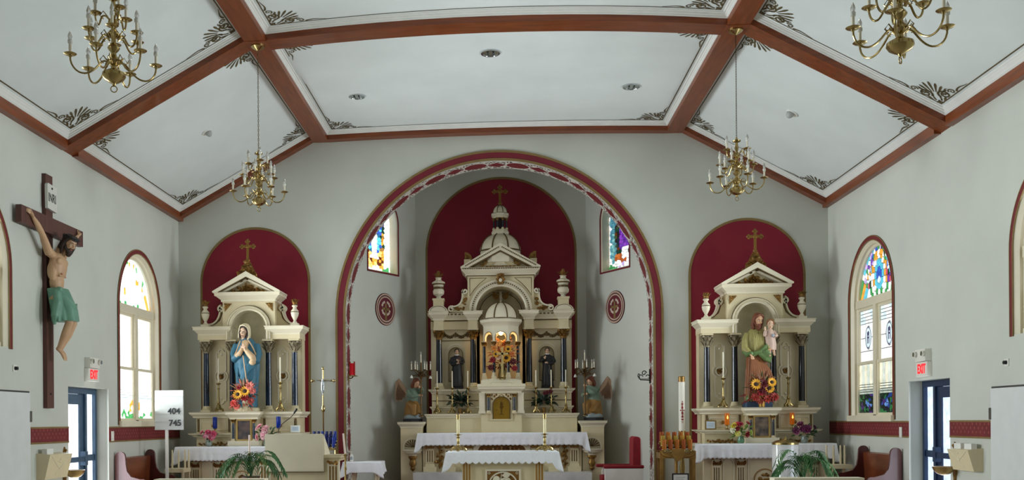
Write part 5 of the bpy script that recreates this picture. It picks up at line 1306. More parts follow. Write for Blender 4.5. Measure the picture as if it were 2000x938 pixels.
for sx in (-1, 1): b.tube([(sx*.03, -.2, 1.08), (sx*.33, -.14, .92), (sx*.45, .02, .55), (sx*.46, .08, .15), (sx*.42, .0, -.2)], [.06, .09, .10, .12, .10], 8); b.tube([(sx*.3, .3, .7), (sx*.36, .3, .2), (sx*.4, .2, -.3)], [.18, .2, .16], 8)
remesh('veil', b, mat('cream_veil_paint', (226, 212, 178), .5, var=.06), h, .010, 3, .5)
st.location = (LAX-.02, YB-.62, SZ); st.scale = (.92, .92, .985)
# ---- bearded man with child, right altar
st = thing('bearded_man_and_child_statue', 'painted statue of a bearded man holding a small child on the right altar', 'statue')
build('statue_base', MB().box(-.25, .25, -.2, .17, 0, .1), mat('blue_grey_base', (62, 84, 112), .6), st)
b = MB(); loft(b, [(.10, 0, 0, .25, .165, .06, 9, 0), (.30, 0, 0, .245, .17, .07, 9, .1), (.60, 0, -.01, .225, .165, .065, 9, .3), (.85, -.01, -.01, .20, .155, .05, 9, .5), (1.0, 0, 0, .19, .145, .02, 9, .5), (1.08, 0, 0, .17, .13, 0, 9, .5)])
for k in range(9):
    u = k/8; b.tube(bez([(-.15+.02*k, -.185, .93-.012*k), (-.15+.06*k, -.22, .7), (-.2+.055*k, -.2, .35), (-.21+.05*k, -.165, .1)], 8), [.012, .022, .027, .028, .028, .026, .024, .02, .014], 6)
remesh('brown_mantle', b, BROWNR, st, .011, 2, .5)
b = MB(); loft(b, [(.95, 0, 0, .20, .15, .02, 10, 0), (1.10, 0, 0, .205, .155, .025, 10, .1), (1.25, 0, 0, .205, .145, .02, 10, .2), (1.36, 0, .01, .195, .125, .01, 10, .2), (1.43, 0, .02, .15, .1, 0, 10, 0), (1.47, 0, .03, .085, .085, 0, 10, 0)])
b.tube([(-.175, .01, 1.36), (-.235, -.02, 1.22), (-.25, -.07, 1.08), (-.19, -.15, 1.0)], [.075, .078, .075, .055], 12); b.tube([(.175, .01, 1.36), (.235, -.06, 1.22), (.235, -.14, 1.10), (.14, -.21, 1.09)], [.075, .078, .075, .055], 12)
for k in range(6): b.tube([(-.1+.04*k, -.13, 1.4), (-.09+.037*k, -.165, 1.2), (-.08+.035*k, -.17, 1.02)], [.01, .018, .012], 6)
for k in range(4): b.tube([(-.25, -.10, 1.24-.05*k), (-.30, -.06, 1.22-.05*k), (-.27, .03, 1.21-.05*k)], .018, 6)
remesh('olive_tunic', b, OLIVE, st, .011, 2, .5)
b = MB()
for k in range(6): b.tube(bez([(-.19+.01*k, -.16+.006*k, 1.0-.012*k), (-.05, -.235, .985-.008*k), (.08, -.23, 1.05+.012*k), (.2, -.18, 1.12+.012*k)], 8), .03, 6)
b.tube([(.10, -.22, 1.05), (.17, -.20, .95), (.21, -.17, .82)], [.06, .09, .03], 8); b.tube([(.0, -.215, .98), (.12, -.21, .9), (.2, -.19, .84)], [.04, .06, .03], 8)
b.tube([(-.26, -.05, 1.05), (-.22, -.15, .97), (-.14, -.2, 1.0)], [.06, .055, .04], 8)
build('green_hem', MB().sphere((-.16, -.1, .16), (.1, .09, .08), 12, 8), GREENR, st)
remesh('green_drape', b, GREENR, st, .011, 2, .5)
build('collar', MB().tube([(.085*cos(q), .015+.075*sin(q), 1.465-.02*sin(q)*-1) for q in [2*pi*k/18 for k in range(18)]], .016, 6, True), BROWNR, st)
for a in (((-.18, -.185, .985), (.35, -.25, -.7), (-.2, -1, .3), .95, .6, 1), ((.16, -.24, 1.05), (.7, .2, .15), (0, -1, -.4), .95, .5, -1)): b = MB(); hand(b, *a); remesh('hand', b, SKIN, st, .006, 1, .4)
head(st, HM(-.005, -.045, 1.485, .30, .05, .22), SKIN, HAIRR, .25, True, True)
ch = build('child_robe', loft(MB(), [(1.05, .235, -.16, .10, .09, .05, 7, 0), (1.15, .235, -.165, .105, .095, .05, 7, .2), (1.27, .22, -.16, .10, .085, .03, 7, .4), (1.38, .215, -.155, .092, .07, .01, 7, .5), (1.43, .215, -.15, .05, .05, 0, 7, .5)]), PINKR, st)
build('child_sleeve', MB().tube([(.14, -.16, 1.38), (.10, -.21, 1.33), (.105, -.235, 1.40)], [.038, .036, .026], 8), PINKR, ch); build('child_sleeve', MB().tube([(.29, -.16, 1.38), (.33, -.21, 1.31), (.28, -.25, 1.29)], [.038, .036, .026], 8), PINKR, ch)
for a in (((.105, -.24, 1.41), (-.1, -.1, 1), (0, -1, 0), .5, .2), ((.275, -.25, 1.29), (-.7, -.2, .2), (0, -1, .3), .5, .4, -1)): b = MB(); hand(b, *a); remesh('child_hand', b, SKIN2, ch, .005, 1, .4)
b = MB().tube([(.2, -.17, 1.08), (.19, -.24, 1.0), (.18, -.26, .95)], [.035, .028, .022], 8).tube([(.27, -.17, 1.08), (.27, -.24, 1.01), (.27, -.27, .96)], [.035, .028, .022], 8); b.sphere((.18, -.28, .94), (.02, .04, .018), 8, 6).sphere((.27, -.29, .95), (.02, .04, .018), 8, 6)
remesh('child_feet', b, SKIN2, ch, .006, 1, .4)
build('child_orb', MB().sphere((.245, -.27, 1.31), .032, 14, 8), mat('orb_grey', (150, 160, 170), .3), ch)
head(st, HM(.215, -.165, 1.43, -.1, .05, .1), SKIN2, mat('child_brown_hair', (128, 84, 50), .6), .19, False, False, name='child_head')
st.location = (RAX+.0, YB-.64, SZ); st.scale = (.92, .92, 1.0)
# ---- two black robed saints in the niches of the high altar
for k, (px, lab) in enumerate(((892.5, 'small black cassocked saint statue with crucifix in the left niche of the high altar'), (1069, 'small black cassocked saint statue with rosary in the right niche of the high altar'))):
    st = thing('cassocked_saint_statue', lab, 'statue')
    build('statue_base', MB().box(-.13, .13, -.1, .1, 0, .05), BLACK, st)
    b = MB(); loft(b, [(.05, 0, 0, .125, .10, .04, 8, 0), (.30, 0, 0, .115, .092, .03, 8, .2), (.48, 0, 0, .10, .08, .01, 8, .2), (.60, 0, 0, .115, .08, 0, 8, 0), (.685, 0, 0, .11, .065, 0, 8, 0), (.72, 0, .005, .05, .045, 0, 8, 0)])
    if k == 0: b.tube([(-.10, 0, .67), (-.135, -.02, .57), (-.10, -.08, .52), (-.01, -.105, .54)], [.038, .04, .036, .026], 8); b.tube([(.10, 0, .67), (.135, -.02, .58), (.11, -.085, .55), (.04, -.11, .57)], [.038, .04, .036, .026], 8)
    else: b.tube([(-.10, 0, .67), (-.155, -.02, .57), (-.12, -.09, .58), (-.06, -.115, .62)], [.038, .04, .036, .026], 8); b.tube([(.10, 0, .67), (.145, -.02, .57), (.10, -.085, .52), (.01, -.11, .53)], [.038, .04, .036, .026], 8)
    remesh('cassock', b, CASSOCK, st, .008, 2, .5)
    build('white_collar', MB().lathe([(.045, .715), (.047, .735), (.04, .74)], (0, 0, 0), 14), LINEN, st)
    for a in ((((-.0, -.115, .54), (.8, -.1, .3), (0, -1, .3), .5, .4), ((.04, -.12, .58), (-.5, -.1, .6), (0, -1, 0), .5, .4, -1)) if k == 0 else (((-.06, -.12, .62), (.3, -.1, 1), (0, -1, .1), .5, .3), ((.01, -.115, .53), (-.8, -.1, .2), (0, -1, .2), .5, .4, -1))):
        b = MB(); hand(b, *a); remesh('hand', b, SKIN2, st, .005, 1, .4)
    head(st, HM(0, -.015, .735, .1 if k == 0 else -.05, 0, .08), SKIN2, HAIRD, .125, False)
    if k == 0: build('held_crucifix', MB().box(.055, .067, -.15, -.142, .52, .70).box(.02, .10, -.15, -.142, .635, .647), CROSSW, st)
    else: build('rosary', MB().tube([(.03, -.12, .5), (.05, -.115, .38), (.055, -.11, .28), (.035, -.11, .3), (.02, -.115, .42)], .005, 5), mat('rosary_beads', (120, 110, 100), .4), st)
    X, Z = at(px, 700, 21.22); st.location = (X, 21.22, 2.27)
# ---- kneeling angels with candelabra on the side pedestals
def make_angel(m, lab):
    st = thing('kneeling_angel_statue', lab, 'statue', group='kneeling angels beside the high altar')
    build('plinth', MB().lathe([(.2, 0), (.2, .055)], n=8), BLACK, st)
    b = MB(); R = random.Random(3)
    for k in range(14): a = k*2.4; b.sphere((.11*cos(a), .11*sin(a), .08+.02*R.random()), (.07, .07, .055), 10, 6)
    b.sphere((0, 0, .07), (.18, .18, .06), 12, 6); remesh('cloud_base', b, CLOUD, st, .012, 2, .5)
    b = MB(); loft(b, [(.10, 0, .04, .15, .18, .04, 7, 0), (.2, 0, .03, .145, .17, .05, 7, .2), (.32, 0, .03, .13, .14, .04, 7, .4), (.42, 0, .03, .11, .11, .01, 7, .4)])
    b.tube([(-.06, .0, .36), (-.07, -.16, .30), (-.07, -.15, .13)], [.085, .085, .06], 10); b.tube([(.06, .0, .34), (.07, -.12, .2), (.07, .05, .13)], [.085, .08, .06], 10)
    remesh('ochre_skirt', b, OCHRE, st, .010, 2, .5)
    b = MB(); loft(b, [(.36, 0, .03, .115, .10, .02, 8, 0), (.5, 0, 0, .115, .095, .01, 8, 0), (.62, 0, -.02, .125, .085, 0, 8, 0), (.68, 0, -.035, .07, .06, 0, 8, 0)])
    b.tube([(-.11, -.02, .62), (-.15, -.1, .54), (-.12, -.2, .50), (-.04, -.27, .52)], [.05, .05, .042, .03], 10); b.tube([(.11, -.02, .62), (.14, -.12, .60), (.09, -.21, .64), (.03, -.27, .68)], [.05, .048, .04, .03], 10)
    remesh('sage_tunic', b, SAGE, st, .009, 2, .5)
    for a in (((-.04, -.275, .52), (.8, -.3, .1), (0, -1, .3), .65, .8), ((.03, -.275, .68), (-.8, -.3, .2), (0, -1, .1), .65, .8, -1)): b = MB(); hand(b, *a); remesh('hand', b, SKIN, st, .006, 1, .4)
    head(st, HM(0, -.08, .69, 0, .08, .45), SKIN, HAIRR, .18, True)
    for s in (-1, 1):
        b = MB()
        b.tube([(s*.05, .08, .56), (s*.14, .17, .72), (s*.2, .22, .85), (s*.2, .26, .8)], [.035, .045, .04, .03], 8)
        for k in range(9):
            u = k/8; p = (s*(.10+.11*u), .14+.1*u, .66+.19*u); b.leaf(p, (s*(.2-.12*u), .18, -1-.3*u), .26+.2*u, .07, (s, 0, .2), .1)
        for k in range(7):
            u = k/6; p = (s*(.09+.12*u), .13+.09*u, .66+.2*u); b.leaf(p, (s*.1, .12, -1), .2, .08, (s, -.3, .2), .1)
        build('wing', b, WINGP, st)
    # candelabrum held in the hands
    x, y = 0, -.30
    cb = build('candelabrum_stem', MB().lathe([(.05, .09), (.05, .11), (.02, .13), (.016, .3), (.026, .33), (.016, .36), (.015, .6), (.024, .63), (.016, .66), (.014, .84), (.03, .87), (.04, .9), (.024, .93), (.03, .96), (.05, .985), (.02, 1.0), (.012, 1.18)], (x, y, 0), 14), mat_cand, st)
    b = MB()
    for k in range(12): a = 2.4*k; b.leaf((x+.015*cos(a), y+.015*sin(a), .86+.012*k), (cos(a), sin(a), .8), .11, .05, (0, 0, 1), .6)
    build('gilt_leaf_collar', b, mat_cand, cb)
    for k in range(6):
        a = 2*pi*k/6+.3; r = .19; zc = 1.02
        b = MB().tube(bez([(x, y, .93), (x+.06*cos(a), y+.06*sin(a), .86), (x+.12*cos(a), y+.12*sin(a), 1.06), (x+r*cos(a), y+r*sin(a), zc)], 10), .008, 6)
        b.leaf((x+.08*cos(a), y+.08*sin(a), .95), (cos(a), sin(a), -.3), .09, .045, (0, 0, 1), .4)
        ar_ = build('candelabrum_arm', b, mat_cand, st)
        build('drip_cup', MB().lathe([(.01, -.01), (.03, .005), (.032, .012), (.012, .012)], (x+r*cos(a), y+r*sin(a), zc), 12), mat_cand, ar_)
        build('candle_sleeve', MB().lathe([(.011, .01), (.011, .13)], (x+r*cos(a), y+r*sin(a), zc), 10), CANDLE, ar_)
        build('flame_bulb', MB().lathe([(.009, .13), (.015, .15), (.012, .175), (0, .195)], (x+r*cos(a), y+r*sin(a), zc), 10), BULB, ar_)
    build('candle_sleeve', MB().lathe([(.011, 1.17), (.011, 1.34)], (x, y, 0), 10), CANDLE, cb); build('flame_bulb', MB().lathe([(.009, 1.34), (.015, 1.36), (.012, 1.385), (0, 1.405)], (x, y, 0), 10), BULB, cb)
    for k in range(2):
        for j, s in enumerate((-1, 1)):
            b = MB().tube(bez([(x, y, .9), (x+s*.12, y+.02*k, .90), (x+s*.23, y, .97-.05*k)], 8), .007, 6); q = (x+s*.23, y, .97-.05*k)
            if k == 0: continue
            a2 = build('candelabrum_arm', b, mat_cand, st)
            build('bell_cup', MB().lathe([(.006, .0), (.025, -.03), (.032, -.06), (.0, -.062)], q, 10), PLASTIC, a2)
    return st
mat_cand = mat('dark_gilt_candelabrum', (104, 80, 46), .4, metal=.6, var=.3)
for px, rz, lab in ((806, 1.0, 'kneeling angel statue with candelabrum on the left pedestal of the high altar'), (1160, -1.0, 'kneeling angel statue with candelabrum on the right pedestal of the high altar')):
    st = make_angel(0, lab); st.location = (xat(px, 20.9, 800), 20.9, 1.59); st.rotation_euler.z = rz*.7; st.scale = (1.04,)*3

# ---- the crucifix on the left wall
cx = thing('wall_crucifix', 'large wooden crucifix with INRI plaque on the left wall', 'crucifix')
# local frame: figure faces -Y, x along the wall
build('upright_beam', MB().box(-.105, .105, -.06, 0, 1.82, 5.11), CROSSW, cx)
build('cross_beam', MB().box(-.965, .965, -.13, -.05, 4.26, 4.49), CROSSW, cx)
build('beam_bolt', MB().tube([(0, -.055, 2.02), (0, -.068, 2.02)], .014, 10), BLACK, cx)
pq = build('inri_plaque', MB().prism([(-.13, 4.62), (.15, 4.60), (.16, 4.63), (.155, 4.94), (.17, 4.97), (.12, 4.955), (-.11, 4.975), (-.14, 4.95)], -.10, -.06), mat('plaque_ivory', (208, 206, 196), .6, var=.05), cx, smooth=False)
textmesh('plaque_letters', 'INRI', .175, BLACK, pq, Matrix.Translation((.005, -.1005, 4.775)) @ Matrix.Rotation(pi/2, 4, 'X'), .002, .74, .002)
build('plaque_nail', MB().sphere((.0, -.10, 4.915), .016, 8, 6), BLACK, pq)
b = MB(); Y0 = -.16
b.sphere((0, Y0-.02, 3.82), (.165, .115, .20), 18, 12).sphere((0, Y0, 3.60), (.13, .095, .17), 16, 10).sphere((.01, Y0, 3.42), (.145, .105, .12), 16, 10)
for s in (-1, 1):
    b.sphere((s*.075, Y0-.085, 3.87), (.085, .04, .06), 10, 7); b.sphere((s*.13, Y0+.01, 3.74), (.05, .07, .14), 10, 7)
    b.tube([(s*.06, Y0+.02, 3.96), (s*.19, Y0+.02, 3.99), (s*.24, Y0+.015, 4.02)], [.06, .065, .058], 10)
    b.tube([(s*.20, Y0+.015, 3.97), (s*.33, Y0+.01, 4.10), (s*.44, Y0-.0, 4.20)], [.062, .054, .042], 10)
    b.tube([(s*.44, Y0, 4.20), (s*.58, Y0-.0, 4.30), (s*.71, Y0-.0, 4.375)], [.042, .041, .025], 10)
    hand(b, (s*.72, Y0-.0, 4.385), (s*.75, .0, .5), (0, -1, 0), 1.0, .75, s)
    k = s*.062+.025
    b.tube([(s*.08, Y0, 3.40), (k, Y0-.14, 3.20), (k, Y0-.2, 3.03)], [.095, .082, .058], 12)
    b.tube([(k, Y0-.2, 3.03), (k*.8, Y0-.13, 2.86), (s*.025, Y0-.04, 2.66)], [.056, .056, .033], 12); b.sphere((k, Y0-.215, 3.02), (.045, .04, .05), 8, 6)
    b.sphere((s*.025, Y0-.03, 2.655), (.035, .04, .035), 8, 6)
    b.tube([(s*.028, Y0-.03, 2.65), (s*.024, Y0-.085, 2.585), (s*.022, Y0-.115, 2.515)], [.034, .036, .03], 10, flat=.7)
    for t in range(5): b.tube([(s*.022+(t-2)*.0125, Y0-.11, 2.52), (s*.022+(t-2)*.014, Y0-.12, 2.485)], .008, 6)
b.tube([(.0, Y0, 3.93), (.02, Y0-.04, 4.04), (.03, Y0-.07, 4.12)], [.065, .055, .055], 10)
for z in (3.72, 3.68): b.tube([(-.10, Y0-.085, z-.01), (0, Y0-.105, z+.03), (.10, Y0-.085, z-.01)], .014, 6)
co = remesh('corpus', b, CORPUSM, cx, .0085, 2, .5)
build('side_wound', MB().sphere((-.07, Y0-.112, 3.70), (.022, .008, .01), 8, 5), LIPS, co)
hm = HM(.03, Y0-.125, 4.03, -.42, .2, .38)
hd = head(cx, hm, CORPUSM, HAIRD, .245, True, True)
b = MB(hm @ Matrix.Scale(.245, 4))
for k in range(3): b.tube([((.40+.02*sin(3*q+k))*cos(q), .07+(.47+.02*cos(4*q+k))*sin(q), .80+.05*sin(5*q+2*k)+.03*k) for q in [2*pi*j/26 for j in range(26)]], .045, 6, True)
R = random.Random(8)
for k in range(22): a = 2*pi*k/22; b.tube([(.42*cos(a), .07+.48*sin(a), .84), (.52*cos(a+.2), .07+.58*sin(a+.2), .84+R.uniform(-.12, .14))], [.022, .004], 4)
build('crown_of_thorns', b, mat('thorn_black', (38, 36, 36), .7), hd)
b = MB(); loft(b, [(3.04, .015, Y0-.12, .16, .185, .06, 8, 0), (3.2, .015, Y0-.10, .175, .185, .05, 8, .3), (3.36, .01, Y0-.05, .182, .165, .03, 8, .6), (3.5, .01, Y0-.01, .178, .14, .015, 8, .8)], 40)
b.tube([(-.15, Y0-.06, 3.47), (-.17, Y0-.09, 3.3), (-.2, Y0-.06, 3.1), (-.19, Y0-.05, 2.98)], [.045, .06, .055, .02], 10)
b.tube([(-.155, Y0-.08, 3.49), (0, Y0-.145, 3.46), (.16, Y0-.07, 3.44)], .028, 8); b.sphere((-.13, Y0-.1, 3.47), (.055, .05, .045), 10, 7)
for k in range(7): b.tube(bez([(-.14, Y0-.105, 3.46-.01*k), (-.06+.02*k, Y0-.225, 3.36), (.02+.03*k, Y0-.28+.012*k, 3.2+.012*k), (.15, Y0-.22, 3.3-.04*k)], 8), .015, 6)
for k in range(4): b.tube([(-.14-.012*k, Y0-.1, 3.44), (-.13-.02*k, Y0-.13, 3.25), (-.14-.02*k, Y0-.11, 3.02)], .014, 6)
remesh('loincloth', b, TEAL, co, .009, 2, .5)
cx.location = (XL, 13.68, 0); cx.rotation_euler.z = pi/2
# ================================================================ candlesticks, candles, votive lights
def candlestick_meshes(hb, hc, r=.085, rc=.012):
    """Brass altar candlestick on a three-footed base; origin at the foot."""
    b = MB()
    for k in range(3):
        a = 2*pi*k/3-pi/2; c, s = cos(a), sin(a)
        b.tube([(r*c, r*s, .012), (r*.85*c, r*.85*s, .04), (r*.45*c, r*.45*s, .07), (r*.28*c, r*.28*s, hb*.24)], [.017, .02, .018, .012], 7); b.sphere((r*c, r*s, .014), (.02, .02, .014), 8, 5)
        b.leaf((r*.5*c, r*.5*s, .045), (c, s, .2), .06, .05, (0, 0, 1), .3)
    b.lathe([(r*.62, .03), (r*.5, .06), (r*.34, .09), (r*.22, hb*.22), (r*.2, hb*.26)], n=9)
    st = MB().lathe([(.012, hb*.22), (.026, hb*.26), (.03, hb*.29), (.018, hb*.33), (.013, hb*.38), (.017, hb*.46), (.016, hb*.6), (.014, hb*.74), (.022, hb*.77), (.024, hb*.79), (.014, hb*.82), (.014, hb*.9)], n=14)
    pan = MB().lathe([(.014, hb*.9), (.03, hb*.925), (.048, hb*.955), (.05, hb*.965), (.03, hb*.96), (.02, hb*.98), (.02, hb), (.013, hb)], n=16)
    cd = MB().lathe([(rc, hb*.98), (rc*.96, hb+hc-.01), (rc*.6, hb+hc)], n=12)
    wk = MB().tube([(0, 0, hb+hc-.004), (.001, 0, hb+hc+.012)], .003, 5)
    return b, st, pan, cd, wk
def candlestick(label, loc, hb, hc, r=.085, rc=.012, group=None, wax=None, follower=False, rz=0.0):
    t = thing('candlestick', label, 'candlestick', (0, 0, 0), group)
    b, st, pan, cd, wk = candlestick_meshes(hb, hc, r, rc)
    build('tripod_foot', b, BRASS, t); build('stem', st, BRASS, t); build('drip_pan', pan, BRASS, t); c = build('candle', cd, wax or CANDLE, t); build('wick', wk, BLACK, c)
    if follower: build('brass_follower', MB().lathe([(rc*1.2, hb+hc-.07), (rc*1.25, hb+hc+.005), (rc*.6, hb+hc+.012)], n=14), BRASS, c)
    t.location = loc; t.rotation_euler.z = rz
    return t
proto = None
for i, px in enumerate((854, 883.5, 914, 1047, 1077, 1105.5)):
    side, pos = ('left', ('outermost', 'middle', 'innermost')[i]) if i < 3 else ('right', ('innermost', 'middle', 'outermost')[i-3])
    lab = '%s of three brass candlesticks on the %s gradine of the high altar' % (pos, side); loc = (xat(px, 20.83, 790), 20.83, 1.753)
    if proto is None: proto = candlestick(lab, loc, .55, .34, group='six tall candlesticks on the high altar')
    else: copy_thing(proto, loc, .4*i, lab)
pr2 = candlestick('left tall brass candlestick beside the blue robed statue', (xat(427, 18.84, 800), 18.84, 1.812), .56, .47, group='candlesticks on the side altars')
copy_thing(pr2, (xat(548, 18.84, 800), 18.84, 1.812), .3, 'right tall brass candlestick beside the blue robed statue')
copy_thing(pr2, (xat(1413, 18.84, 800), 18.84, 1.812), .6, 'left tall brass candlestick beside the bearded statue')
copy_thing(pr2, (xat(1540, 18.84, 800), 18.84, 1.812), .9, 'right tall brass candlestick beside the bearded statue')

# ================================================================ freestanding altar in front
FT = 15.35
x0, x1 = xat(866, FT, 885)+.04, xat(1098, FT, 885)-.05; xc = (x0+x1)/2
t = thing('altar_table', 'cream freestanding altar with gilt pilasters and lamb relief', 'altar', (xc, FT+.45, .15))
bx0, bx1 = xat(903, FT, 915), xat(1062, FT, 915)
build('table_body', MB().box(bx0+.03, bx1-.03, FT+.12, FT+.85, .15, 1.05), CREAM, t)
build('table_top', MB().box(x0+.03, x1-.03, FT+.02, FT+.95, 1.05, 1.105), IVORY, t)
for x in (bx0+.065, bx1-.065):
    p = build('corner_pilaster', MB().box(x-.07, x+.07, FT+.08, FT+.2, .15, 1.04), CREAM, t)
    for k in (-1, 0, 1): build('gilt_flute', MB().box(x+k*.043-.011, x+k*.043+.011, FT+.072, FT+.084, .2, 1.02), mat('bright_gilt_%d%d' % (k, int(x*10)), (168, 122, 48), .4, metal=.5), p)
pc = (xat(948, FT, 930)+xat(1017, FT, 930))/2; pw = .275; pt = zat(917.5, FT)
rp = build('relief_panel', MB().prism([(pc-pw, .3), (pc+pw, .3), (pc+pw, pt), (pc-pw, pt)], FT+.09, FT+.13, None, [[(pc-pw+.03, .33), (pc-pw+.03, pt-.03), (pc+pw-.03, pt-.03), (pc+pw-.03, .33)]]), IVORY, t, smooth=False)
build('gilt_ground', MB().box(pc-pw+.02, pc+pw-.02, FT+.115, FT+.125, .32, pt-.02), mat('gilt_ground', (146, 104, 46), .45, metal=.4), rp)
oz = pt-.27
build('oval_rim', MB().sweep([(pc+.235*cos(q), oz+.235*sin(q)) for q in [2*pi*k/40 for k in range(40)]], [(0, FT+.115), (0, FT+.095), (.022, FT+.095), (.022, FT+.115)], None, True), IVORY, rp)
for s in (-1, 1): build('corner_ring', MB().sweep([(pc+s*.215+.02*cos(q), pt-.06+.02*sin(q)) for q in [2*pi*k/16 for k in range(16)]], [(0, FT+.11), (.009, FT+.11)], None, True), IVORY, rp)
b = MB(); y = FT+.10
b.sphere((pc+.02, y, oz+.04), (.13, .03, .08), 16, 10).sphere((pc-.1, y-.01, oz+.11), (.055, .03, .06), 12, 8).sphere((pc-.13, y-.02, oz+.1), (.035, .02, .025), 8, 6)
for k in range(10): a = k*.63; b.sphere((pc+.02+.1*cos(a), y-.015, oz+.05+.055*sin(a)), .028, 8, 6)
b.tube([(pc-.06, y, oz-.01), (pc-.12, y, oz-.03)], .018, 6).tube([(pc+.1, y, oz), (pc+.16, y, oz-.03)], .018, 6)
b.tube([(pc-.06, y-.01, oz-.02), (pc-.02, y-.01, oz+.2)], .006, 6); b.leaf((pc-.02, y-.015, oz+.17), (1, 0, .15), .14, .09, (0, -1, 0), .2); b.leaf((pc-.02, y-.015, oz+.13), (1, 0, -.2), .15, .07, (0, -1, 0), .2)
build('lamb_relief', b, IVORY, rp)
t = thing('altar_cloth', 'white linen cloth with pointed scallops on the freestanding altar', 'altar cloth', (xc, FT+.45, 1.106))
build('linen_sheet', cloth_mesh(x0, x1, FT-.0, FT+.97, 1.108, .145, 17, .32, scal=.035, wave=.004), LINEN, t); solid(t.children[0])
wx = mat('cream_altar_candle', (240, 226, 180), .5, var=.03)
for px, lab in ((895, 'ornate short brass candlestick at the left of the freestanding altar'), (1064, 'ornate short brass candlestick at the right of the freestanding altar')):
    Z = 1.118; c_ = candlestick(lab, (xat(px, 15.7, 870), 15.7, Z), .275, .30, .10, .0165, 'candlesticks on the freestanding altar', wx, True); c_.scale = (1.35, 1.35, 1)

# ================================================================ flowers and plants
PETAL = {}
def pm(c):
    if c not in PETAL: PETAL[c] = mat('petal_%d_%d_%d' % c, c, .6, var=.2, scale=25)
    return PETAL[c]
SUNC = mat('sunflower_heart', (52, 34, 22), .8, var=.3, scale=60, bump=.4, bscale=150)
def sunflower(par, p, d, r):
    q = Vector(d).to_track_quat('Z', 'Y').to_matrix().to_4x4(); M = Matrix.Translation(p) @ q
    b = MB(M)
    for j, (n, l, tz) in enumerate(((14, 1.0, .15), (13, .85, .35))):
        for k in range(n): a = 2*pi*(k+.5*j)/n; b.leaf((r*.3*cos(a), r*.3*sin(a), .004*j), (cos(a), sin(a), tz), r*.72*l, r*.27, (0, 0, 1), .1)
    f = build('sunflower', b, pm((226, 164, 40)), par); build('flower_heart', MB(M).sphere((0, 0, .004), (r*.36, r*.36, r*.16), 14, 8), SUNC, f)
def blossom(par, p, d, r, c, name='blossom', n=9):
    q = Vector(d).to_track_quat('Z', 'Y').to_matrix().to_4x4(); M = Matrix.Translation(p) @ q; b = MB(M)
    for j, (l, tz) in enumerate(((1.0, .3), (.8, .8), (.55, 1.8))):
        for k in range(n-2*j): a = 2*pi*(k+.4*j)/(n-2*j); b.leaf((r*.08*cos(a), r*.08*sin(a), 0), (cos(a), sin(a), tz), r*l, r*.55, (0, 0, 1), .35)
    build(name, b, pm(c), par)
def foliage(par, c, R_, n, l, w, m, seed, name='foliage', up=.5, flat=.5):
    R = random.Random(seed); b = MB()
    for k in range(n):
        a = R.uniform(0, 2*pi); e = R.uniform(-.5, 1.2); d = Vector((cos(a)*cos(e), sin(a)*cos(e)*flat-.15, sin(e)+up*.3)); s = R.uniform(.1, 1)
        p = Vector(c)+Vector((d.x*R_[0], d.y*R_[1], d.z*R_[2]))*s; b.leaf(p, d, l*R.uniform(.6, 1.2), w*R.uniform(.7, 1.2), (R.uniform(-.4, .4), -.6, 1), R.uniform(.1, .6))
    return tag(build(name, b, m, par), kind='stuff')
RUST = mat('autumn_rust_leaf', (122, 46, 28), .6, var=.4, scale=12, c2=(176, 92, 44)); WINE = mat('wine_red_leaf', (110, 24, 30), .6, var=.3, scale=12); SALMON = mat('salmon_leaf', (200, 104, 84), .6, var=.25, scale=12)
def autumn(label, loc, s, vase, vcol, seed, suns, reds, warm):
    t = thing('flower_arrangement', label, 'flowers', loc); x, y, z = loc
    build('vase', MB().lathe([(.06*s, 0), (.065*s, .02*s), (.06*s, .2*s), (.068*s, .24*s), (.05*s, .24*s)], (x, y, z), 18), vcol, t)
    c = (x, y, z+.38*s)
    foliage(t, c, (.26*s, .08*s, .22*s), 60, .13*s, .05*s, RUST if not warm else SALMON, seed, 'autumn_leaves'); foliage(t, (x-.08*s, y-.03, z+.22*s), (.28*s, .08*s, .2*s), 46, .13*s, .045*s, SALMON if warm else WINE, seed+1, 'red_leaves', -.4)
    foliage(t, c, (.25*s, .08*s, .22*s), 30, .15*s, .04*s, LEAF, seed+2)
    for dx, dz, r in suns: sunflower(t, (x+dx*s, y-.12*s, z+dz*s), (dx*.6, -1, .25), r*s)
    for dx, dz, r, cl in reds: blossom(t, (x+dx*s, y-.11*s, z+dz*s), (dx, -1, .4), r*s, cl)
    b = MB(); R = random.Random(seed+5)
    for k in range(9): a = R.uniform(-1.0, .3) if warm else R.uniform(-.6, .8); b.tube(bez([c, (x+.15*s*a, y-.05, z+.5*s), (x+.34*s*a, y-.06, z+(.72-.15*abs(a))*s)], 6), [.004, .006, .01, .012, .012, .009, .003], 5)
    tag(build('grass_plumes', b, pm((140, 100, 66)), t), kind='stuff')
    return t
RED = (142, 16, 28); DRED = (88, 10, 20)
X, Z = at(481, 803, 18.66)
autumn('autumn sunflower arrangement at the feet of the blue robed statue', (X, 18.57, 1.808), .86, 0, CREAM, 21, [(-.13, .37, .12), (.03, .44, .125)], [(.03, .30, .10, RED), (-.1, .52, .06, RED), (.14, .55, .10, (226, 130, 116)), (.2, .44, .08, (220, 120, 110)), (-.22, .18, .09, (206, 70, 60)), (-.15, .1, .08, (220, 110, 96)), (.16, .22, .08, (170, 70, 60))], True)
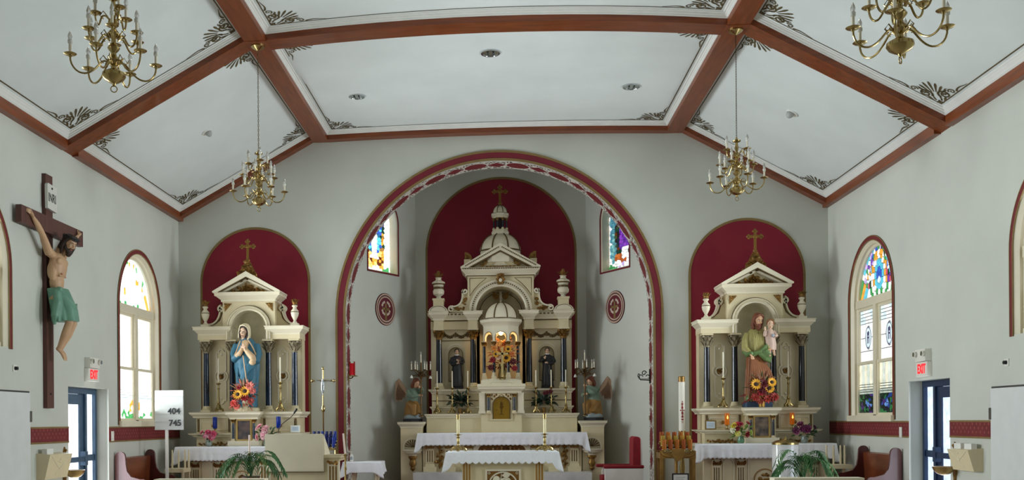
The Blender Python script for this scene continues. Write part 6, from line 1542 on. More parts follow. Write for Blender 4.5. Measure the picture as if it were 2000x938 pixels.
autumn('autumn sunflower arrangement at the feet of the bearded statue', (xat(1488, 18.57, 800), 18.57, 1.808), .9, 0, mat('gold_vase', (176, 140, 70), .3, metal=.8), 31, [(-.14, .46, .12), (.17, .50, .10), (.12, .38, .11)], [(.0, .47, .11, DRED), (.03, .36, .11, DRED), (-.04, .30, .09, RED), (-.16, .2, .09, (150, 40, 30)), (.22, .2, .10, (150, 40, 30)), (.08, .16, .09, (170, 50, 34)), (-.06, .12, .08, (150, 60, 40))], False)
def posy(label, loc, w, h, vase, blooms, seed, lm=LEAF, n=40):
    t = thing('flower_vase', label, 'flowers', loc); x, y, z = loc
    build('vase', MB().lathe([(.045, 0), (.06, .02), (.065, .06), (.05, .1), (.055, .13), (.045, .13)], (x, y, z), 16), vase, t)
    foliage(t, (x, y, z+.16), (w*.45, w*.3, h*.35), n, .10, .045, lm, seed)
    R = random.Random(seed)
    for k, c in enumerate(blooms):
        a = R.uniform(-1, 1); e = R.uniform(-.2, 1); d = Vector((a, -.6, e)); blossom(t, Vector((x, y, z+.19))+Vector((a*w*.42, -.10*abs(cos(a))-.02, e*h*.5)), d, R.uniform(.05, .075), c)
    return t
GLASSV = mat('clear_vase_glass', (190, 206, 200), .1, var=.02, trans=.6)
LX = 18.42
posy('low bowl of pink blooms on the left end of the left altar', (xat(408, LX, 868), LX, 1.156), .34, .2, GLASSV, [(222, 120, 150), (206, 74, 112), (230, 170, 186), (196, 54, 96), (226, 150, 168), (214, 90, 126), (232, 190, 200), (200, 70, 104), (222, 130, 150)], 41, n=16)
posy('pale pink lilies in a vase near the middle of the left altar', (xat(521, LX, 868), LX, 1.156), .42, .42, GLASSV, [(236, 178, 184), (228, 156, 166), (240, 196, 198), (230, 160, 176), (236, 186, 190), (224, 146, 160), (238, 190, 196), (230, 170, 180), (240, 200, 204), (226, 150, 160)], 43)
posy('mixed red, white and yellow bouquet on the right altar', (xat(1447, LX, 866), LX, 1.156), .44, .36, mat('green_vase', (90, 130, 96), .2), [RED, (236, 232, 214), (210, 206, 90), RED, (216, 200, 60), (190, 30, 50), (228, 226, 200), (170, 190, 80), RED, (200, 196, 70), (150, 20, 60)], 45, LEAF2)
posy('deep purple bouquet in a glass vase on the right altar', (xat(1571, LX, 864), LX, 1.156), .46, .36, GLASSV, [(96, 22, 70), (116, 30, 84), (84, 18, 58), (130, 44, 96), (100, 24, 66), (88, 20, 74), (120, 34, 90), (76, 16, 50), (110, 26, 80), (96, 22, 60), (124, 40, 92)], 47)
# autumn flowers inside the canopy, with a slim gilt stand before them
X, Z = at(981, 690, 20.75)
t = thing('flower_arrangement', 'autumn flower display inside the domed canopy of the high altar', 'flowers', (X, 20.95, 2.475))
foliage(t, (X, 20.98, 2.98), (.25, .14, .26), 80, .12, .055, RUST, 51, 'autumn_leaves'); foliage(t, (X, 20.95, 2.78), (.27, .14, .16), 60, .12, .05, WINE, 52, 'red_leaves', -.4); foliage(t, (X, 20.95, 3.16), (.2, .12, .14), 30, .11, .05, mat('amber_leaf', (206, 130, 48), .6, var=.3), 53, 'amber_leaves')
build('flower_stem_holder', MB().lathe([(.08, 2.475), (.1, 2.5), (.07, 2.7), (.08, 2.78), (.06, 2.78)], (X, 20.98, 0), 16), BRASS, t)
for dx, z, r in ((.08, 2.9, .11), (-.13, 2.98, .08), (.12, 3.08, .08)): sunflower(t, (X+dx, 20.78, z), (dx, -1, .2), r)
for dx, z, r, c in ((-.08, 2.92, .07, (226, 190, 160)), (-.2, 2.86, .07, RED), (.22, 2.82, .08, DRED), (-.24, 2.7, .07, DRED), (.25, 2.68, .07, RED), (.02, 3.08, .07, (220, 140, 60)), (-.17, 3.1, .06, (214, 130, 50)), (.2, 2.98, .06, (214, 120, 60)), (-.05, 3.2, .06, (230, 160, 70))): blossom(t, (X+dx, 20.79, z), (dx, -1, .2), r, c)
t = thing('throne_cross', 'slim cream and gilt standing cross before the canopy flowers', 'cross', (X, 20.70, 2.445))
build('cross_foot', MB().lathe([(.07, 2.445), (.06, 2.47), (.02, 2.5), (.018, 2.53)], (X, 20.72, 0), 16), BRASS, t); build('cross_shaft', MB().box(X-.02, X+.02, 20.705, 20.735, 2.52, 3.12).box(X-.12, X+.12, 20.705, 20.735, 2.96, 3.0), mat('pale_gilt', (204, 180, 120), .4, metal=.4), t)
for px, lab in ((899, 'dark leafy plant behind the left candlesticks of the high altar'), (1062, 'dark leafy plant with red bloom behind the right candlesticks of the high altar')):
    x = xat(px, 20.93, 785); t = thing('leafy_plant', lab, 'plant', (x, 20.87, 1.75))
    build('pot', MB().lathe([(.035, 1.75), (.045, 1.86), (.04, 1.86)], (x, 20.87, 0), 14), GILT, t)
    foliage(t, (x, 20.86, 1.98), (.22, .05, .18), 70, .12, .075, mat('deep_green_leaf_%d' % px, (34, 52, 36), .5, var=.4), px)
    if px > 1000:
        for k in range(3): blossom(t, (x+.02+.06*k, 20.80, 2.16+.02*k), (0, -1, .4), .05, DRED)
def palm(label, loc, n, spread, hgt, seed, side=0):
    t = thing('palm_plant', label, 'plant', loc); x, y, z = loc; R = random.Random(seed)
    build('pot', MB().lathe([(.11, 0), (.14, .2), (.15, .22), (.13, .22)], (x, y, z), 18), mat('pot_%d' % seed, (90, 60, 44), .6), t)
    for k in range(n):
        a = 2*pi*k/n+R.uniform(-.2, .2); L = spread*R.uniform(.7, 1.1); h = hgt*R.uniform(.6, 1.1)
        p = bez([(x, y, z+.18), (x+.15*L*cos(a), y+.12*L*sin(a), z+.2+h), (x+.7*L*cos(a), y+.5*L*sin(a), z+.2+h*1.05), (x+L*cos(a), y+.8*L*sin(a), z+.1+h*R.uniform(.3, .7))], 14)
        b = MB().tube(p, [.006*(1-.6*i/14) for i in range(15)], 5)
        for i in range(4, 15):
            d = (p[min(i+1, 14)]-p[max(i-1, 0)]).normalized(); sd = d.cross(Vector((0, 0, 1))); sd = sd.normalized() if sd.length > .1 else Vector((1, 0, 0))
            for s in (-1, 1): b.leaf(p[i], d*.75+sd*s*.8+Vector((0, 0, -.15)), .19*(1-.045*abs(i-8)), .028, (0, 0, 1), .4)
        build('frond', b, mat('palm_green_%d_%d' % (seed, k % 3), ((60, 108, 58), (78, 124, 66), (48, 90, 48))[k % 3], .5, var=.25) if k < 3 else MATS['palm_green_%d_%d' % (seed, k % 3)], t)
    return t
palm('feathery green palm in front of the left altar by the ambo', (xat(490, 15.3, 930), 15.3, .54), 15, .55, .52, 61)
palm('feathery green palm in front of the marble font on the right', (xat(1568, 15.6, 930), 15.6, .40), 17, .55, .58, 62)

# ================================================================ votives on the side altars
def votive(label, X, Y, z, c, lit, group):
    t = thing('votive_candle', label, 'votive', (X, Y, z), group)
    m = MATS.get('votive_glass_%d' % c[0]) or mat('votive_glass_%d' % c[0], c, .12, var=.1, trans=.3, emit=.12 if lit else .0)
    build('votive_stand', MB().lathe([(.04, 0), (.042, .012), (.012, .025), (.012, .06), (.035, .075), (.038, .08), (.03, .08)], (X, Y, z), 14), BRASS, t)
    g = build('votive_glass', MB().lathe([(.034, .078), (.043, .10), (.043, .30), (.040, .30), (.040, .11)], (X, Y, z), 18), m, t)
    if lit: build('flame', MB().lathe([(.004, .19), (.014, .21), (.006, .245), (0, .26)], (X, Y-.044, z), 8), mat('flame_%d' % int(X*10), (255, 200, 90), .5, emit=2.5), t)
for px, Y, c, lit, lab in ((420, 18.61, (18, 60, 170), False, 'blue glass votive candle at the left of the left altar shrine'), (544, 18.61, (18, 60, 170), False, 'blue glass votive candle at the right of the left altar shrine'),
                            (1420, 18.61, (216, 118, 26), True, 'lit amber votive candle at the left of the right altar shrine'), (1547, 18.61, (216, 118, 26), True, 'lit amber votive candle at the right of the right altar shrine')):
    votive(lab, xat(px, Y, 825), Y, 1.405, c, lit, 'votive candles beside the altar shrines')
def card(label, px, py, Y, w, h, fm, z):
    x = xat(px, Y, py); t = thing('framed_card', label, 'card', (x, Y, z))
    build('card_frame', MB().prism([(x-w/2, z), (x+w/2, z), (x+w/2, z+h), (x-w/2, z+h)], Y-.012, Y+.006, None, [[(x-w/2+.02, z+.02), (x-w/2+.02, z+h-.02), (x+w/2-.02, z+h-.02), (x+w/2-.02, z+.02)]]), fm, t, smooth=False)
    build('card_paper', MB().box(x-w/2+.015, x+w/2-.015, Y-.004, Y, z+.015, z+h-.015), mat('card_paper_%d' % px, (206, 220, 232), .7, var=.03), t)
    b = MB()
    for k in range(4): b.box(x-w*.3, x+w*(.3-.06*(k % 2)), Y-.006, Y-.004, z+h*(.3+.12*k), z+h*(.3+.12*k)+.004)
    build('card_lines', b, mat('card_ink_%d' % px, (110, 120, 130), .7), t)
card('small gold framed card on the left ledge of the right altar', 1388, 836, 18.7, .2, .17, MATS['frame_gold'], 1.405)
card('small white card on the right ledge of the left altar', 577, 841, 18.7, .18, .13, WHITE, 1.405)

# ================================================================ ambo
AY = 16.0
xa, xb = xat(518, AY, 880), xat(631, AY, 880); sa, sb = xat(502, AY+.1, 890), xat(668, AY+.1, 890)
t = thing('ambo', 'cream ambo with sloping reading desk and gilt fluted sides', 'lectern', ((sa+sb)/2, AY+.4, .15))
build('ambo_body', MB().box(sa+.12, sb-.12, AY+.1, AY+.62, .15, .98), CREAM, t)
build('ambo_slab', cornice(MB(), sa+.06, sb-.06, AY+.09, AY+.68, .96, 1.055, .06), CREAM, t)
for x in (sa+.14, sb-.14):
    p = build('ambo_pilaster', MB().box(x-.09, x+.09, AY+.05, AY+.2, .15, .95), IVORY, t)
    for k in (-1, 0, 1): build('gilt_flute', MB().box(x+k*.05-.012, x+k*.05+.012, AY+.044, AY+.052, .2, .88), GILT, p)
    build('gilt_scroll', rel(MB(), [(x-.05, .93), (x+.05, .93), (x, .925)], .03, .02, 71, AY+.04), GILT, p)
pzt, pzb = 1.395, .79
build('desk_front_panel', MB().add([(xa, AY-.02, pzt), (xb, AY-.02, pzt), (xb, AY+.05, pzb), (xa, AY+.05, pzb), (xa, AY+.02, pzt+.01), (xb, AY+.02, pzt+.01), (xb, AY+.09, pzb), (xa, AY+.09, pzb)], [(0,1,2,3),(4,7,6,5),(0,4,5,1),(1,5,6,2),(2,6,7,3),(3,7,4,0)]), IVORY, t, smooth=False)
build('panel_gilt_edge', MB().box(xa, xb, AY+.03, AY+.09, pzb-.012, pzb), GILTLINE, t)
for x in (xa, xb): build('desk_side', MB().prism([(AY+.02, pzt), (AY+.60, 1.06), (AY+.05, 1.06)], x-.012, x+.012, lambda a, b, d: (d, a, b)), IVORY, t, smooth=False)
build('desk_board', MB().add([(xa, AY+.0, pzt+.01), (xb, AY+.0, pzt+.01), (xb, AY+.62, 1.09), (xa, AY+.62, 1.09), (xa, AY, pzt-.015), (xb, AY, pzt-.015), (xb, AY+.62, 1.065), (xa, AY+.62, 1.065)], [(0,1,2,3),(4,7,6,5),(0,4,5,1),(1,5,6,2),(2,6,7,3),(3,7,4,0)]), IVORY, t, smooth=False)
t = thing('gooseneck_microphone', 'black gooseneck microphone on the ambo desk', 'microphone', (xat(545, AY+.3), AY+.3, 1.25))
P_ = lambda px, py: (lambda q: (q[0], AY+.3, q[1]))(at(px, py, AY+.3))
build('gooseneck', MB().tube(bez([P_(543, 846), P_(546, 826), P_(560, 822), P_(568, 818), P_(574, 808)], 14), .006, 6), BLACK, t); build('microphone_head', MB().tube([P_(574, 808), P_(579, 800)], [.013, .02], 10).sphere(P_(579, 800), .02, 10, 6), BLACK, t)

# ================================================================ hymn board
HY = 17.25
t = thing('hymn_board', 'white hymn board on a post showing 404 and 745', 'hymn board', (xat(327, HY, 850), HY, .15))
A0, B0 = at(302, 763, HY); A1, B1 = at(358, 840, HY)
HB = mat('hymn_board_white', (196, 198, 194), .6, var=.02)
build('board', MB().box(A0, A1, HY, HY+.03, B1, B0), HB, t)
for k in range(5): build('card_ledge', MB().box(A0, A1, HY-.012, HY+.0, B1+(B0-B1)*k/5+.004, B1+(B0-B1)*k/5+.022), HB, t)
xm = xat(325, HY, 880); build('post', MB().box(xm-.025, xm+.025, HY+.01, HY+.05, .2, B1), PLASTIC, t); build('post_foot', MB().box(xm-.16, xm+.16, HY-.14, HY+.2, .15, .2), PLASTIC, t)
for txt, px, py in (('404', 340, 804), ('745', 342, 827)):
    X, Z = at(px, py, HY-.004); textmesh('number_' + ('top' if py < 815 else 'bottom'), txt, .15, BLACK, t, Matrix.Translation((X, HY-.016, Z)) @ Matrix.Rotation(pi/2, 4, 'X'), .003, 1.0, .003)

# ================================================================ pews along the side walls
def pew(label, x_wall, out, y0, y1, zt):
    """Short pew with its back to the side wall (out = direction into the room)."""
    t = thing('pew', label, 'pew', (x_wall+out*.3, (y0+y1)/2, .15)); fr = lambda y: (lambda a, b, d: (x_wall+out*a, y+d, b))
    prof = [(0, .15), (.0, zt-.09)] + arc(.085, zt-.085, .085, pi, .1, 10) + [(.18, zt-.22), (.2, zt-.33), (.27, zt-.42), (.42, zt-.46)] + arc(.47, zt-.52, .06, pi/2, -pi/2, 8) + [(.46, zt-.64), (.43, zt-.75), (.45, .15)]
    for y in (y0, y1-.05): build('pew_end', MB().prism(prof, 0, .05, fr(y)), PEWWOOD, t)
    build('backrest', MB().prism([(.03, zt-.62), (.07, zt-.62), (.10, zt-.12), (.06, zt-.10)], 0, y1-y0-.1, fr(y0+.05)), PEWBACK, t)
    build('seat', MB().prism([(.05, zt-.68), (.45, zt-.66), (.45, zt-.62), (.05, zt-.64)], 0, y1-y0-.1, fr(y0+.05)), PEWWOOD, t)
pew('dark red wooden pew against the left wall below the window', XL+.02, 1, 16.1, 17.55, 1.13); pew('dark red wooden pew against the right wall below the window', XR-.02, -1, 16.0, 17.45, 1.13)
def stool(label, px, Y, z):
    x = xat(px, Y, 910); t = thing('spindle_chair', label, 'chair', (x, Y, .15))
    build('seat', MB().box(x-.18, x+.18, Y-.2, Y+.2, z, z+.07), CREAM, t)
    for dx in (-.15, -.03, .09, .16): build('spindle', MB().lathe([(.018, z+.07), (.02, z+.2), (.014, z+.4)], (x+dx, Y+.15, 0), 10), CREAM, t)
    for dx in (-.15, .15):
        for dy in (-.16, .16): build('leg', MB().box(x+dx-.02, x+dx+.02, Y+dy-.02, Y+dy+.02, .15, z), CREAM, t)
stool('cream spindle backed chair at the right end of the right altar', 1637, 17.9, .72); stool('cream spindle backed chair behind the hymn board', 347, 17.9, .70)

# ================================================================ processional cross, blue votive rack, sanctuary lamp, credence
PY = 17.9
t = thing('processional_cross', 'tall brass processional crucifix with silver figure by the chancel arch', 'cross', (xat(631, PY, 840), PY, .15))
x = xat(631, PY, 760); q = lambda py: zat(py, PY, 631)
build('staff', MB().lathe([(.014, .17), (.014, q(806)), (.03, q(803)), (.036, q(799)), (.03, q(795)), (.014, q(791)), (.013, q(745))], (x, PY, 0), 14), BRASS, t)
zc = q(744); build('cross_bars', MB().tube([(x, PY, q(748)), (x, PY, q(722))], .015, 12).tube([(x-.19, PY, zc), (x+.19, PY, zc)], .015, 12), BRASS, t)
for p in ((x-.2, PY, zc), (x+.2, PY, zc), (x, PY, q(720))): build('knob_end', MB().sphere(p, (.026, .026, .03), 12, 8), BRASS, t)
b = MB(); b.sphere((x, PY-.03, zc-.06), (.028, .022, .05), 10, 7).sphere((x, PY-.03, zc+.01), (.02, .022, .025), 10, 7)
for s in (-1, 1): b.tube([(x+s*.02, PY-.03, zc-.02), (x+s*.14, PY-.025, zc+.0)], .01, 6); b.tube([(x+s*.012, PY-.03, zc-.09), (x+s*.01, PY-.045, zc-.17), (x, PY-.03, zc-.27)], [.018, .015, .009], 7)
remesh('silver_figure', b, mat('silver_figure', (190, 196, 204), .3, metal=.9), t, .006, 1, .4)
build('cross_stand', MB().lathe([(.2, .15), (.2, .18), (.05, .22), (.03, .5), (.02, .5)], (x, PY, 0), 20), BRASS, t)
def votive_rack(label, x0, x1, Y, z0, rows, cols, c, dz, dy, group, lit=()):
    t = thing('votive_rack', label, 'votive stand', ((x0+x1)/2, Y, .15)); n = 0; W = x1-x0
    gm = [mat('rack_glass_%d_%d' % (c[0][0], i), k, .12, var=.12, trans=.25, emit=.0) for i, k in enumerate(c)]
    for r in range(rows):
        zr = z0+r*dz; y = Y+r*dy
        build('rack_tier', MB().box(x0, x1, y-.05, y+.05, zr-.03, zr), BRASS, t)
        b = MB()
        for k in range(cols): b.tube([(x0+W*(k+.5)/cols+(W/cols*.36+.009)*cos(a), y+(W/cols*.36+.009)*sin(a), zr+.015) for a in [2*pi*j/12 for j in range(12)]], .006, 5, True).sphere((x0+W*(k+.5)/cols, y-W/cols*.4-.022, zr-.012), .016, 8, 5)
        tag(build('cup_holders', b, BRASS, t), kind='stuff')
    for r in range(rows):
        for k in range(cols):
            x = x0+W*(k+.5)/cols; y = Y+r*dy; z = z0+r*dz
            v = thing('votive_glass', 'x', 'votive', (x, y, z), group); rr = W/cols*.36
            v['label'] = ('lit ' if (r, k) in lit else '') + group.split()[0] + ' votive glass, %s of the %s row counted from the window side' % (('first', 'second', 'third', 'fourth', 'fifth', 'sixth')[k], ('front', 'middle', 'back')[r])
            g = build('glass_cup', MB().lathe([(rr*.85, 0.002), (rr, .02), (rr, .19), (rr*.93, .19), (rr*.93, .03)], (x, y, z), 16), gm[(r*3+k*2) % len(gm)], v)
            build('wax_fill', MB().lathe([(rr*.85, .03), (rr*.85, .12)], (x, y, z), 12), CANDLE, v)
            if (r, k) in lit: build('flame', MB().lathe([(.004, .125), (.014, .14), (.007, .165), (0, .18)], (x, y, z), 8), MATS.get('rack_flame') or mat('rack_flame', (255, 196, 90), .5, emit=3), v)
    return t
BY = 17.45
t = votive_rack('brass stand of blue votive glasses behind the ambo', xat(606, BY, 860), xat(655, BY, 860), BY, 1.13, 3, 6, ((14, 34, 120), (24, 60, 160), (10, 26, 96)), .055, .1, 'blue votive glasses on the left stand')
bx = (xat(606, BY, 860), xat(655, BY, 860))
for x in bx: build('stand_leg', MB().tube([(x, BY, .15), (x, BY, 1.1)], .018, 8), BRASS, t)
AYR = 17.8
ax0, ax1 = xat(1291, AYR, 870), xat(1354, AYR, 870)
t = votive_rack('brass stand of amber votive glasses beside the paschal candle', ax0, ax1, AYR, zat(880, AYR, 1322), 3, 5, ((190, 112, 40), (196, 146, 56), (170, 84, 36), (186, 156, 62)), .065, .14, 'amber votive glasses on the right stand', ((0, 0),))
GB = mat('aged_gilt_stand', (150, 114, 58), .4, metal=.6, var=.3)
build('rack_apron', MB().box(ax0-.03, ax1+.03, AYR-.08, AYR+.33, zat(880, AYR, 1322)-.14, zat(880, AYR, 1322)-.04), GB, t)
build('shield_ornament', MB().prism([((ax0+ax1)/2+a, b) for a, b in [(-.1, 1.08), (-.12, .98), (-.06, .9), (0, .86), (.06, .9), (.12, .98), (.1, 1.08)]], AYR-.1, AYR-.06), GB, t)
b = MB()
for s in (-1, 1):
    xm = (ax0+ax1)/2; b.tube(bez([(xm+s*.3, AYR-.08, 1.04), (xm+s*.26, AYR-.09, .9), (xm+s*.1, AYR-.09, .98), (xm+s*.1, AYR-.08, .92)], 10), .016, 6)
tag(build('gilt_scrollwork', b, GB, t), kind='stuff')
for x in (ax0, ax1):
    for y in (AYR-.04, AYR+.24): build('stand_leg', MB().box(x-.025, x+.025, y-.025, y+.025, .15, 1.05), GB, t)
build('centre_post', MB().tube([((ax0+ax1)/2, AYR+.1, .15), ((ax0+ax1)/2, AYR+.1, 1.03)], .03, 10), GB, t); build('lower_shelf', MB().box(ax0, ax1, AYR-.05, AYR+.25, .3, .34), GB, t)
x, Z = at(1329, 925, 17.2); t = thing('framed_notice', 'black framed white notice in front of the amber votive stand', 'sign', (x, 17.2, .15))
build('notice_frame', MB().prism([(x-.14, Z-.38), (x+.14, Z-.38), (x+.14, Z), (x-.14, Z)], 17.19, 17.21, None, [[(x-.12, Z-.36), (x-.12, Z-.02), (x+.12, Z-.02), (x+.12, Z-.36)]]), BLACK, t, smooth=False)
build('notice_paper', MB().box(x-.125, x+.125, 17.198, 17.204, Z-.365, Z-.015), WHITE, t); b = MB()
for k in range(6): b.box(x-.08, x+.08-.03*(k % 2), 17.195, 17.198, Z-.07-.03*k, Z-.064-.03*k)
build('notice_lines', b, mat('notice_ink', (120, 120, 120), .7), t); build('notice_stand', MB().box(x-.02, x+.02, 17.205, 17.225, .15, Z-.1).box(x-.12, x+.12, 17.1, 17.3, .15, .18), BLACK, t)
# paschal candle
PX = xat(1331.5, 19.05, 790); t = thing('paschal_candle', 'tall white paschal candle with red cross emblem on a floor stand', 'candle', (PX, 19.05, .15))
za, zb = zat(845, 19.05, 1331), zat(738, 19.05, 1331); r = .058
pc_ = build('candle', MB().lathe([(r, za), (r, zb-.0)], (PX, 19.05, 0), 24), mat('paschal_wax', (240, 236, 222), .5, var=.02), t)
build('brass_follower', MB().lathe([(r*1.06, zb-.08), (r*1.08, zb+.015), (r*.6, zb+.03)], (PX, 19.05, 0), 24), GB, pc_); build('brass_socket', MB().lathe([(r*1.1, za-.07), (r*1.15, za+.03), (r, za+.03)], (PX, 19.05, 0), 24), BRASS, t)
RI = mat('red_wax_inlay', (150, 30, 36), .5); zm = zat(802, 19.05, 1331); y = 19.05-r-.003
build('red_cross_inlay', MB().box(PX-.008, PX+.008, y-.003, y+.004, zm-.14, zm+.1).box(PX-.042, PX+.042, y+.006, y+.016, zm-.01, zm+.01), RI, pc_)
for dz in (.12, .05, -.05, -.12, -.17): build('red_inlay_mark', MB().sphere((PX, y, zm+dz), (.022, .006, .016), 10, 6), RI, pc_)
textmesh('alpha_mark', 'A', .05, RI, pc_, Matrix.Translation((PX, y-.003, zm+.16)) @ Matrix.Rotation(pi/2, 4, 'X'), .002)
textmesh('omega_mark', '\u03a9', .05, RI, pc_, Matrix.Translation((PX, y-.003, zm-.22)) @ Matrix.Rotation(pi/2, 4, 'X'), .002)
build('floor_stand', MB().lathe([(.22, .15), (.22, .18), (.06, .24), (.03, .4), (.05, .7), (.03, .9), (.06, za-.12), (.065, za-.05)], (PX, 19.05, 0), 20), BRASS, t)
# sanctuary lamp and bracket on the left jamb, scroll bracket on the right jamb
SX, SZ_ = at(688, 734, 19.75); t = thing('sanctuary_lamp', 'red glass sanctuary lamp on a brass bracket at the left arch jamb', 'lamp', (SX, 19.75, SZ_))
RG = mat('ruby_glass', (190, 16, 34), .15, var=.15, trans=.25, emit=.25)
build('ruby_glass', MB().lathe([(.05, .01), (.058, .03), (.055, .22), (.06, .245), (.055, .245), (.05, .04)], (SX, 19.75, SZ_), 18), RG, t)
for k in range(4): a = pi/4+pi*k/2; build('lamp_upright', MB().tube([(SX+.066*cos(a), 19.75+.066*sin(a), SZ_-.01), (SX+.066*cos(a), 19.75+.066*sin(a), SZ_+.25), (SX+.06*cos(a), 19.75+.06*sin(a), SZ_+.28)], .008, 6), mat('red_gilt_%d' % k, (150, 40, 36), .4, metal=.3), t)
build('bracket', MB().box(SX-.06, SX+.1, 19.66, 19.84, SZ_-.02, SZ_).tube(bez([(SX+.02, 19.75, SZ_-.02), (SX-.05, 19.75, SZ_-.1), (SX-.06, 19.75, SZ_-.02), (ACX-ARI+.03, 19.75, SZ_-.05)], 8), .012, 6).box(ACX-ARI+.012, ACX-ARI+.03, 19.70, 19.80, SZ_-.12, SZ_+.03), BRASS, t)
JX = ACX+ARI; bz = zat(735, 19.85, 1268); t = thing('scroll_bracket', 'dark scrolled iron bracket on the right arch jamb', 'bracket', (JX, 19.85, bz))
IR = mat('dark_iron', (48, 44, 36), .5, metal=.6); b = MB().box(JX-.03, JX-.012, 19.82, 19.88, bz-.14, bz+.14); y = 19.85
b.tube([(JX-.01, y, bz-.08), (JX-.2, y, bz-.07), (JX-.25, y, bz-.0), (JX-.24, y, bz+.05), (JX-.21, y, bz+.03)], .012, 6); build('bracket_arm', b, IR, t)
b = MB(); b.tube([(JX-.13+.05*cos(q)*(1-.09*q), y, bz+.06+.05*sin(q)*(1-.09*q)) for q in [k*.5 for k in range(15)]], .009, 6); b.tube([(JX-.06+.035*cos(q), y, bz-.01+.035*sin(q)) for q in [k*.5-1 for k in range(9)]], .009, 6); b.tube([(JX-.19+.035*cos(q), y, bz-.01+.035*sin(q)) for q in [k*.5 for k in range(9)]], .009, 6); b.tube([(JX-.24, y, bz-.05), (JX-.02, y, bz-.05)], .006, 6)
tag(build('scrollwork', b, IR, t), kind='stuff')
wp = zat(815, 19.95, 1275); t = thing('wall_plate', 'small brass plate low on the right arch jamb', 'wall plate', (JX, 19.95, wp)); build('plate', MB().box(JX-.025, JX-.012, 19.9, 20.0, wp-.06, wp+.03), BRASS, t)
# credence table
CY = 18.85; c0, c1 = xat(672, CY, 900), xat(742, CY, 900); t = thing('credence_table', 'small cream table with curved legs by the left arch jamb', 'table', ((c0+c1)/2, CY+.25, .15))
build('table_top', MB().box(c0+.01, c1-.01, CY+.01, CY+.55, .79, .825), CREAM, t)
for x in (c0+.14, c1-.1):
    for y in (CY+.1, CY+.45): build('leg', MB().tube([(x, y, .79), (x+.02, y, .6), (x-.005, y, .35), (x+.02, y, .15)], [.032, .028, .02, .022], 8), CREAM, t)
t2 = thing('table_cloth', 'plain white cloth draped over the small side table', 'tablecloth', ((c0+c1)/2, CY+.25, .826)); build('linen_sheet', cloth_mesh(c0-.02, c1+.02, CY-.02, CY+.58, .828, .21, 5, .33, scal=.0, wave=.012), LINEN, t2); solid(t2.children[0])
bx_ = xat(686.5, CY+.2, 890); t = thing('pump_bottle', 'white pump bottle on the small side table', 'bottle', (bx_, CY+.2, .833)); build('bottle_body', MB().lathe([(.035, 0), (.036, .11), (.02, .13), (.014, .14)], (bx_, CY+.2, .833), 16), WHITE, t); build('pump', MB().tube([(bx_, CY+.2, .97), (bx_, CY+.2, 1.02)], .006).tube([(bx_, CY+.2, 1.02), (bx_-.03, CY+.2, 1.015)], .006), PLASTIC, t)
build('bottle_label', MB().lathe([(.0365, .03), (.0368, .09)], (bx_, CY+.2, .833), 12, -2.4, -.7), mat('bottle_label', (150, 160, 170), .6), t)
# two slim standing candlesticks
def floor_candle(label, px, Y, ptop, pbrass, lean=0.0):
    x, zt = at(px, ptop, Y); zb = zat(pbrass, Y, px); t = thing('floor_candlestick', label, 'candlestick', (x, Y, .15))
    build('stem', MB().lathe([(.012, .2), (.016, .5), (.03, .55), (.016, .6), (.014, zb-.28), (.024, zb-.25), (.014, zb-.2), (.014, zb-.06), (.03, zb-.03), (.012, zb)], (x, Y, 0), 12), BRASS, t)
    b = MB()
    for k in range(4): a = pi/2*k; b.leaf((x, Y, zb-.03), (cos(a), sin(a), .25), .09, .04, (0, 0, 1), .2)
    build('drip_leaves', b, BRASS, t); build('foot', MB().lathe([(.13, .15), (.13, .17), (.05, .2), (.015, .24)], (x, Y, 0), 16), BRASS, t)
    build('candle', MB().tube([(x, Y, zb-.02), (x+lean, Y, zt)], [.017, .014], 10), mat('pinkish_wax_%d' % px, (236, 214, 200), .5, var=.03), t)
floor_candle('slim brass floor candlestick right of the ambo', 674, 15.88, 847, 886, -.03); floor_candle('slim brass floor candlestick standing by the left palm', 487, 15.7, 850, 884)

# ================================================================ red chair, font, communion rails
VEL = mat('red_velvet', (128, 6, 24), .8, var=.15, scale=20); GY = 18.3
g = lambda px, py: at(px, py, GY)
t = thing('presider_chair', 'white chair with red velvet seat and tall red back', 'chair', (xat(1215, GY, 920), GY+.3, .15))
xs0, zs = g(1176, 912); xs1 = g(1258, 912)[0]; xb0, xb1 = g(1236, 880)[0], g(1252, 880)[0]; zt_ = g(1244, 854)[1]
build('chair_body', MB().box(xs0+.03, xs1-.01, GY+.02, GY+.6, .15, .46), WHITE, t)
for y in (GY-.02, GY+.5): 
    a_ = build('armrest_pad', MB().box(xs0-.02+(.05 if y < GY+.1 else -.04), xs1, y, y+.12, zs-.035, zs+.025), VEL, t); m_ = a_.modifiers.new('b', 'BEVEL'); m_.width = .02; m_.segments = 3
    build('side_panel', MB().box(xs0+.05, xs1-.02, y+.005, y+.1, .2, zs-.036), WHITE, t)
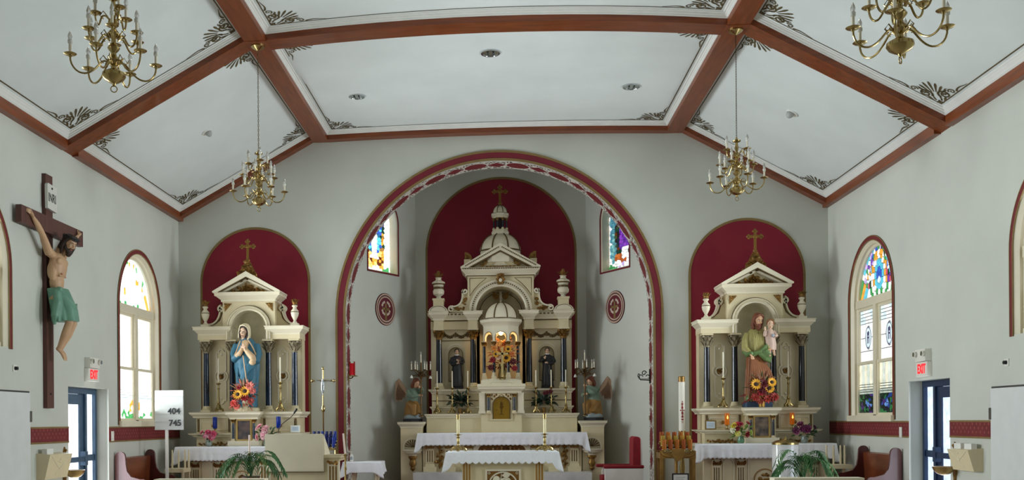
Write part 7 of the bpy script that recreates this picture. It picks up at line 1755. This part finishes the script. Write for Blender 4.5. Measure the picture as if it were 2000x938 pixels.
a_ = build('seat_cushion', MB().box(xs0, xb0, GY+.08, GY+.52, .46, .58), VEL, t); m_ = a_.modifiers.new('b', 'BEVEL'); m_.width = .03; m_.segments = 3
b = MB().prism([(xb0, .5), (xb1, .5), (xb1+.0, zt_-.03), (xb1-.03, zt_), (xb0+.05, zt_+.012), (xb0+.01, zt_-.02)], GY+.03, GY+.57)
a_ = build('back_cushion', b, VEL, t); m_ = a_.modifiers.new('b', 'BEVEL'); m_.width = .015; m_.segments = 2
build('back_frame', MB().box(xb1, xb1+.03, GY+.05, GY+.55, .3, zt_-.02), WHITE, t)
FX, FY = (xat(1515, 16.5, 900)+xat(1567, 16.5, 900))/2, 16.5; fr_ = (xat(1567, 16.5, 900)-xat(1515, 16.5, 900))/2; ft = zat(868, FY, 1541)
t = thing('baptismal_font', 'white marble drum font with a polished brass lid', 'font', (FX, FY+fr_, .15))
build('font_drum', MB().lathe([(fr_*.98, .15), (fr_*.98, ft-.02), (fr_*.94, ft)], (FX, FY+fr_, 0), 40), mat('polished_white_marble', (204, 204, 202), .15, var=.12, scale=2.5, c2=(226, 226, 224), detail=8, coat=.4), t)
build('brass_lid', MB().lathe([(fr_*1.0, ft-.01), (fr_*1.0, ft+.02), (fr_*.7, ft+.055), (fr_*.2, ft+.075), (.015, ft+.09), (.02, ft+.11), (0, ft+.125)], (FX, FY+fr_, 0), 40), BRASS, t)
for px0, px1, py, nm in ((306, 520, 936, 'cream communion rail at the lower left'), (1508, 1682, 933.5, 'cream communion rail at the lower right')):
    Y = 12.0; A_, zt_ = at(px0, py, Y); B_ = xat(px1, Y, py); t = thing('communion_rail', nm, 'railing', ((A_+B_)/2, Y, 0))
    build('rail_top', MB().box(A_, B_, Y-.11, Y+.11, zt_-.05, zt_), IVORY, t); build('rail_base', MB().box(A_, B_, Y-.08, Y+.08, 0, .12), IVORY, t)
    n = max(4, int((B_-A_)/.16))
    for k in range(n): build('baluster', MB().lathe([(.03, .12), (.035, .2), (.02, .26), (.04, .42), (.022, .66), (.034, zt_-.1), (.034, zt_-.05)], (A_+(B_-A_)*(k+.5)/n, Y, 0), 10), IVORY, t)
